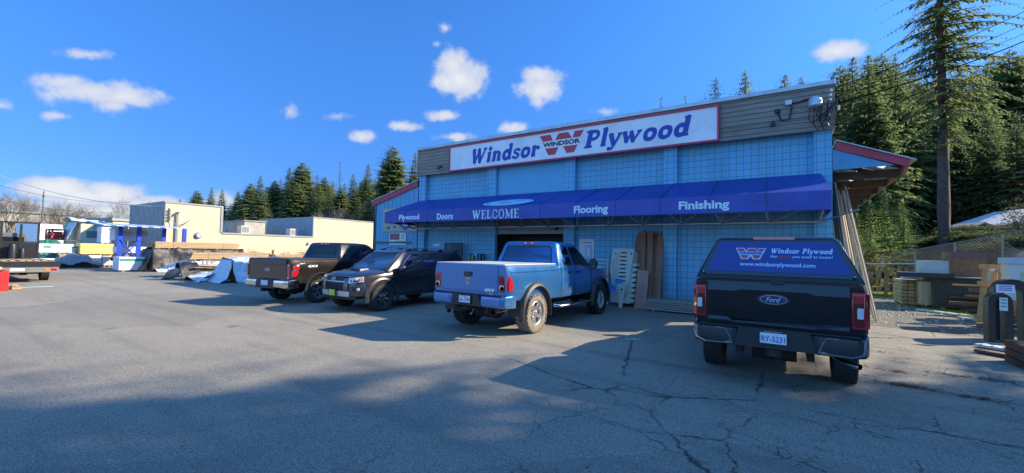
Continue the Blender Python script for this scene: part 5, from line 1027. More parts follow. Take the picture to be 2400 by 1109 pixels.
blk(CX-9,CX-.003,yb+.01,yc,0,z2,'wall',mcream); blk(CX-11,CX,yc+.01,36,0,z3,'wall',mcream)
blk(CX-8.1,CX+.06,ya-.12,yb+.06,z1,z1+.12,'roof_edge',mgreyf); blk(CX-9,CX+.06,yb+.07,yc-.05,z2,z2+.14,'roof_edge',mgreyf); blk(CX-11.05,CX+.06,yc-.03,36.1,z3,z3+.10,'roof_edge',mgreyf)
blk(CX-9,CX+.02,yc-.04,yc+.005,z2+.15,z3,'end_wall',mblu); blk(CX+.021,CX+.06,yc-.06,yc+.06,z2+.1,z3,'corner_trim',mgreyf); blk(CX+.013,CX+.06,yb-.1,yb+.06,z2+.12,z1,'corner_trim',mgreyf)
a=PX(700,620,CX-6); blk(CX-14,CX-5,yb+4,yc-2.2,z2,z2+1.5,'roof_penthouse',mconc); blk(CX-14.1,CX-4.9,yb+3.9,yc-2.1,z2+1.51,z2+1.6,'roof_edge',mgreyf)
def hv(x,y,l):
    t=thing('rooftop_unit',(x,y,z2+.0),l,'air unit'); mb=MB(); mb.box(-.4,.4,-.35,.35,.15,.85); mb.build('casing',mat('unit cream',(.5,.48,.42),.5),t); mb=MB(); mb.box(.401,.42,-.28,.28,.25,.75); mb.build('louvre',mat('louvre grey',(.2,.2,.2),.5),t); mb=MB(); mb.box(-.3,-.2,-.3,.3,0,.149); mb.box(.2,.3,-.3,.3,0,.149); mb.build('feet',mgreyf,t); return t
hv(CX-1.6,yc-1.3,'cream air unit on the low warehouse roof, against the blue grey end wall'); hv(CX-1.1,yb+2.2,'small cream air unit on the low warehouse roof near the tall block')
def vent(px,py,r,l):
    p=PX(px,py,CX); t=thing('wall_vent',p,l,'vent'); mb=MB(); mb.lathe([(0,r),(.15,r),(.22,r*.7),(.22,0)],(0,0,0),'x',20); mb.build('hood',mmetal,t,smooth=40); mb=MB(); mb.lathe([(.0,r*1.3),(.02,r*1.3),(.02,r)],n=20); mb.build('flange',mgreyf,t)
vent(464,552,.22,'larger round metal vent on the cream warehouse wall'); vent(722,571,.12,'smaller round metal vent on the cream warehouse wall')
p=PX(420,505,CX+.4); t=thing('wall_light',(CX,p.y,p.z),'tall grey pole lamp beside the cream wall corner','lamp'); mb=MB(); mb.box(.1,.2,-.05,.05,-p.z,.2); mb.build('pole',mgreyf,t); mb=MB(); mb.box(.05,.5,-.08,.08,.2,.28); mb.build('lamp_head',mgreyf,t)
p=PX(398,490,CX+.05); t=thing('cable_bracket',p,'grey insulator bracket with loose cable on the cream wall corner','bracket'); mb=MB()
for i in range(4): mb.lathe([(-.07,0),(-.05,.09),(.05,.09),(.07,0)],(.08,0,-.1-i*.24),'z',8)
mb.box(0,.04,-.03,.03,-1.0,.1); mb.build('insulators',mgreyf,t); mb=MB(); mb.tube([(.1,0,-.5),(.2,.3,-1.2),(.1,.9,-1.1),(.2,1.3,-.75),(.1,.8,-1.25),(.1,.1,-1.4)],.025,5); mb.build('cable',mgreyf,t)
p=PY(205+116,517,ya-.09); t=thing('wall_sign',p,'small pale blue sign on the corrugated warehouse end','sign'); mb=MB(); mb.box(-.5,.5,-.03,0,-.35,.35); mb.build('panel',mat('pale sign',(.35,.5,.62),.5),t); mb=MB(); mb.box(-.38,.25,-.036,-.031,-.05,.05); mb.build('text_line',mnavy,t)
# far concrete building and others
mtilt=mat('far concrete wall',(.33,.30,.24),.9,var=.12,vscale=.2,dirt=(.42,.39,.32),dscale=.25,damt=.6)
def far_at(px,dist,z=0):
    d=ray(px,570); h=Vector((d.x,d.y,0)).normalized(); return Vector((h.x*dist,h.y*dist,z))
def facebox(name,pxa,pxb,dist,zt_,m,label,cat,depth=12,edge=True,z0=0):
    a=far_at(pxa,dist);b=far_at(pxb,dist*1.02); t=thing(name,a,label,cat); u=(b-a); n=Vector((-u.y,u.x,0)).normalized()
    if n.dot(a)<0: n=-n
    mb=MB(); P=[Vector((0,0,0)),u,u+n*depth,n*depth]; mb.add([tuple(p+Vector((0,0,z))) for z in (z0,zt_) for p in P],[(0,3,2,1),(4,5,6,7),(0,1,5,4),(1,2,6,5),(2,3,7,6),(3,0,4,7)]); mb.build('wall',m,t)
    if edge: mb=MB(); un=u.normalized(); Q=[-un*.2-n*.2,u+un*.2-n*.2,u+un*.2+n*(depth+.2),-un*.2+n*(depth+.2)]; mb.add([tuple(p+Vector((0,0,z))) for z in (zt_+.01,zt_+.35) for p in Q],[(0,3,2,1),(4,5,6,7),(0,1,5,4),(1,2,6,5),(2,3,7,6),(3,0,4,7)]); mb.build('roof_edge',mgreyf,t)
    return t,u,n
t,u,n=facebox('industrial_building',-260,190,88,5.6,mtilt,'long low pale concrete building behind the bare trees at the left','building',20)
f_=lambda s,z0,z1,w,m,nm:(lambda mb:(mb.add([tuple(u.normalized()*(s*u.length+k)-n*e+Vector((0,0,z))) for e in (.0,.06) for k,z in ((0,z0),(w,z0),(w,z1),(0,z1))],[(0,1,2,3),(7,6,5,4),(0,4,5,1),(1,5,6,2),(2,6,7,3),(3,7,4,0)]),mb.build(nm,m,t)))(MB())
for s in (.12,.34,.56,.6): f_(s,3.2,4.4,2.6,mdark,'window')
for s in (.05,.25,.45,.65,.85): f_(s,0,5.55,.12,mat('joint grey',(.2,.19,.17),.9),'panel_joint')
facebox('warehouse',150,262,95,5.2,mat('grey metal cladding',(.22,.24,.26),.6,.2,var=.1),'grey metal warehouse far behind the motorhome','warehouse',12)
facebox('office_block',262,330,74,4.6,mcream,'small pale block far behind the teal roof','building',10)
t,u,n=facebox('truck_trailer',88,148,62,3.5,mat('trailer white',(.72,.73,.76),.4),'white box trailer parked in front of the far concrete building','trailer',2.6,edge=False,z0=.9)
mb=MB()
for k in (.15,.8,.9): q=u*k; mb.lathe([(-.3,0),(-.3,.5),(.3,.5),(.3,0)],(q.x+n.x*.5,q.y+n.y*.5,.5),'y',12)
mb.build('wheel_set',mtyre,t)
t,u,n=facebox('shed',217,284,50,3.25,mat('teal fascia',(.03,.42,.45),.5),'shed with bright teal roof edge beside the corrugated wall','shed',4,edge=False,z0=2.9)
mb=MB(); un=u.normalized()
for k in (.05,.5,.95): q=u*k+n*.5; mb.box(q.x-.1,q.x+.1,q.y-.1,q.y+.1,0,2.9)
mb.build('post',mgreyf,t)
# ---------------------------------------------------------------- lumber yard (stacks run away from us, long sides in the sun)
mlum=m_board('fresh sawn lumber',((.42,.27,.14),(.35,.22,.11),(.48,.33,.19)),.09,axis='z',along='y',groove=.14,knots=False,gcol=(.10,.05,.02))
mwrap=m_cloth('white lumber wrap',(.66,.68,.72),.45,2.5,.7,(.48,.5,.55)); mtarpw=m_cloth('white plastic tarp',(.62,.68,.78),.3,3.5,1.0,(.5,.56,.66)); mtarpk=m_cloth('black plastic tarp',(.014,.014,.017),.5,2,.35,(.03,.03,.034))
mgrn=mat('green print',(.02,.26,.16),.5); myel=m_cloth('yellow wrap',(.66,.48,.16),.45,2,.5,(.55,.40,.14)); mpr=mat('grey print',(.2,.24,.25),.6)
def tarp_sheet(parent,name,m,fn,nu,nv,amp,seed):
    # fn(u,v)->point,normal ; a creased sheet with its own thickness
    rng=random.Random(seed); vs=[];fs=[];o=Vector((seed*3.1,seed*1.7,0))
    for i in range(nu+1):
        for j in range(nv+1):
            p,nrm=fn(i/nu,j/nv); q=p*1.1+o; d=noise.noise(Vector((q.x*.8,q.y*2.2,q.z*1.0)))*amp+abs(noise.noise(q*3.1))*amp*.6+noise.noise(q*7)*amp*.25
            vs.append(p+nrm*d)
    for i in range(nu):
        for j in range(nv): a=i*(nv+1)+j; fs.append((a,a+1,a+nv+2,a+nv+1))
    mb=MB(); mb.add(vs,fs); ob=mb.build(name,m,parent,smooth=50,recalc=False); q=ob.modifiers.new('thick','SOLIDIFY'); q.thickness=.012; return ob
def over(x0,x1,y0,y1,z0,z1,flare=.15,sides=('px',)):
    # profile across a stack: ground on the sunny side, up, over the top, down the far side
    pr=[(x1+flare,z0),(x1+flare*.4,z0+(z1-z0)*.45),(x1+.02,z1-.05),(x1-.1,z1+.03),((x0+x1)/2,z1+.05),(x0,z1),(x0-flare,z0+.1)]
    def fn(u,v):
        q=v*(len(pr)-1); i=min(int(q),len(pr)-2); t=q-i; a=Vector(pr[i]).lerp(Vector(pr[i+1]),t); d=Vector(pr[i+1])-Vector(pr[i]); n=Vector((d.y,-d.x)).normalized()
        return Vector((a.x,y0+(y1-y0)*u,a.y)),Vector((n.x,0,n.y))
    return fn
def endsheet(x0,x1,y,z0,z1,flare=.4):
    return lambda u,v:(Vector((x0+(x1-x0)*u+(u-.5)*flare*(1-v),y-flare*(1-v)**1.5,z0+(z1-z0)*v)),Vector((0,-1,0)))
def pack(label,x0,x1,y0,y1,z0,z1,m,name='lumber_pack',cat='lumber',group=None,rag=True,seed=1):
    t=thing(name,((x0+x1)/2,(y0+y1)/2,z0),label,cat,group); rng=random.Random(seed); mb=MB(); n=max(1,int((z1-z0)/.09)); k=max(1,int((x1-x0)/.28)); w=(x1-x0)/k; hz=(z1-z0)/n
    for j in range(n):
        for i in range(k):
            e=rng.uniform(-.06,.06) if rag else 0; e2=rng.uniform(-.06,.06)
            mb.box(x0-(x0+x1)/2+i*w+.004,x0-(x0+x1)/2+(i+1)*w-.004,(y0-y1)/2+e,(y1-y0)/2+e2,j*hz+.003,(j+1)*hz-.003)
    mb.build('boards',m,t); mb=MB()
    for q in (.15,.5,.85): yy=(y0-y1)/2+(y1-y0)*q; mb.box((x0-x1)/2+.05,(x1-x0)/2-.05,yy,yy+.09,-.09,-.001)
    mb.build('bearers',mlum,t); mb=MB()
    for q in (.2,.8): yy=(y0-y1)/2+(y1-y0)*q; mb.box((x1-x0)/2+.001,(x1-x0)/2+.008,yy,yy+.03,0,z1-z0)
    mb.build('strap',mpr,t); return t
# A: black tarped stack
XA=-33.6; yA0=PX(350,640,XA).y; yA1=PX(567,600,XA).y; zA=PX(440,583,XA).z; zA2=PX(440,569,XA).z
pack('long pack of fresh boards topping the black tarped stack',XA-1.1,XA-.02,yA0+.2,PX(560,575,XA).y,zA+.02,zA2+.03,mlum,seed=3)
t=thing('tarped_stack',(XA-.6,yA0,0),'lumber stack under a creased black plastic tarp','lumber'); mb=MB(); mb.box(-.5,.5,.15,yA1-yA0-.1,.1,zA-.08); mb.build('boards',mlum,t)
f0=over(-.62,.6,.05,yA1-yA0+.1,.05,zA-.04,.30); tarp_sheet(t,'black_tarp',mtarpk,f0,70,26,.10,2)
tarp_sheet(t,'black_tarp_end',mtarpk,endsheet(-.65,.68,.03,.05,zA-.06,.45),20,20,.12,4); tarp_sheet(t,'pale_tarp_edge',m_cloth('dull blue tarp',(.20,.26,.36),.4,3,1),lambda u,v:(Vector((-1.0+.5*u,-.05-.25*(1-v),.05+(zA-.1)*v*.92)),Vector((0,-1,0))),10,18,.12,7)
tarp_sheet(t,'tarp_skirt',m_cloth('pale crumpled plastic',(.6,.64,.62),.35,5,1),lambda u,v:(Vector((.75+.6*v,.2+2.6*u,.22*(1-v)+.02)),Vector((0,0,1))),26,8,.12,9)
# B: big wrapped stack in front, three board packs on printed wrap
XB=-26.6; q=lambda px,py:PX(px,py,XB); yB0=q(447,640).y; yB1=q(740,640).y
zb1=q(500,608).z; zb2=q(500,592).z; zb0=q(500,626).z
pack('long pack of sawn boards on the printed white wrapped lumber',XB-1.15,XB-.02,yB0,q(632,600).y,zb1,zb2,mlum,seed=5)
pack('long sawn board pack continuing behind the brown pickup',XB-1.2,XB-.05,q(645,600).y,yB1+4,zb1-.02,zb2-.10,mlum,seed=6)
t=thing('wrapped_stack',(XB-.6,yB0,0),'white wrapped lumber stack printed with green grey letters','lumber'); mb=MB(); mb.box(-.58,.57,.04,yB1-yB0,.08,zb1-.1); mb.build('wrap',mwrap,t,bevel=.03)
for i,px in enumerate((488,575,650)):
    a=q(px,612); text('TFP',(.585,a.y-yB0,(zb0+zb1)/2+.06),(0,1,0),(0,0,1),.75,.20,mpr,t,bold=.02)
    mb=MB(); mb.prism([(a.y-yB0-.75,(zb0+zb1)/2-.02),(a.y-yB0-.50,(zb0+zb1)/2+.14),(a.y-yB0-.66,(zb0+zb1)/2+.14)],lambda u,v,e:(.575+e,u,v),0,.012); mb.build('printed_mark',mgrn,t)
mb=MB(); mb.box(.571,.58,.1,yB1-yB0-.1,zb0-.12,zb0-.03); mb.build('printed_band',mgrn,t)
tarp_sheet(t,'wrap_flap',mtarpw,endsheet(-.75,.2,.0,.45,zb1-.1,.8),12,12,.1,12)
pst=thing('stake',(XB+.06,q(638,600).y,0),'dark steel stake upright beside the sawn board packs','stake'); mb=MB(); mb.box(-.05,.05,-.05,.05,0,q(638,588).z+.06); mb.box(-.08,.08,-.08,.08,0,.03); mb.build('post',mat('rusty steel',(.16,.07,.04),.8,var=.3),pst)
# C: loose broken pile with crumpled tarps
XC=-24.6; q=lambda px,py:PX(px,py,XC); yC0=q(432,650).y; yC1=q(528,650).y
t=thing('scrap_pile',(XC-.5,yC0,0),'low pile of loose boards half wrapped in torn white and black plastic','lumber'); rng=random.Random(8); mb=MB()
for i in range(26):
    y=rng.uniform(.1,.9); z=.06+.03*i*.9; mb.bar((rng.uniform(-.5,.45),y,z),(rng.uniform(-.5,.5),y+rng.uniform(1.2,2.2),z+rng.uniform(-.06,.08)),.18,.035)
mb.build('boards',mlum,t)
tarp_sheet(t,'black_tarp',mtarpk,lambda u,v:(Vector((-.6+1.15*v,-.1+.8*u,.85*math.sin(math.pi*(.15+.85*v))+.02)),Vector((0,-.3,1))),16,16,.10,14)
tarp_sheet(t,'torn_white_sheet',mtarpw,lambda u,v:(Vector((.35+.9*v,.1+2.6*u,.42*(1-v)*math.sin(math.pi*(.2+.7*u))+.02)),Vector((.5,0,1))),30,10,.10,16); tarp_sheet(t,'torn_blue_sheet',mtarpw,lambda u,v:(Vector((-.9+.9*v,-.5+.6*u,.55*v+.02)),Vector((0,-.5,1))),12,10,.12,17)
# D: white shrouded stack in front
XD=-21.9; q=lambda px,py:PX(px,py,XD); yD0=q(540,660).y; zD=q(560,608).z
t=thing('shrouded_stack',(XD-.6,yD0,0),'stack draped to the ground in shiny crumpled white plastic, left of the brown pickup','lumber'); LD=3.4
mb=MB(); mb.box(-.45,.45,.3,LD,.08,zD-.12); mb.build('boards',mlum,t)
tarp_sheet(t,'white_tarp',mtarpw,over(-.5,.55,.05,LD,.02,zD-.02,.50),60,34,.16,21); tarp_sheet(t,'white_tarp_end',mtarpw,endsheet(-.55,.65,.08,.02,zD-.03,.55),26,24,.16,23)
tarp_sheet(t,'white_tarp_edge',mtarpw,lambda u,v:(Vector((-1.0+.5*u,-.9+1.4*v,.02+.95*v*(.4+.6*u))),Vector((-.5,-.5,.5))),10,14,.1,24)
# further stacks toward the left, sitting beneath and beside the cantilever rack
def wrapped(label,X,pxa,pxb,py,zlo,zhi,dep,m,extra=None,seed=1,group=None):
    a=PX(pxa,py,X).y;b=PX(pxb,py,X).y; t=thing('wrapped_pack',(X-dep/2,a,zlo),label,'lumber',group); rng=random.Random(seed)
    mb=MB(); mb.box(-dep/2,dep/2,0,b-a,.0,zhi-zlo-.01); mb.build('wrap',m,t,bevel=.04); L=b-a
    mb=MB()
    for q_ in (.15,.6,.9): mb.box(-dep/2+.05,dep/2-.05,L*q_,L*q_+.09,-.08,-.003)
    mb.build('bearers',mlum,t)
    if extra=='green':
        for i in range(max(2,int(L/1.3))): mb=MB(); y=.5+i*1.3+rng.uniform(-.1,.1); mb.box(dep/2+.001,dep/2+.01,y,y+.34,(zhi-zlo)*.55,(zhi-zlo)*.55+.12); mb.build('printed_mark',mgrn,t)
    if extra=='band': mb=MB(); mb.box(dep/2+.001,dep/2+.01,.05,L-.05,(zhi-zlo)*.68,(zhi-zlo)*.86); mb.build('printed_band',mgrn,t)
    if extra=='tri': mb=MB(); mb.prism([(L*.25,.12),(L*.42,.12),(L*.33,.36)],lambda u,v,e:(dep/2+e,u,v),.001,.01); mb.build('printed_mark',mgrn,t)
    if extra=='tag':
        for k in (.2,.72): mb=MB(); mb.box(dep/2+.001,dep/2+.012,L*k,L*k+.5,(zhi-zlo)*.5,(zhi-zlo)*.82); mb.build('printed_panel',mat('tan print',(.6,.42,.22),.5),t)
    return t
XE=-42.0
wrapped('white wrapped pack with green marks left of the torn tarp, highest in its stack',XE,80,172,600,1.0,1.62,1.2,mwrap,'green',31)
wrapped('low white wrapped pack lying behind the flatbed deck',XE,80,138,612,.1,.62,1.2,mwrap,None,32)
pack('short brown board pack under the green marked white wrap',XE-1.1,XE-.05,PX(140,610,XE).y,PX(172,610,XE).y,.42,.95,mlum,seed=33)
wrapped('long yellow wrapped pack under the motorhome window',XE+.4,186,266,600,.92,1.7,1.2,myel,None,34)
wrapped('white wrapped pack with a green triangle below the yellow pack',XE+.4,188,238,612,.1,.86,1.2,mwrap,'tri',35)
wrapped('short blue grey wrapped pack below the yellow pack',XE+.5,240,266,612,.1,.84,1.2,m_cloth('grey blue wrap',(.40,.46,.55),.5,3,.6),'tag',36)
XK=XE+5.2
wrapped('white wrapped pack with tan labels on the upper arms of the blue rack',XK-.2,268,344,558,1.93,2.72,1.1,mwrap,'tag',37)
wrapped('tall white wrapped pack left of the blue rack posts',XE-.8,236,262,570,1.75,2.95,1.1,mwrap,None,41)
wrapped('white wrapped pack on the lower arms of the blue rack',XK-.2,275,350,590,1.10,1.55,1.1,mwrap,None,38)
pack('thin tan board pack on the lowest arms of the blue rack',XK-.8,XK+.2,PX(272,600,XK).y,PX(338,600,XK).y,.76,.98,mlum,seed=39)
wrapped('white wrapped pack with a green band in front of the blue rack',XK+2.6,278,345,620,.08,.92,1.2,mwrap,'band',40)
t=thing('crumpled_tarp',PX(165,618,XE+.8).xy.to_3d(),'heap of crumpled grey and black plastic left of the green triangle pack','tarp'); tarp_sheet(t,'tarp',m_cloth('grey crumple',(.30,.32,.36),.4,5,1),lambda u,v:(Vector((-.6+1.2*v,-1.0+2.6*u,.95*math.sin(math.pi*u)**.7*math.sin(math.pi*(.1+.8*v))+.02)),Vector((.2,0,1))),30,18,.22,44)
mb=MB(); mb.box(-.4,.3,-.5,1.0,0,.45); mb.build('boards',mat('dark wood',(.05,.04,.035),.8),t)
# cantilever rack with blue posts and striped roof
mblue=mat('rack blue',(.012,.06,.5),.4,var=.1)
ra_=thing('cantilever_rack',(XK-.2,PX(272,600,XK).y,0),'blue steel cantilever rack with a blue and white striped sheet roof','rack'); o=ra_.location
for px in (274,318,376,424):
    y=PX(px,600,XK).y-o.y; mb=MB(); mb.box(.52,.72,y-.11,y+.11,0,2.86); mb.build('post',mblue,ra_)
    mb=MB()
    for z in (.9,1.86): mb.box(-.6,.519,y-.04,y+.04,z-.1,z)
    mb.box(.721,1.3,y-.08,y+.08,0,.12); mb.build('arm',mblue,ra_)
y0,y1=[PX(px,600,XK).y-o.y for px in (274,318)]
mb=MB(); mb.bar((.75,y0,2.0),(.75,y1,.6),.06,.06); mb.bar((.75,y0,.6),(.75,y1,2.0),.06,.06,up=(1,0,0)); mb.build('brace',mblue,ra_)
kc=NB('striped sheet'); X_=kc.sep(); g=kc.math('LESS_THAN',kc.math('FRACT',kc.math('DIVIDE',X_[1],.62)),.45); kc.col(kc.mix(g,(.55,.62,.68),(.05,.14,.40))); kc.b.inputs['Roughness'].default_value=.4
mb=MB(); ye=PX(443,553,XK+1.3).y-o.y; ys_=PX(237,545,XK+1.3).y-o.y; mb.prism([(-1.5,2.84),(1.5,3.06),(1.5,3.10),(-1.5,2.88)][::-1],lambda u,v,e:(-u,e,v),ys_,ye); mb.build('roof',kc.m,ra_)
# motorhome
XM=-49; q=lambda px,py:PX(px,py,XM); rv=thing('motorhome',(XM-1.2,q(187,560).y,0),'cream motorhome with a wide grey window, parked behind the yellow pack','motorhome'); L_=q(300,560).y-q(187,560).y
mrv=mat('motorhome cream',(.50,.45,.34),.4,var=.05)
mb=MB(); mb.loft([[(x,y,z) for x,z in ((1.2,.7),(1.22,1.6),(1.18,3.2),(1.0,3.42),(-1.0,3.42),(-1.18,3.2),(-1.22,1.6),(-1.2,.7))] for y in (0,L_)]); mb.build('body',mrv,rv,bevel=.05)
mb=MB(); mb.box(1.2,1.24,L_*.12,L_*.48,2.15,2.75); mb.build('window',mat('rv glass',(.10,.16,.2),.1,ior=2),rv,bevel=.02); mb=MB(); mb.box(1.21,1.235,L_*.52,L_*.66,1.1,2.95); mb.build('door',mat('rv door',(.24,.27,.34),.5),rv)
mb=MB()
for i in range(4): mb.box(1.15,1.2,L_*.2+i*L_*.1,L_*.23+i*L_*.1,3.14,3.2)
mb.build('marker_lamps',mamber,rv); mb=MB()
for k in (.2,.75): mb.lathe([(.9,0),(.9,.4),(1.22,.4),(1.22,0)],(0,L_*k,.4),'x',16)
mb.build('wheels',mtyre,rv)
t=thing('roof_tarp',(XM-1.2,q(187,560).y,3.44),'white tarp draped over the motorhome roof and front','tarp'); tarp_sheet(t,'tarp',mtarpw,lambda u,v:(Vector((-1.35+2.7*v,-.6+(L_*.75)*u,.05+.30*math.sin(math.pi*v)*(1-.6*u))),Vector((0,0,1))),24,12,.12,51)
tarp_sheet(t,'tarp_front',mtarpw,lambda u,v:(Vector((-1.2+2.4*u,-.25-.45*(1-v),-1.5+1.5*v)),Vector((0,-1,0))),16,14,.15,52)
# yard fence and odds behind flatbed
def chain_fence(label,a,b,h,step,z0=0,mpost=mat('dull galvanised wire',(.22,.24,.24),.6,.3),net=True):
    a=Vector(a);b=Vector(b); t=thing('chain_link_fence',a,label,'fence'); L=(b-a).length; u=(b-a).normalized(); n=max(1,int(L/step))
    for i in range(n+1): p=u*(L*i/n); mb=MB(); mb.tube([p,p+Vector((0,0,h))],.03,6); mb.build('post',mpost,t)
    mb=MB(); mb.tube([Vector((0,0,h-.02)),b-a+Vector((0,0,h-.02))],.02,6); mb.tube([Vector((0,0,.06)),b-a+Vector((0,0,.06))],.01,4); mb.build('rail',mpost,t)
    if net:
        mb=MB(); k=int(L/.14); d=.14; up=Vector((0,0,1))
        for i in range(k):
            for s in (1,-1):
                p0=u*(i*d); nseg=1; m_=int(h/d); x_end=i+s*m_
                pe=max(0,min(k,x_end)); q_=abs(pe-i)*d
                if q_>0: mb.bar(p0+up*.06,u*(pe*d)+up*(.06+q_*(h-.1)/ (m_*d)),.0045,.0045)
        mb.build('mesh',mpost,t)
    return t
chain_fence('galvanised chain link fence in front of the green barrels, left yard',far_at(84,47),far_at(190,47),1.9,2.6)
for i,(px,c,lab) in enumerate(((105,(.02,.16,.10),'green barrel behind the yard fence, left of its partner'),(123,(.015,.12,.08),'dark green barrel behind the yard fence nearest the tarp heap'))):
    p=far_at(px,49); t=thing('barrel',p,lab,'barrel'); mb=MB(); mb.lathe([(0,0),(0,.62),(.7,.70),(1.5,.62),(1.85,.3),(1.9,0)],(0,0,0),'z',18); mb.build('tank',mat('barrel%d'%i if False else ('tank green dark' if i else 'tank green'),c,.5),t,smooth=40); mb=MB(); mb.lathe([(.68,.705),(.76,.705)],(0,0,0),'z',18); mb.build('hoop',mat('hoop green',(.01,.08,.06),.5),t)
t=thing('red_rack',far_at(128,52),'rusty red crate rack standing behind the green barrels','rack'); mb=MB()
for z in (1.9,2.3,2.7): mb.box(-1.2,1.2,-.4,.4,z,z+.12)
for x in (-1.2,0,1.1): mb.box(x,x+.1,-.4,-.3,0,2.8)
mb.build('frame',mat('rack red',(.4,.05,.03),.6,var=.3),t); mb=MB(); mb.box(-1.1,1.1,-.3,.3,2.03,2.29); mb.box(-1.0,.8,-.3,.3,2.43,2.6); mb.build('boards',mat('rack red dark',(.28,.04,.03),.7,var=.4),t)
# ---------------------------------------------------------------- flatbed truck
c=G(140,613.6,.88); fb=thing('flatbed_truck',(c.x,c.y-1.22,0),'flatbed truck with black headboard frame, seen from behind at the left edge','flatbed truck'); mst=mat('flatbed steel black',(.02,.02,.024),.45,.3,var=.2)
DL=4.6
mb=MB(); mb.box(-DL,0,-1.22,1.22,.80,.88); mb.build('deck',mat('worn deck planks',(.25,.18,.11),.8,var=.3,vscale=2),fb)
mb=MB(); mb.box(-.0+.001,.07,-1.24,1.24,.66,.89); mb.box(-DL,0,1.221,1.26,.70,.90); mb.box(-DL,0,-1.26,-1.221,.70,.90); mb.build('side_rail',mst,fb)
mb=MB(); mb.box(.03,.09,-1.2,1.2,.44,.655); rbm=mb.build('light_bar',mat('grey bumper beam',(.20,.195,.18),.5,.3,var=.15),fb)
for y in (-1.0,-.75,.85,1.05): mb=MB(); mb.box(.091,.105,y-.08,y+.08,.50,.60); mb.build('tail_light',mlred if abs(y)>.9 else mamber,fb)
mb=MB(); mb.box(.091,.10,-.2,.2,.50,.61); mb.build('licence_plate',mplate,fb)
hb=sub('headboard',fb,(-DL,0,.9)); mb=MB()
for y in (-1.2,-.62,0,.62,1.2): mb.box(-.04,.04,y-.04,y+.04,.0,1.72 if abs(y)!=.62 else 1.68)
mb.box(-.04,.04,-1.24,1.24,1.721,1.80); mb.box(-.03,.03,-1.24,1.24,.78,.84); mb.build('frame',mst,hb); mb=MB(); mb.box(-.02,.02,-1.2,1.2,0,.77); mb.build('panel',mat('headboard black',(.012,.012,.016),.4),hb)
mb=MB(); mb.loft([[(x,y,z) for y,z in ((-.95,.5),(-.98,1.3),(-.82,2.15),(.82,2.15),(.98,1.3),(.95,.5))] for x in (-DL-.2,-DL-1.5)]); cb=mb.build('cab',mat('flatbed cab grey',(.12,.13,.14),.3,coat=.6),fb,bevel=.04)
mb=MB(); mb.box(-DL-.2+.001,-DL-.17,-.75,.75,1.35,1.95); mb.build('rear_window',mglass,cb)
mb=MB(); mb.loft([[(x,y,z) for y,z in ((-.95,.5),(-.96,1.2),(.96,1.2),(.95,.5))] for x in (-DL-1.5,-DL-2.6)]); mb.build('bonnet',mat('flatbed cab grey',(.12,.13,.14),.3),fb,bevel=.04)
mb=MB(); mb.box(-DL-2,-.1,-.4,-.3,.55,.79); mb.box(-DL-2,-.1,.3,.4,.55,.79); mb.tube([(-1.4,-1,.38),(-1.4,1,.38)],.08,8); mb.box(-2.6,-1.9,.55,1.1,.35,.7); mb.build('chassis',munder,fb)
for x in (-1.4,-DL-1.6):
    for s in (1,-1):
        wh_=sub('wheel',fb,(x,s*.98,.38)); wh_.rotation_euler=(0,0,math.pi/2); tyre(wh_,.38,.26,.22,.01,mtyre,False); rim(wh_,.22,.26,'split',mgun,1 if s>0 else -1)
for i,(x,y,h,r) in enumerate(((-DL+.3,.35,.72,.14),(-DL+.3,.66,.5,.10))):
    t=thing('fuel_can',(c.x+x,c.y-1.22+y,.885),('tall' if i==0 else 'short')+' black round drum standing on the flatbed deck behind the headboard','drum'); mb=MB(); mb.lathe([(0,0),(0,r),(h*.85,r),(h,r*.7),(h,0)],(0,0,0),'z',16); mb.build('drum',mst,t,smooth=40); mb=MB(); mb.lathe([(h*.4,r+.008),(h*.45,r+.008)],(0,0,0),'z',16); mb.build('hoop',mgun,t)
t=thing('deck_boards',(c.x-1.9,c.y-1.2,.885),'loose tan boards lying on the flatbed deck','lumber'); mb=MB(); rng=random.Random(3)
for i in range(9): y=-1+i*.23; mb.bar((rng.uniform(-1.6,-1.2),y,.02),(rng.uniform(.8,1.4),y+rng.uniform(-.1,.1),.02),.14,.03)
mb.build('boards',mlum,t)
# red boxes at the left edge
mrb=mat('red carton',(.62,.02,.02),.45,var=.1); pr_=G(3,684)
for i,(z,lab) in enumerate(((0,'red carton on the asphalt at the left edge, bottom of the stack'),(.36,'open topped red carton resting on the lower red one'))):
    t=thing('carton',(pr_.x-.28,pr_.y-.2,z),lab,'box'); mb=MB(); mb.box(-.3,.3,-.35,.35,.0,.355); mb.build('box',mrb,t,bevel=.01); mb=MB(); mb.box(.301,.306,-.2,.1,.1,.24); mb.build('printed_panel',mat('pale print',(.7,.3,.28),.5),t)
    if i: mb=MB(); mb.bar((.3,0,.37),(.42,0,.42),.5,.01); mb.bar((-.3,0,.37),(-.4,0,.46),.5,.01); mb.build('flap',mat('carton board',(.5,.34,.2),.8),t)
t=thing('board_offcut',G(32,676),'short tan board offcut beside the red cartons','lumber'); mb=MB(); mb.box(-.5,.7,-.12,.12,.01,.10); mb.bar((-.4,.1,.13),(.5,-.05,.13),.12,.03); mb.build('boards',mlum,t)
t=thing('plastic_strip',G(72,674),'thin pale teal strip lying on the asphalt near the red cartons','strip'); mb=MB(); mb.bar((0,-.55,.015),(0,.6,.015),.05,.012); mb.build('strip',mat('pale teal',(.4,.62,.6),.4),t)
t=thing('chalk_mark',G(1478,796),'pale green paint mark on the asphalt beside the sunlit patch','marking'); mb=MB(); mb.prism([(-.13,-.02),(.11,-.0),(.10,.035),(-.12,.02)],lambda u,v,e:(u,v,e),-.0,.006-.0); mb.prism([(.0,.06),(.17,.09),(.16,.12),(.02,.09)],lambda u,v,e:(u,v,e),0,.006); mb.build('paint',mat('mint paint',(.3,.55,.42),.7),t,loc=(0,0,.006))
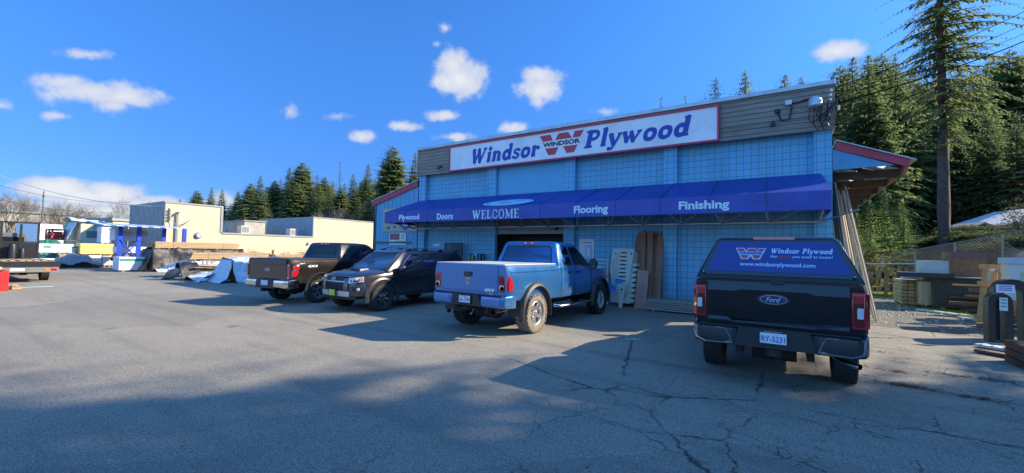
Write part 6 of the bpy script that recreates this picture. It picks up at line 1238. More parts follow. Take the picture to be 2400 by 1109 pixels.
# ---------------------------------------------------------------- against the store wall
mced=m_board('red brown cedar',((.30,.13,.075),(.36,.17,.10),(.22,.095,.06)),.5,axis='z',along='z',groove=0,knots=False,grain=30); mpinkp=mat('pinkish plywood',(.42,.22,.16),.75,var=.2,vscale=4,bump=.2)
rng=random.Random(11)
BX=[(1492,565),(1497,552),(1503,545),(1509,541),(1513,548),(1517,553),(1521,548),(1526,541),(1531,546),(1535,560),(1546,543),(1551,560)]
for i,(px,py) in enumerate(BX):
    top=PY(px+2,py,RY-.06); bt=PY(px-2 if i<10 else px-6,708,RY-.62); bt.z=0
    yy=.02*i; t=thing('cedar_board',(bt.x,bt.y-.045*(i%4)-.0,.0),'long red-brown cedar board in the bundle leaning by the pillar','board','cedar boards leaning on the store wall')
    v=Vector((top.x-bt.x,(top.y-.045*(i%4))-(bt.y-.045*(i%4)),top.z)); mb=MB(); mb.bar((0,0,0),v,rng.uniform(.12,.19),.032,up=Vector((0,-1,.2))); mb.build('board',mced,t)
p0=PY(1487,720,FY-.75); p1=PY(1514,720,FY-.75); h_=PY(1500,634,FY-.55).z; t=thing('plywood_offcut',((p0.x+p1.x)/2,FY-.78,0),'pinkish plywood offcut leaning in front of the cedar boards','plywood'); w_=p1.x-p0.x
mb=MB(); mb.prism([(-w_/2,0),(w_/2,.0),(w_/2+.01,h_),(-w_/2+.02,h_+.01)],lambda u,v,e:(u,e+v*.22,v),0,.02); mb.build('sheet',mpinkp,t)
# stack of grey decking
t=thing('decking_stack',(-2.35,FY-.62,0),'low flat stack of weathered grey decking boards on the asphalt by the wall','lumber'); mdk=m_board('grey decking',((.30,.27,.22),(.24,.22,.19),(.36,.32,.27)),.15,axis='y',along='x',groove=.07,gcol=(.03,.025,.02))
x0=PY(1512,728,FY-1.2).x+2.35
for k in range(6):
    mb=MB(); z=.05+k*.052
    for j in range(8): e=rng.uniform(-.03,.03); mb.box(x0+e,2.25+e,-.58+j*.147,-.58+j*.147+.138,z,z+.034)
    mb.build('board_layer',mdk,t)
mb=MB()
for x in (x0+.2,.2,1.8):
    mb.box(x,x+.09,-.55,.55,0,.049)
    for k in range(1,6): mb.box(x,x+.05,-.5,.5,.05+k*.052-.017,.05+k*.052-.001)
mb.build('stickers',mlum,t)
# cream slotted panels
mcp=mat('cream moulded panel',(.50,.48,.40),.5,var=.08,vscale=3); msl=mat('slot shadow',(.01,.01,.012),.8)
bx=PY(1457,650,FY-.6).x; HT=PY(1457,583,FY-.45).z
def pmx(u,v,e): return (u,e+v*.20,v)
def leaner(k,poly,label,group=None):
    t=thing('slotted_trestle',(bx+.012*k,FY-.80+.06*k,0),label,'trestle',group); mb=MB(); mb.prism(poly,pmx,0,.028); mb.build('sheet',mcp,t,bevel=.003); return t
t=leaner(0,[(-.38,HT),(-.44,HT*.66),(-.30,.62),(-.13,.42),(.20,.42),(.26,.75),(.36,HT)],'cream slotted trestle panel facing out at the front of its leaning stack')
for j in range(9): mb=MB(); z=HT-.14-j*.135; mb.prism(rnd_poly(rect(-.10,.13,z-.02,z+.022),.015),pmx,-.006,.003); mb.build('slot',msl,t)
for s in (1,-1): mb=MB(); mb.prism([(s*.27+.028*math.cos(a),HT-.17+.035*math.sin(a)) for a in [2*math.pi*i/12 for i in range(12)]],pmx,-.006,.003); mb.build('hole',msl,t)
for j in range(8): mb=MB(); z=HT-.55-j*.12; zz_=min(z+.5,HT-.08); mb.bar(pmx(-.40+.015*j,max(z,.5),-.012),pmx(-.13,zz_,-.012),.014,.022); mb.build('rib',mcp,t)
for k in range(1,7):
    zt__=HT-.035*k; P_=[(-.36,zt__),(-.36,.12),(.30,.12)]
    for j in range(8): z=.15+j*.17; P_+=[(.30,z),(.44,z+.02),(.44,z+.10),(.34,z+.12)]
    t=leaner(k,P_+[(.36,zt__)],'cream slotted trestle panel nested upright in the leaning stack','cream trestle panels nested in a stack')
base=PY(1454,716,FY-1.05)
t=thing('slotted_trestle',(base.x,FY-1.08,0),'small cream tapered trestle leg with one round hole before the slotted stack','trestle'); pmy=lambda u,v,e:(u,e+v*.12,v)
zl_=PY(1454,665,FY-1.0).z
mb=MB(); mb.prism([(-.12,zl_),(-.05,0),(.06,0),(.15,zl_)],pmy,0,.03); mb.build('sheet',mcp,t,bevel=.004); mb=MB(); mb.prism([(.02+.035*math.cos(a),zl_*.76+.035*math.sin(a)) for a in [2*math.pi*i/12 for i in range(12)]],pmy,-.006,.003); mb.build('hole',msl,t)
for i,(px,py) in enumerate(((1436,675),(1450,660))):
    Y_c=FY-.98+.14*i
    p=PY(px,py,Y_c); t=thing('price_card',p,('bright blue card hanging below the slotted trestle ribs','bright blue card higher up over the slotted trestle')[i],'card'); mb=MB(); mb.box(-.12,.12,-.01,0,-.09,.09); mb.build('card',mat('bright blue card',(.03,.22,.75),.5),t); mb=MB(); mb.box(-.09,.02,-.013,-.0105,.045,.065); mb.build('text_line',mnavy,t)
p=PY(1408,640,FY-.35); t=thing('slatted_crate',(p.x,FY-.4,0),'white slatted crate rack half hidden behind the blue pickup bonnet','rack'); zt_=PY(1408,606,FY-.35).z
for j in range(9): mb=MB(); z=zt_-.06-j*.13; mb.box(-.32,.32,-.03,0,z,z+.05); mb.build('slat',mcp,t)
mb=MB(); mb.box(-.32,-.26,-.06,-.031,0,zt_); mb.box(.26,.32,-.06,-.031,0,zt_); mb.build('frame',mcp,t)
# sticks leaning under the side canopy
rng=random.Random(21); mpole=mat('pale moulding stick',(.42,.36,.27),.7,var=.15,vscale=5)
for i in range(12):
    k=i%4; y0_=FY+.9+.55*(i//4)*1.0+rng.uniform(-.1,.1); xb=1.40+.22*k+rng.uniform(-.05,.05)
    t=thing('moulding_stick',(xb,y0_,0),'long pale timber moulding leaning under the side canopy','timber','timber mouldings leaning under the side canopy')
    x1=XR+.10+.10*k; v=Vector((x1-xb,rng.uniform(-.1,.3),cz1-.40+rng.uniform(-.35,.0))); mb=MB(); mb.bar((0,0,0),v,.055,.045); mb.build('stick',mpole,t)
for i in range(4):
    t=thing('leaning_sheet',(XR+.50-.07*i,FY+.45+.3*i,0),'tall grey weathered sheet leaning on the store side wall','board','grey sheets leaning on the store side wall'); mb=MB(); mb.bar((0,0,0),(-.42+.07*i,0,3.9-.12*i),.5,.02,up=Vector((1,0,0))); mb.build('sheet',mat('grey sheet',(.40,.38,.33),.7,var=.2,vscale=2),t)
# ---------------------------------------------------------------- right side stock
mosb=mat('brown sheet goods',(.26,.12,.055),.8,var=.25,vscale=6,bump=.2); mdt=m_cloth('dark mesh cover',(.055,.048,.04),.7,4,.5,(.09,.07,.05)); mwc=m_board('white sheet stack',((.62,.57,.55),(.55,.50,.48),(.66,.62,.6)),.03,axis='z',along='x',groove=.12,knots=False,gcol=(.3,.27,.26)); mtim=m_board('treated timber',((.36,.22,.09),(.30,.18,.08),(.42,.27,.12)),5,axis='z',along='x',groove=0,knots=False)
def boxpx(name,pxa,pxb,Y,zb_,zt_,m,label,cat,dep=1.2,extra=None,mname='stack'):
    a=PY(pxa,660,Y).x; b=PY(pxb,660,Y).x; t=thing(name,((a+b)/2,Y,zb_),label,cat); w_=b-a; mb=MB(); mb.box(-w_/2,w_/2,0,dep,0.0,zt_-zb_); mb.build(mname,m,t,bevel=.012); return t,w_
Yc=21.5
zz=lambda px,py,Y: PY(px,py,Y).z
t,w_=boxpx('covered_stack',2187,2345,Yc-.3,.10,zz(2250,652,Yc),mdt,'wide stack under a dark brown mesh cover, right of the lane','stack',1.6); mb=MB(); mb.box(-w_/2-.5,w_/2,-.15,1.7,zz(2250,652,Yc)-.10+.01,zz(2250,652,Yc)-.06); mb.build('lid',mat('grey lid boards',(.30,.29,.28),.7,var=.2),t); mb=MB()
for x in (-w_/2+.2,0,w_/2-.3): mb.box(x,x+.1,0,1.6,-.1,-.001)
mb.build('bearers',mtim,t)
zl=zz(2250,652,Yc)+.02
t,w_=boxpx('white_sheet_stack',2163,2227,Yc+.3,zl,zz(2200,611,Yc+.3),mwc,'square white stack of sheets on top of the covered stack','stack',1.0); mb=MB(); mb.box(-w_/2-.004,w_/2,-.008,1.0,-.0,.02); mb.build('pallet_sheet',mosb,t)
t,w_=boxpx('brown_sheet_stack',2228,2312,Yc+.2,zl,zz(2270,592,Yc+.2),mosb,'tall orange brown stack of sheet goods beside the white stack','stack',1.1); mb=MB(); mb.box(-w_/2-.01,w_/2+.01,-.02,.3,zz(2270,598,Yc+.2)-zl-.12,zz(2270,592,Yc+.2)-zl+.01); mb.build('top_sheet',mat('purple brown',(.17,.09,.08),.7),t)
t,w_=boxpx('white_sheet_stack',2158,2186,Yc,.12,zz(2170,660,Yc),mat('pinkish carton stack',(.5,.36,.25),.7,var=.1),'narrow pinkish carton stack between yellow lumber ends and dark cover','stack',1.0); mb=MB()
for j in range(4): mb.box(w_/2-.12,w_/2+.0,-.06,-.001,.02+j*.16,.14+j*.16)
mb.build('yellow_ends',mat('yellow end paint',(.42,.27,.13),.7,var=.35,vscale=5),t)
t=thing('yellow_lumber_stack',(PY(2136,690,Yc+.6).x,Yc+.6,.08),'small stack of yellow painted lumber ends beside the carton stack','lumber'); mb=MB(); rng=random.Random(9)
for j in range(7):
    for i in range(3): e=rng.uniform(-.08,.05); mb.box(-.28+i*.19,-.28+i*.19+.17,e,1.6+e,j*.135,j*.135+.115)
mb.build('boards',mat('yellow end paint',(.42,.27,.13),.7,var=.35,vscale=5),t); mb=MB(); mb.box(-.3,.3,.1,.2,-.08,-.001); mb.box(-.3,.3,1.2,1.3,-.08,-.001); mb.build('bearers',mtim,t)
p=PY(2148,655,Yc+.2); t=thing('blue_white_carton',(p.x-.12,Yc+.2,1.05),'pale blue carton on the yellow lumber ends','box'); mb=MB(); mb.box(-.25,.2,0,.6,0,.28); mb.build('box',mat('carton blue',(.30,.38,.6),.5),t); mb=MB(); mb.box(-.1,.1,-.004,-.001,.1,.2); mb.build('printed_panel',mwhite,t)
t=thing('dark_plank',(PY(2165,657,Yc-.3).x,Yc-.45,1.16),'thick dark brown beam jutting left from the covered stack','beam'); mb=MB(); mb.box(-.75,.75,-.12,.12,0,.16); mb.build('beam',mat('dark wood',(.05,.04,.035),.8),t)
# timber shelter with shelves
Ys=27; t=thing('lumber_shelter',(PY(2118,660,Ys).x,Ys,0),'open timber shelter full of short boards under a flat blue grey roof','shelter'); w_=2.9
for x in (-w_/2,-w_/2+.75,-w_/2+1.5,w_/2-.1): mb=MB(); mb.box(x,x+.12,0,.12,0,1.48); mb.build('post',mat('orange timber',(.42,.20,.08),.7,var=.2),t)
for z in (.22,.82): mb=MB(); mb.box(-w_/2,w_/2,.02,1.3,z,z+.06); mb.build('shelf',mat('orange timber',(.42,.20,.08),.7,var=.2),t)
mb=MB(); mb.prism([(-w_/2-.5,1.50),(w_/2+.3,1.62),(w_/2+.3,1.66),(-w_/2-.5,1.54)],lambda u,v,e:(u,e,v),-.35,1.6); mb.build('roof',mat('blue grey roofing',(.14,.20,.30),.4,var=.2),t)
rng=random.Random(4)
for z in (.285,.885): mb=MB(); [mb.box(-w_/2+.15+i*.3,-w_/2+.15+i*.3+.2,-.1+rng.uniform(0,.2),1.2,z,z+rng.uniform(.1,.34)) for i in range(9)]; mb.build('short_boards',mlum,t)
# timber display frame and black hoops
Yf=17.6; t=thing('timber_frame',(PY(2345,650,Yf).x,Yf,0),'open frame of new timber with two rails, right of the lane','frame'); X=lambda px:PY(px,650,Yf).x-t.location.x; Zf=lambda py,px=2340:PY(px,py,Yf).z
for a,b,c_,d in ((2288,748,2312,622),(2321,700,2330,640)): mb=MB(); mb.bar((X(a),-.2,0),(X(c_),0,Zf(d)),.12,.07); mb.build('post',mtim,t)
for px in (2356,2372,2394): mb=MB(); mb.bar((X(px),.6,0),(X(px),.5,Zf(626)),.09,.06); mb.build('post',mtim,t)
mb=MB(); mb.box(X(2296),X(2420),-.05,.05,Zf(632),Zf(620)); mb.build('top_rail',mtim,t); mb=MB(); mb.box(X(2288),X(2342),-.12,-.06,Zf(672),Zf(660)); mb.build('mid_rail',mtim,t); mb=MB(); mb.box(X(2296),X(2420),.5,.56,.1,.2); mb.build('foot_rail',mtim,t)
def hoop(px,pyb,wpx,pyt,Y,r,label):
    a=PY(px-wpx/2,pyb,Y);b=PY(px+wpx/2,pyb,Y); zt_=PY(px,pyt,Y).z; c_=(a+b)/2; t=thing('rubber_hoop',(c_.x,Y,0),label,'hoop'); W_=(b.x-a.x)/2
    pts=[(-W_,0,0),(-W_*1.05,0,(zt_-W_)*.5)]+[(-W_*math.cos(q_),0,zt_-W_+W_*math.sin(q_)) for q_ in [math.pi*i/14 for i in range(15)]]+[(W_*1.05,0,(zt_-W_)*.5),(W_,0,0)]
    pts=[Vector(p_)-Vector((0,0,0)) for p_ in pts]; mb=MB(); rings=[]
    for i,p_ in enumerate(pts):
        d=(pts[min(i+1,len(pts)-1)]-pts[max(i-1,0)]).normalized(); n_=Vector((0,1,0)).cross(d)
        rings.append([p_+n_*r+Vector((0,-.16,0)),p_+n_*r+Vector((0,.16,0)),p_-n_*r+Vector((0,.16,0)),p_-n_*r+Vector((0,-.16,0))])
    mb.loft(rings); mb.build('moulding',mat('black rubber',(.010,.010,.011),.5,var=.2),t,smooth=50); mb=MB(); mb.box(-W_-.1,W_+.1,-.2,.2,.0,.02); mb.build('foot_strip',mmetal,t); return t
Yh=13.6
hoop(2370,795,66,662,Yh+.5,.075,'large black arched rubber moulding standing right of the lane'); hoop(2340,790,40,692,Yh,.055,'smaller black arched moulding nested in the large one')
for px,py,w_,h_,lab,c_ in ((2356,677,.27,.17,'white price sign with blue lines on the large black arch',(.62,.66,.75)),(2352,713,.12,.28,'narrow pale green price sign inside the smaller arch',(.45,.62,.58))):
    p=PY(px,py,Yh-.2); t=thing('price_sign',p,lab,'sign'); mb=MB(); mb.box(-w_/2,w_/2,-.01,0,-h_/2,h_/2); mb.build('panel',mat('price '+str(px),c_,.5),t); mb=MB()
    for j in range(3): mb.box(-w_*.35,w_*.35,-.014,-.0105,h_*(.28-.25*j),h_*(.38-.25*j))
    mb.build('text_lines',mnavy if w_>.2 else mpr,t)
t=thing('window_crate',(PY(2403,660,Yf-1).x,Yf-1,zz(2400,705,Yf-1)),'white boxed window crate at the right edge above the lumber','crate'); mb=MB(); mb.box(-.32,.6,-.1,.4,0,.95); mb.build('carton',mat('white carton',(.62,.58,.52),.6),t,bevel=.01); mb=MB(); mb.box(-.36,.64,-.14,.44,.951,1.12); mb.build('lid',mat('lilac carton',(.45,.48,.58),.6),t); mb=MB(); mb.box(-.12,.2,-.108,-.101,.35,.75); mb.build('label',mat('carton label',(.45,.5,.3),.6),t)
t=thing('blue_wrapped_bundle',(PY(2370,655,Yf+.9).x,Yf+.9,zz(2370,662,Yf+.9)),'pale blue wrapped bundle behind the timber frame','bundle'); mb=MB(); mb.box(-.45,.5,-.2,.5,0,.36); mb.build('wrap',m_cloth('pale teal wrap',(.35,.55,.62),.4,4,.6),t,bevel=.02); mb=MB(); mb.box(-.4,.45,-.206,-.201,.2,.27); mb.build('printed_band',mnavy,t)
# long low pile of old lumber along the lane edge
rng=random.Random(14); mold=mat('weathered brown lumber',(.13,.075,.045),.85,var=.4,vscale=3,bump=.3)
t=thing('old_lumber_pile',(5.9,17.5,0),'dark heap of weathered brown lumber beneath and behind the timber frame','lumber')
for i in range(46):
    k=i//6; y=rng.uniform(-3.2,3.5); x=rng.uniform(-.9,1.0)+ (0 if k<4 else .4); z=.08+.13*k+rng.uniform(0,.04); a=rng.uniform(-.35,.35); L_=rng.uniform(1.2,2.4)
    mb=MB(); mb.bar((x-L_/2*math.cos(a),y-L_/2*math.sin(a),z+rng.uniform(-.05,.1)),(x+L_/2*math.cos(a),y+L_/2*math.sin(a),z+rng.uniform(-.05,.25)),rng.uniform(.1,.2),rng.uniform(.05,.12)); mb.build('plank',mold if rng.random()<.8 else mtim,t)
for i,(px,py,l,ang,mm,lab) in enumerate(((2178,700,2.4,2.15,'g','long grey plank lying along the lane edge, farthest of the row'),(2225,722,2.2,2.2,'d','dark plank lying along the lane edge in the middle of the row'),(2252,742,2.6,2.25,'w','white ribbed board strip lying along the lane edge'),(2330,760,1.8,2.2,'g','grey plank lying near the foot of the black arches'),(2388,830,1.2,2.4,'w','pale board poking from the bottom right corner stack'),(2395,845,1.2,2.45,'d','dark board under the pale one in the bottom right stack'))):
    p=G(px,py); t=thing('plank',(p.x,p.y,.05),lab,'plank'); mb=MB(); v=Vector((math.cos(ang),math.sin(ang),0))
    mb.bar(-v*l/2,v*l/2,.2,.05); mb.build('board',{'g':mat('grey plank',(.33,.31,.28),.8,var=.2),'d':mold,'w':mat('pale board',(.55,.56,.52),.6,var=.15)}[mm],t)
    if mm=='w':
        mb=MB()
        for j in range(7): q_=-v*l*.42+v*l*.84*j/6; mb.bar(q_+Vector((-v.y,v.x,0))*.09+Vector((0,0,.03)),q_-Vector((-v.y,v.x,0))*.09+Vector((0,0,.03)),.04,.02)
        mb.build('ribs',mat('pale board',(.55,.56,.52),.6,var=.15),t)
t=thing('pallet_stack',(G(2462,866).x,G(2462,866).y,0),'low stack of dark pallets at the bottom right edge','pallet')
for k in range(3):
    mb=MB(); z=k*.13
    for j in range(6): mb.box(-.4,.4,-.4+j*.14,-.4+j*.14+.08,z+.10,z+.12)
    for x in (-.4,-.04,.32): mb.box(x,x+.08,-.4,.4,z+.0,z+.099)
    mb.build('pallet_layer',mold,t)
chain_fence('grey chain link fence across the foot of the green bank',(4.2,31,hgt(4.2,31)),(8.8,25.5,hgt(8.8,25.5)-.2),2.0,1.6)
chain_fence('chain link fence on the bank behind the timber frame',(9.2,25,hgt(9.2,25)-.3),(15.5,25,hgt(9.2,25)-.3),1.4,2.4)
# house on the bank
def cw(px,d): # world xy at camera depth d
    r_=(px-1200)/FPX*d; v=_R*r_+_F*d; return v
hc=cw(2400,34); hz=2.95
ho=thing('bank_house',(hc.x,hc.y,hz),'small blue walled house with a white metal roof on the bank','house',rz=R(25)); mb=MB(); mb.box(-2.3,4.5,-2.4,3,-.6,2.0); mb.build('wall',m_board('pale blue siding',((.33,.48,.68),(.30,.45,.64),(.36,.5,.7)),.18,axis='x',along='z',groove=.08,knots=False,gcol=(.12,.2,.3)),ho)
mb=MB(); mb.prism([(-2.9,1.75),(1.1,3.2),(5.2,1.9),(5.2,2.0),(1.1,3.32),(-2.9,1.86)],lambda u,v,e:(u,e,v),-3.0,3.6); mb.build('roof',mat('white metal roof',(.72,.73,.74),.4),ho)
mb=MB(); mb.box(-.2,.7,-2.43,-2.401,.5,1.5); wn_=mb.build('window',mglass,ho); mb=MB()
for a in rect(-.26,.76,.44,.5)[:1]: pass
mb.box(-.26,.76,-2.46,-2.431,.44,.5); mb.box(-.26,.76,-2.46,-2.431,1.5,1.56); mb.build('frame',mwhite,wn_)
sc2=cw(2275,34); sh=thing('garden_shed',(sc2.x,sc2.y,2.95),'small cream garden shed with pinkish roof left of the blue house','shed',rz=R(25)); mb=MB(); mb.box(-1.2,1.2,-1,1,-.4,1.3); mb.build('wall',mat('shed cream',(.42,.36,.28),.7),sh); mb=MB(); mb.prism([(-1.5,1.2),(0,1.85),(1.5,1.2),(1.5,1.28),(0,1.95),(-1.5,1.28)],lambda u,v,e:(u,e,v),-1.3,1.3); mb.build('roof',mat('pink roof',(.5,.35,.3),.6),sh)
a=cw(2232,27.5); b=cw(2368,26.5); za=2.75; rl=thing('deck_railing',(a.x,a.y,za),'black metal balcony railing with thin bars in front of the blue house','railing'); v=Vector((b.x-a.x,b.y-a.y,.12)); n_=26
mb=MB(); mb.bar((0,0,1.05),v+Vector((0,0,1.05)),.05,.05); mb.bar((0,0,.12),v+Vector((0,0,.12)),.04,.04); mb.build('rail',mblack,rl)
for i in range(n_+1): mb=MB(); k=i%6==0; mb.bar(v*(i/n_)+Vector((0,0,-.3 if k else .12)),v*(i/n_)+Vector((0,0,1.1 if k else 1.03)),.06 if k else .022,.06 if k else .022,up=Vector((1,0,0))); mb.build('post' if k else 'baluster',mblack,rl)
p_=cw(2110,31); t=thing('board_fence',(p_.x,p_.y,hgt(p_.x,p_.y)),'short purple grey board fence among the bushes','fence'); mb=MB()
for i in range(16): mb.box(-2.2+i*.28,-2.2+i*.28+.25,0,.03,-.5,1.9)
mb.build('boards',mat('fence grey',(.17,.14,.13),.85,var=.2),t); mb=MB(); mb.box(-2.2,2.3,.031,.1,1.4,1.5); mb.build('rail',mold,t)
# ---------------------------------------------------------------- vegetation
mbark=mat('fir bark',(.10,.065,.05),.95,var=.35,vscale=4,bump=.8,bscale=14); mbarkg=mat('bare branch bark',(.20,.17,.13),.9,var=.25,vscale=3)
mfir=m_needles('fir needles',(.14,.19,.075),(.22,.27,.09),(.31,.33,.12),.58); mfird=m_needles('dark fir needles',(.11,.16,.08),(.17,.22,.085),(.25,.28,.11),.56); mced2=m_needles('young cedar foliage',(.20,.30,.06),(.27,.37,.08),(.34,.42,.11),.5); mshr=m_needles('shrub leaves',(.07,.11,.03),(.12,.15,.04),(.16,.17,.06),.3); mdry=m_needles('dry twig leaves',(.20,.16,.08),(.26,.20,.10),(.16,.12,.07),.2)
def spray(mb,p,d,L,w,rng,droop=.25):
    s,u=frame(d); q=p+d*L*.5+Vector((0,0,-droop*L*.25)); e=p+d*L+Vector((0,0,-droop*L)); t=rng.uniform(-.6,.6); s=(s*math.cos(t)+u*math.sin(t))*w
    mb.add([p,q-s,e,q+s],[(0,1,2,3)])
def branch(mb,tb,p0,az,L,rise,rng,step,tw,wid,droop=.35,bare=.0):
    d=Vector((math.cos(az),math.sin(az),rise)).normalized(); n=max(3,int(L/step)); pts=[p0]; p=p0.copy()
    for i in range(n):
        d=(d+Vector((rng.uniform(-.09,.09),rng.uniform(-.09,.09),-.055+.02*(i/n)*2))).normalized(); p=p+d*(L/n); pts.append(p.copy())
    if tb is not None: tb.tube(pts[:max(2,int(len(pts)*.8))],max(.008,L*.012),3,r2=.006,cap=False)
    for i in range(1,len(pts)):
        t=i/n
        if t<bare: continue
        dd=(pts[i]-pts[i-1]).normalized(); s=Vector((-dd.y,dd.x,0)).normalized(); l=tw*(1.15-t)*min(1,.35+L*.25)*rng.uniform(.7,1.25)
        for sd in (1,-1):
            a=rng.uniform(.5,.95); v=(dd*(1-a*.5)+s*sd*a+Vector((0,0,rng.uniform(-.15,.12)))).normalized()
            m=2 if l>.5 else 1
            for k in range(m): spray(mb,pts[i]+v*l*.45*k,v if k==0 else (v+dd*.5*rng.uniform(-.5,1)).normalized(),l*(.75 if k==0 else .55),wid*l*rng.uniform(.8,1.2),rng,droop)
            if rng.random()<.45: spray(mb,pts[i],(v+Vector((0,0,-.8))).normalized(),l*.6,wid*l,rng,droop)
    spray(mb,pts[-1],dd,tw*.35,wid*tw*.3,rng,droop)
def conifer(seed,H,Rm,z0,whorl,per,step,tw,wid,mleaf,trunk_r,top=.0,sparse=0,rise0=.35,rise1=-.25,shape=.8,lop=0):
    rng=random.Random(seed); mb=MB(); tb=MB(); z=z0; ph=rng.uniform(0,6)
    while z<H-.15:
        t=(z-z0)/(H-z0); prof=(1-t)**shape*(min(1,.45+t*3.2)); 
        for k in range(per):
            if rng.random()<sparse: continue
            az=ph+2*math.pi*k/per+rng.uniform(-.4,.4); L=Rm*prof*rng.uniform(.62,1.2)*(1+lop*math.cos(az))+.12
            branch(mb,tb,Vector((0,0,z+rng.uniform(-.15,.15)*whorl*2)),az,L,rise1+(rise0-rise1)*t+rng.uniform(-.1,.1),rng,step,tw*min(1,.35+prof),wid)
        ph+=2.4; z+=whorl*(1.15-.6*t)*rng.uniform(.8,1.2)
    for k in range(5): spray(mb,Vector((0,0,H-.5+k*.08)),Vector((math.cos(k*1.3)*.3,math.sin(k*1.3)*.3,1)).normalized(),.5,.06,rng,0)
    n=10; tp=[Vector((math.sin(i*.7+seed)*.06*i/n,math.cos(i*.9)*.05*i/n,-.5+(H)*i/n)) for i in range(n+1)]; tb2=MB(); tb2.tube(tp,trunk_r,10,r2=.03)
    return mb,tb,tb2,mleaf
def plant_conifer(c,name,loc,label,group=None,sc_=1,rz=0,cat='tree'):
    mb,tb,tb2,ml=c; t=thing(name,loc,label,cat,group,rz); tr=tb2.build('trunk',mbark,t,smooth=60,recalc=False); cr=mb.build('crown',ml,t,recalc=False); lb=tb.build('limbs',mbark,tr,recalc=False); t.scale=(sc_,)*3; return t
used={}
def again(key,maker,name,loc,label,group,sc_,rz,cat='tree'):
    if key not in used: used[key]=plant_conifer(maker(),name,loc,label,group,sc_,rz,cat); return used[key]
    t=copy_tree(used[key]); t.location=loc; t.rotation_euler=(0,0,rz); t.scale=(sc_,)*3; t['label']=label
    if group: t['group']=group
    elif 'group' in t: del t['group']
    return t
mk={'a':lambda:conifer(1,20,4.6,1.5,.52,9,.40,1.45,.22,mfir,.32,shape=.70),'b':lambda:conifer(2,20,4.0,1.0,.50,9,.40,1.35,.23,mfird,.30,shape=.60),'c':lambda:conifer(3,20,6.0,2,.52,10,.42,1.7,.22,mfir,.36,shape=.55,lop=.2),'d':lambda:conifer(4,20,4.4,1.2,.55,9,.42,1.35,.22,mfird,.30,sparse=.12,lop=-.25,shape=.65),
    's':lambda:conifer(5,20,3.6,5,.7,7,.5,.9,.15,mfir,.25,sparse=.3,shape=.75)}
rng=random.Random(77)
# tree line behind the warehouse: (px, top y, depth, kind)
TL=[(418,466,78,'a'),(456,446,76,'c'),(491,440,74,'a'),(516,444,80,'b'),(548,470,84,'d'),(571,458,78,'b'),(590,452,80,'a'),(604,447,82,'d'),(622,438,76,'b'),(636,428,80,'a'),(652,420,84,'d'),(672,392,72,'b'),(688,396,76,'d'),(702,380,74,'c'),(716,392,78,'a'),(738,410,80,'d'),(757,415,76,'c'),(791,380,70,'s'),(775,424,80,'a'),(803,430,84,'b'),(823,408,72,'b'),(841,425,80,'d'),(858,384,68,'a'),(874,420,78,'d'),(886,400,74,'b'),(912,342,60,'c'),(932,395,70,'a'),(944,410,72,'d'),(968,358,56,'a'),(990,390,62,'d'),(1010,420,64,'b')]
for i,(px,py,d,k) in enumerate(TL):
    p=cw(px,d); b=hgt(p.x,p.y)-.3; hor=590.6-.02205*(1200-px); H_=(hor-py)/FPX*d*1.0+1.75-b; lab={'s':'thin sparse conifer rising above the line behind the warehouse','c':'broad dense conifer in the tree line behind the warehouse'}.get(k,'dark conifer in the tree line behind the warehouse')
    if px==912: lab='tallest broad fir in the tree line, next to the blue wing roof'
    if px==968: lab='fir rising directly behind the top left corner of the store'
    again(k,mk[k],'conifer',(p.x,p.y,b),lab,None if px in (912,968,791) else 'conifers in the line behind the warehouse'+(' (broad)' if k=='c' else ''),H_/20,rng.uniform(0,6))
for i in range(60):   # second rank filling the shade under the line
    px=rng.uniform(525,1010); d=rng.uniform(60,84); p=cw(px,d); b=hgt(p.x,p.y)-.3; again('bd'[i%2],mk['bd'[i%2]],'conifer',(p.x,p.y,b),'low dark conifer filling the understorey behind the warehouse','understorey conifers behind the warehouse',rng.uniform(.38,.62),rng.uniform(0,6))
for i in range(16):   # fuller trees closing the line
    px=590+i*26+rng.uniform(-8,8); d=(66,82,74,92)[i%4]; p=cw(px,d); b=hgt(p.x,p.y)-.3; hor=590.6-.02205*(1200-px); py=rng.uniform(418,452); again('ca'[i%2],mk['ca'[i%2]],'conifer',(p.x,p.y,b),'green conifer closing the gaps of the line behind the warehouse','conifers closing the line behind the warehouse',((hor-py)/FPX*d+1.75-b)/20,rng.uniform(0,6))
# tops peeping over the store roof
for px,py,d,k,l in ((1547,224,46,'s','thin conifer tip peeping over the store sign'),(1604,222,50,'s','faint conifer tip over the store sign, left of the ragged pair'),(1676,178,44,'d','ragged conifer over the right end of the store sign'),(1745,163,44,'a','broad conifer over the weathered planks'),(1842,170,46,'a','conifer over the planks beside the roof corner'),(1880,176,50,'d','small conifer tip nearest the roof corner')):
    p=cw(px,d); b=hgt(p.x,p.y); hor=590.6+.02205*(px-1200); again(k,mk[k],'conifer',(p.x,p.y,b),l,None,((hor-py)/FPX*d+1.75-b)/20,rng.uniform(0,6))
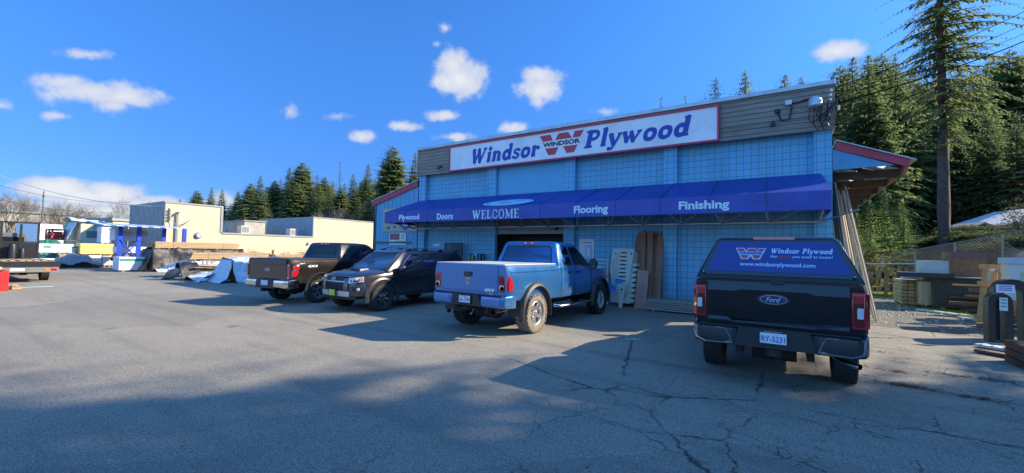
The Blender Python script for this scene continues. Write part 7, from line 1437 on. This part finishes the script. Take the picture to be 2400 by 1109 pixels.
# forest at the right
FR=[(1972,150,56,'c'),(2003,128,46,'a'),(2040,122,39,'a'),(2072,122,52,'c'),(2104,128,44,'a'),(2138,160,58,'c'),(2172,190,48,'b'),(2200,170,64,'b'),(2262,160,52,'c'),(2298,150,44,'a'),(2340,130,58,'c'),(2376,110,48,'c'),(2425,100,56,'b'),(1985,260,40,'d'),(2120,250,44,'b'),(2240,260,42,'b'),(2320,250,40,'d'),(2390,260,38,'d'),(2090,330,50,'b'),(2280,300,54,'b'),(2210,230,58,'d'),(2360,330,56,'b'),(2440,240,50,'b'),(2010,380,56,'b'),(2180,380,60,'b'),(2300,380,62,'d'),(2400,380,60,'b'),(2140,400,64,'b'),(2250,390,66,'b'),(2360,400,68,'b')]
for i,(px,py,d,k) in enumerate(FR):
    p=cw(px,d); b=hgt(p.x,p.y)-.3; hor=590.6+.02205*(px-1200); H_=(hor-py)/FPX*d+1.75-b
    again(k,mk[k],'conifer',(p.x,p.y,b),('broad dense conifer in the forest right of the store' if k=='c' else 'dark conifer in the forest right of the store'),'conifers in the forest right of the store'+(' (broad)' if k=='c' else ''),H_/20,rng.uniform(0,6))
# the big fir with its bare lower trunk
p=cw(2214,27); b=2.7
mb,tb,tb2,ml=conifer(31,25,5.4,6.6,.50,6,.22,.66,.11,mfir,.37,sparse=.24,rise0=.25,rise1=-.10,shape=.42,lop=.15)
r2=random.Random(6)
for z,az in ((5.6,.4),(6.4,3.5),(4.8,-.5),(6.9,2)): branch(mb,tb,Vector((0,0,z)),az,1.3,.1,r2,.2,.5,.15)
used['f']=plant_conifer((mb,tb,tb2,ml),'fir_tree',(p.x,p.y,b),'tall fir with a bare reddish lower trunk standing on the bank')
# young bright conifers and shrubs beside the canopy
YC=[(2075,440,27,9,'bright green young conifer beside the side canopy'),(2040,470,25,9,'bright young conifer partly behind the canopy eave'),(2118,470,29,8,'bright young conifer left of the big fir trunk'),(2010,500,30,7,'small bright conifer showing past the leaning mouldings')]
mky=lambda:conifer(41,8,2.1,.3,.26,7,.20,.62,.20,mced2,.10,rise0=.5,rise1=.0,shape=.8)
for px,py,d,h_,lab in YC:
    p=cw(px,d); b=hgt(p.x,p.y)-.2; hor=590.6+.02205*(px-1200); again('y',mky,'young_conifer',(p.x,p.y,b),lab,None,((hor-py)/FPX*d+1.75-b)/8,rng.uniform(0,6))
def shrub(seed,Rx,H,n,size,ml,stems=9):
    rng=random.Random(seed); mb=MB(); tb=MB(); cl=[]
    for i in range(stems):
        a=rng.uniform(0,6.28); r_=rng.uniform(.2,1); e=Vector((math.cos(a)*Rx*r_*.8,math.sin(a)*Rx*r_*.8,H*rng.uniform(.5,1)*(1-.3*r_))); tb.tube([Vector((0,0,-.1)),e*.5+Vector((0,0,.1)),e],.025,3,r2=.006,cap=False); cl.append(e); cl.append(e*.6)
    for i in range(n):
        c_=cl[rng.randrange(len(cl))]; p=c_+Vector((rng.gauss(0,1)*Rx*.24,rng.gauss(0,1)*Rx*.24,rng.gauss(0,1)*H*.16)); p.z=max(.02,p.z); d=Vector((rng.uniform(-1,1),rng.uniform(-1,1),rng.uniform(-.5,1))).normalized(); spray(mb,p,d,size*rng.uniform(.6,1.4),size*.3,rng,.2)
    return mb,tb,ml
shr={}
def put_shrub(k,loc,label,group,s,sz,rz,name='shrub',cat='shrub'):
    if k not in shr:
        mb,tb,ml={'g':lambda:shrub(3,1.3,1.3,2600,.15,mshr),'d':lambda:shrub(5,1.2,2.4,1500,.13,mdry,22),'k':lambda:shrub(9,1.5,2.0,2600,.20,mfird)}[k](); t=thing(name,loc,label,cat,group,rz); mb.build('foliage',ml,t,recalc=False); tb.build('stems',mbarkg,t,recalc=False); shr[k]=t
    else: t=copy_tree(shr[k]); t.location=loc; t['label']=label; t.rotation_euler=(0,0,rz)
    if group: t['group']=group
    elif 'group' in t: del t['group']
    t.scale=(s,s,sz); return t
for i in range(26):
    px=2090+i*12.5; d=rng.uniform(24.5,30); p=cw(px,d); put_shrub('g',(p.x,p.y,hgt(p.x,p.y)-.1),'low green bush growing on the bank above the chain link fence','bushes on the bank',rng.uniform(.8,1.2),rng.uniform(.3,.5),rng.uniform(0,6))
for i in range(16):
    px=2215+i*15; d=rng.uniform(20.5,24); p=cw(px,d); put_shrub('g',(p.x,p.y,hgt(p.x,p.y)-.1),'low green bush growing on the slope behind the stacks','bushes on the slope behind the stacks',rng.uniform(.7,1.1),rng.uniform(.35,.6),rng.uniform(0,6))
for i in range(12):
    px=rng.uniform(1990,2110); d=rng.uniform(26,36); p=cw(px,d); put_shrub('k',(p.x,p.y,hgt(p.x,p.y)-.1),'dark evergreen bush in the shade past the end of the lane','dark bushes past the lane',rng.uniform(.9,1.5),rng.uniform(.9,1.4),rng.uniform(0,6))
for i,(px,d,s) in enumerate(((1985,30,1.6),(2040,24,1.1),(2020,28,1.4),(2405,24,1.1))):
    p=cw(px,d); put_shrub('d',(p.x,p.y,hgt(p.x,p.y)-.1),'twiggy pale bush with dry leaves on the right side','dry twiggy bushes',s,s,rng.uniform(0,6))
for px in (588,598,705,668,715): p=PX(px,590,CX+1); put_shrub('d',(CX+1.2,p.y,0),'small dry weed bush against the cream warehouse wall','weeds along the warehouse wall',.62,.62,rng.uniform(0,6))
# bare deciduous trees
def bare(seed,H,spread,depth=6,r0=.2,fan=1.0,first=.35,multi=1):
    rng=random.Random(seed); tk=MB(); tw=MB()
    def grow(p,d,L,r,lv):
        pts=[p]; q=p.copy()
        for i in range(3): d=(d+Vector((rng.uniform(-.12,.12),rng.uniform(-.12,.12),.05))).normalized(); q=q+d*L/3; pts.append(q.copy())
        (tk if lv<2 else tw).tube(pts,r,6 if lv<2 else 3,r2=r*.62,cap=False)
        if lv>=depth: return
        for k in range(3 if lv<depth-1 else 4):
            a=rng.uniform(0,6.28); s,u=frame(d); v=(d+(s*math.cos(a)+u*math.sin(a))*rng.uniform(.35,.8)*fan+Vector((0,0,.12))).normalized(); st=pts[3] if k==0 else pts[rng.randrange(1,4)]
            grow(st,v,L*rng.uniform(.62,.85),r*.55 if k else r*.62,lv+1)
    for m in range(multi): grow(Vector((0,0,-.2)),Vector((rng.uniform(-.25,.25)*(multi>1)*1.8,rng.uniform(-.25,.25)*(multi>1)*1.8,1)).normalized(),H*first,r0,0)
    return tk,tw
mtw=mat('fine twigs',(.17,.145,.11),.9,var=.2); bt={}
def put_bare(k,px,d,pyt,label,group=None):
    p=cw(px,d); hor=590.6+.02205*(px-1200); H_=(hor-pyt)/FPX*d+1.75
    if k not in bt:
        tk,tw={'1':lambda:bare(3,10,1,6,.20),'2':lambda:bare(8,10,1,6,.13,.75,.30,3),'3':lambda:bare(12,10,1,6,.16,1.1,.24,2)}[k](); t=thing('bare_tree',(p.x,p.y,0),label,'tree',group); tk.build('trunk',mbarkg,t,recalc=False); tw.build('twigs',mtw,t,recalc=False)
        t['h']=max(v.co.z for v in t.children[1].data.vertices); bt[k]=t
    else: t=copy_tree(bt[k]); t.location=(p.x,p.y,0); t.rotation_euler=(0,0,px*.1); t['label']=label
    if group: t['group']=group
    t.scale=(H_/bt[k]['h'],)*3; return t
for k,px,d,py,l in (('3',12,52,436,'bare tree cut by the left edge of the view'),('1',48,70,455,'slender bare tree in front of the distant cloud, second from the left'),('1',108,74,462,'slender bare tree just left of the bushy bare pair'),('3',158,60,462,'bushy tan bare tree behind the torn white tarp'),('3',192,64,474,'low bushy bare tree behind the motorhome'),('2',310,66,450,'round headed bare tree directly behind the corrugated wall'),('3',-40,58,440,'bare tree beyond the left edge reaching into view')):
    put_bare(k,px,d,py,l)
for i,px in enumerate((655,770,800,840,600)): put_bare('2',px,58+i*2,(500,482,470,480,505)[i],'bare twiggy tree below the dark conifers behind the warehouse','bare trees below the conifers')
put_bare('2',759,50,484,'pale fan shaped bare shrub just over the right warehouse block')
for px,py,d,k in ((258,498,72,'b'),(272,505,70,'b'),(205,512,90,'b'),(240,520,95,'b'),(250,500,88,'d')):
    p=cw(px,d); again(k,mk[k],'conifer',(p.x,p.y,0),'small dark conifer left of the corrugated wall','small conifers left of the warehouse',max(.2,((570-py)/FPX*d+1.75)/20),px)
# tall firs outside the view whose shade falls over the lot
def pl(s,x): return (x,(x*.656-s)/.755)
for i,(s,x,h_,k) in enumerate(((-2.4,25,26.5,'f'),(-3.6,20,22,'f'),(1.2,25,25.5,'f'),(4.4,26,26,'d'),(7.4,26,26,'c'),(-.4,30,28,'f'),(10.5,27,27,'c'),(3.2,32,29,'f'),(6,34,30,'b'),(14,27,27,'c'),(-1.4,14,10,'a'),(2,16,15,'c'),(-3.6,19,12,'a'),(-1,18,16,'d'))):
    x_,y_=pl(s,x); again(k,mk.get(k),'conifer',(x_,y_,hgt(x_,y_)-.3),'tall conifer standing outside the view to the right, shading the lot','conifers shading the lot',h_/20,i*1.3)
# weeds, moss and litter
kg=m_needles('grass blades',(.16,.24,.03),(.22,.30,.04),(.28,.30,.08),.3); mb=MB(); rng=random.Random(55)
for i in range(5200):
    px=rng.gauss(0,1); x=rng.uniform(2.2,4.9); y=rng.uniform(26,33) if i%3 else rng.uniform(20,26)
    if i%3==0: x=rng.uniform(4.1,5.0)
    z=hgt(x,y)+.01; h_=rng.uniform(.03,.10); a=rng.uniform(0,3.14); w_=.015; mb.add([(x-w_*math.cos(a),y-w_*math.sin(a),z),(x+w_*math.cos(a),y+w_*math.sin(a),z),(x+rng.uniform(-.04,.04),y+rng.uniform(-.04,.04),z+h_)],[(0,1,2)])
tag(mb.build('grass',kg,recalc=False),'bright mossy grass along the end of the gravel lane','grass',kind='stuff')
mb=MB(); mb.poly([(x,y,hgt(x,y)+.014) for x,y in ((2.4,26.5),(4.6,25.5),(5.1,28),(5.0,33),(2.8,33.5),(2.0,30))]); mb.poly([(x,y,.014) for x,y in ((4.15,20.5),(4.9,20),(4.8,24.5),(4.2,24.5))])
kk=NB('moss'); nn_=kk.noise(3,6,.65); kk.col(kk.mix(kk.rng(nn_,.4,.6),(.42,.50,.05),(.22,.21,.10))); kk.b.inputs['Roughness'].default_value=.95; tag(mb.build('moss_ground',kk.m,recalc=False),kind='structure')
mleaf=mat('brown litter',(.085,.05,.03),.9,var=.4,vscale=20); mb=MB()
for cx,cy,n_ in [(G(2138,908).x,G(2138,908).y,170),(G(2105,872).x,G(2105,872).y,60),(G(2230,880).x,G(2230,880).y,60),(G(2330,893).x,G(2330,893).y,50),(G(2290,935).x,G(2290,935).y,70),(G(2060,825).x,G(2060,825).y,25),(G(1970,830).x,G(1970,830).y,20)]:
    for i in range(n_):
        x=cx+rng.gauss(0,.14); y=cy+rng.gauss(0,.05); a=rng.uniform(0,6.28); l=rng.uniform(.015,.05); v=Vector((math.cos(a),math.sin(a),rng.uniform(-.1,.3)))*l; s_=Vector((-v.y,v.x,0))*.3; p=Vector((x,y,.012+rng.uniform(0,.015))); mb.add([p-v,p+s_,p+v,p-s_],[(0,1,2,3)])
for i in range(260):
    x=rng.uniform(-6,6);y=rng.uniform(1.5,12); p=Vector((x,y,.010)); a=rng.uniform(0,6.28); l=rng.uniform(.008,.02); v=Vector((math.cos(a),math.sin(a),.2))*l; s_=Vector((-v.y,v.x,0))*.5; mb.add([p-v,p+s_,p+v,p-s_],[(0,1,2,3)])
tag(mb.build('leaf_litter',mleaf,recalc=False),'brown leaf and twig litter scattered on the asphalt','litter',kind='stuff')
mb=MB(); rng=random.Random(66)
for i in range(420):
    x=rng.uniform(1.2,4.6); y=rng.uniform(14.5,30); r_=rng.uniform(.015,.05); z=.012; mb.add([(x-r_,y,z),(x,y-r_,z),(x+r_,y,z),(x,y+r_,z),(x+rng.uniform(-.01,.01),y,z+r_*.9)],[(0,1,4),(1,2,4),(2,3,4),(3,0,4)])
tag(mb.build('loose_stones',mat('stone grey',(.38,.37,.35),.8,var=.3),recalc=False),'loose grey stones on the gravel lane','stones',kind='stuff')
# overhead wires
mw=mat('wire black',(.004,.004,.005),1,spec=0); A=PY(1952,236,FY-.1)
for i,(z,ex,ey,lab) in enumerate(((.35,2405,8,'thick overhead wire, topmost of the bundle from the store corner'),(.15,2405,38,'overhead wire, second from the top from the store corner'),(.1,2405,60,'overhead wire, third from the top from the store corner'),(-.1,2405,78,'twisted black overhead cable, heaviest in the middle of the bundle'),(-.45,2405,118,'lowest sagging overhead wire from the store corner'))):
    a=A+Vector((.02,0,z)); e=hit(ex,ey,0,9.5) if False else None
    d=ray(ex,ey); e=EYE+d*(17.5/ d.dot(_F)) ; far=a+(e-a)*1.6
    t=thing('overhead_wire',a,lab,'wire'); L_=far-a; mb=MB(); pts=[L_*q_+Vector((0,0,-.55*4*q_*(1-q_)*.6)) for q_ in [k/14 for k in range(15)]]; mb.tube(pts,(.014,.010,.010,.022,.012)[i],5); mb.build('cable',mw,t)
for i,(p0,p1,lab) in enumerate(((far_at(-60,60,8.2),PX(389,484,CX+.1),'long pale wire strung to the warehouse corner from the left'),(far_at(-60,70,6.5),far_at(300,80,6.3),'thin far wire crossing behind the bare trees'),(far_at(-60,70,8.0),far_at(300,80,7.6),'upper thin far wire crossing behind the bare trees'))):
    t=thing('overhead_wire',p0,lab,'wire'); L_=p1-p0; mb=MB(); mb.tube([L_*q_+Vector((0,0,-.8*4*q_*(1-q_))) for q_ in [k/14 for k in range(15)]],.03 if i==0 else .015,4); mb.build('cable',mat('pale wire',(.5,.5,.48),.5) if i==0 else mw,t)
p=far_at(95,78); t=thing('utility_pole',p,'dark utility pole among the bare trees at the left','pole'); mb=MB(); mb.tube([(0,0,-.3),(0,0,8.0)],.09,8,r2=.06); mb.build('pole',mat('grey weathered pole',(.12,.11,.10),.9),t); mb=MB(); mb.box(-.6,.6,-.04,.04,7.3,7.38); mb.build('crossarm',mold,t)
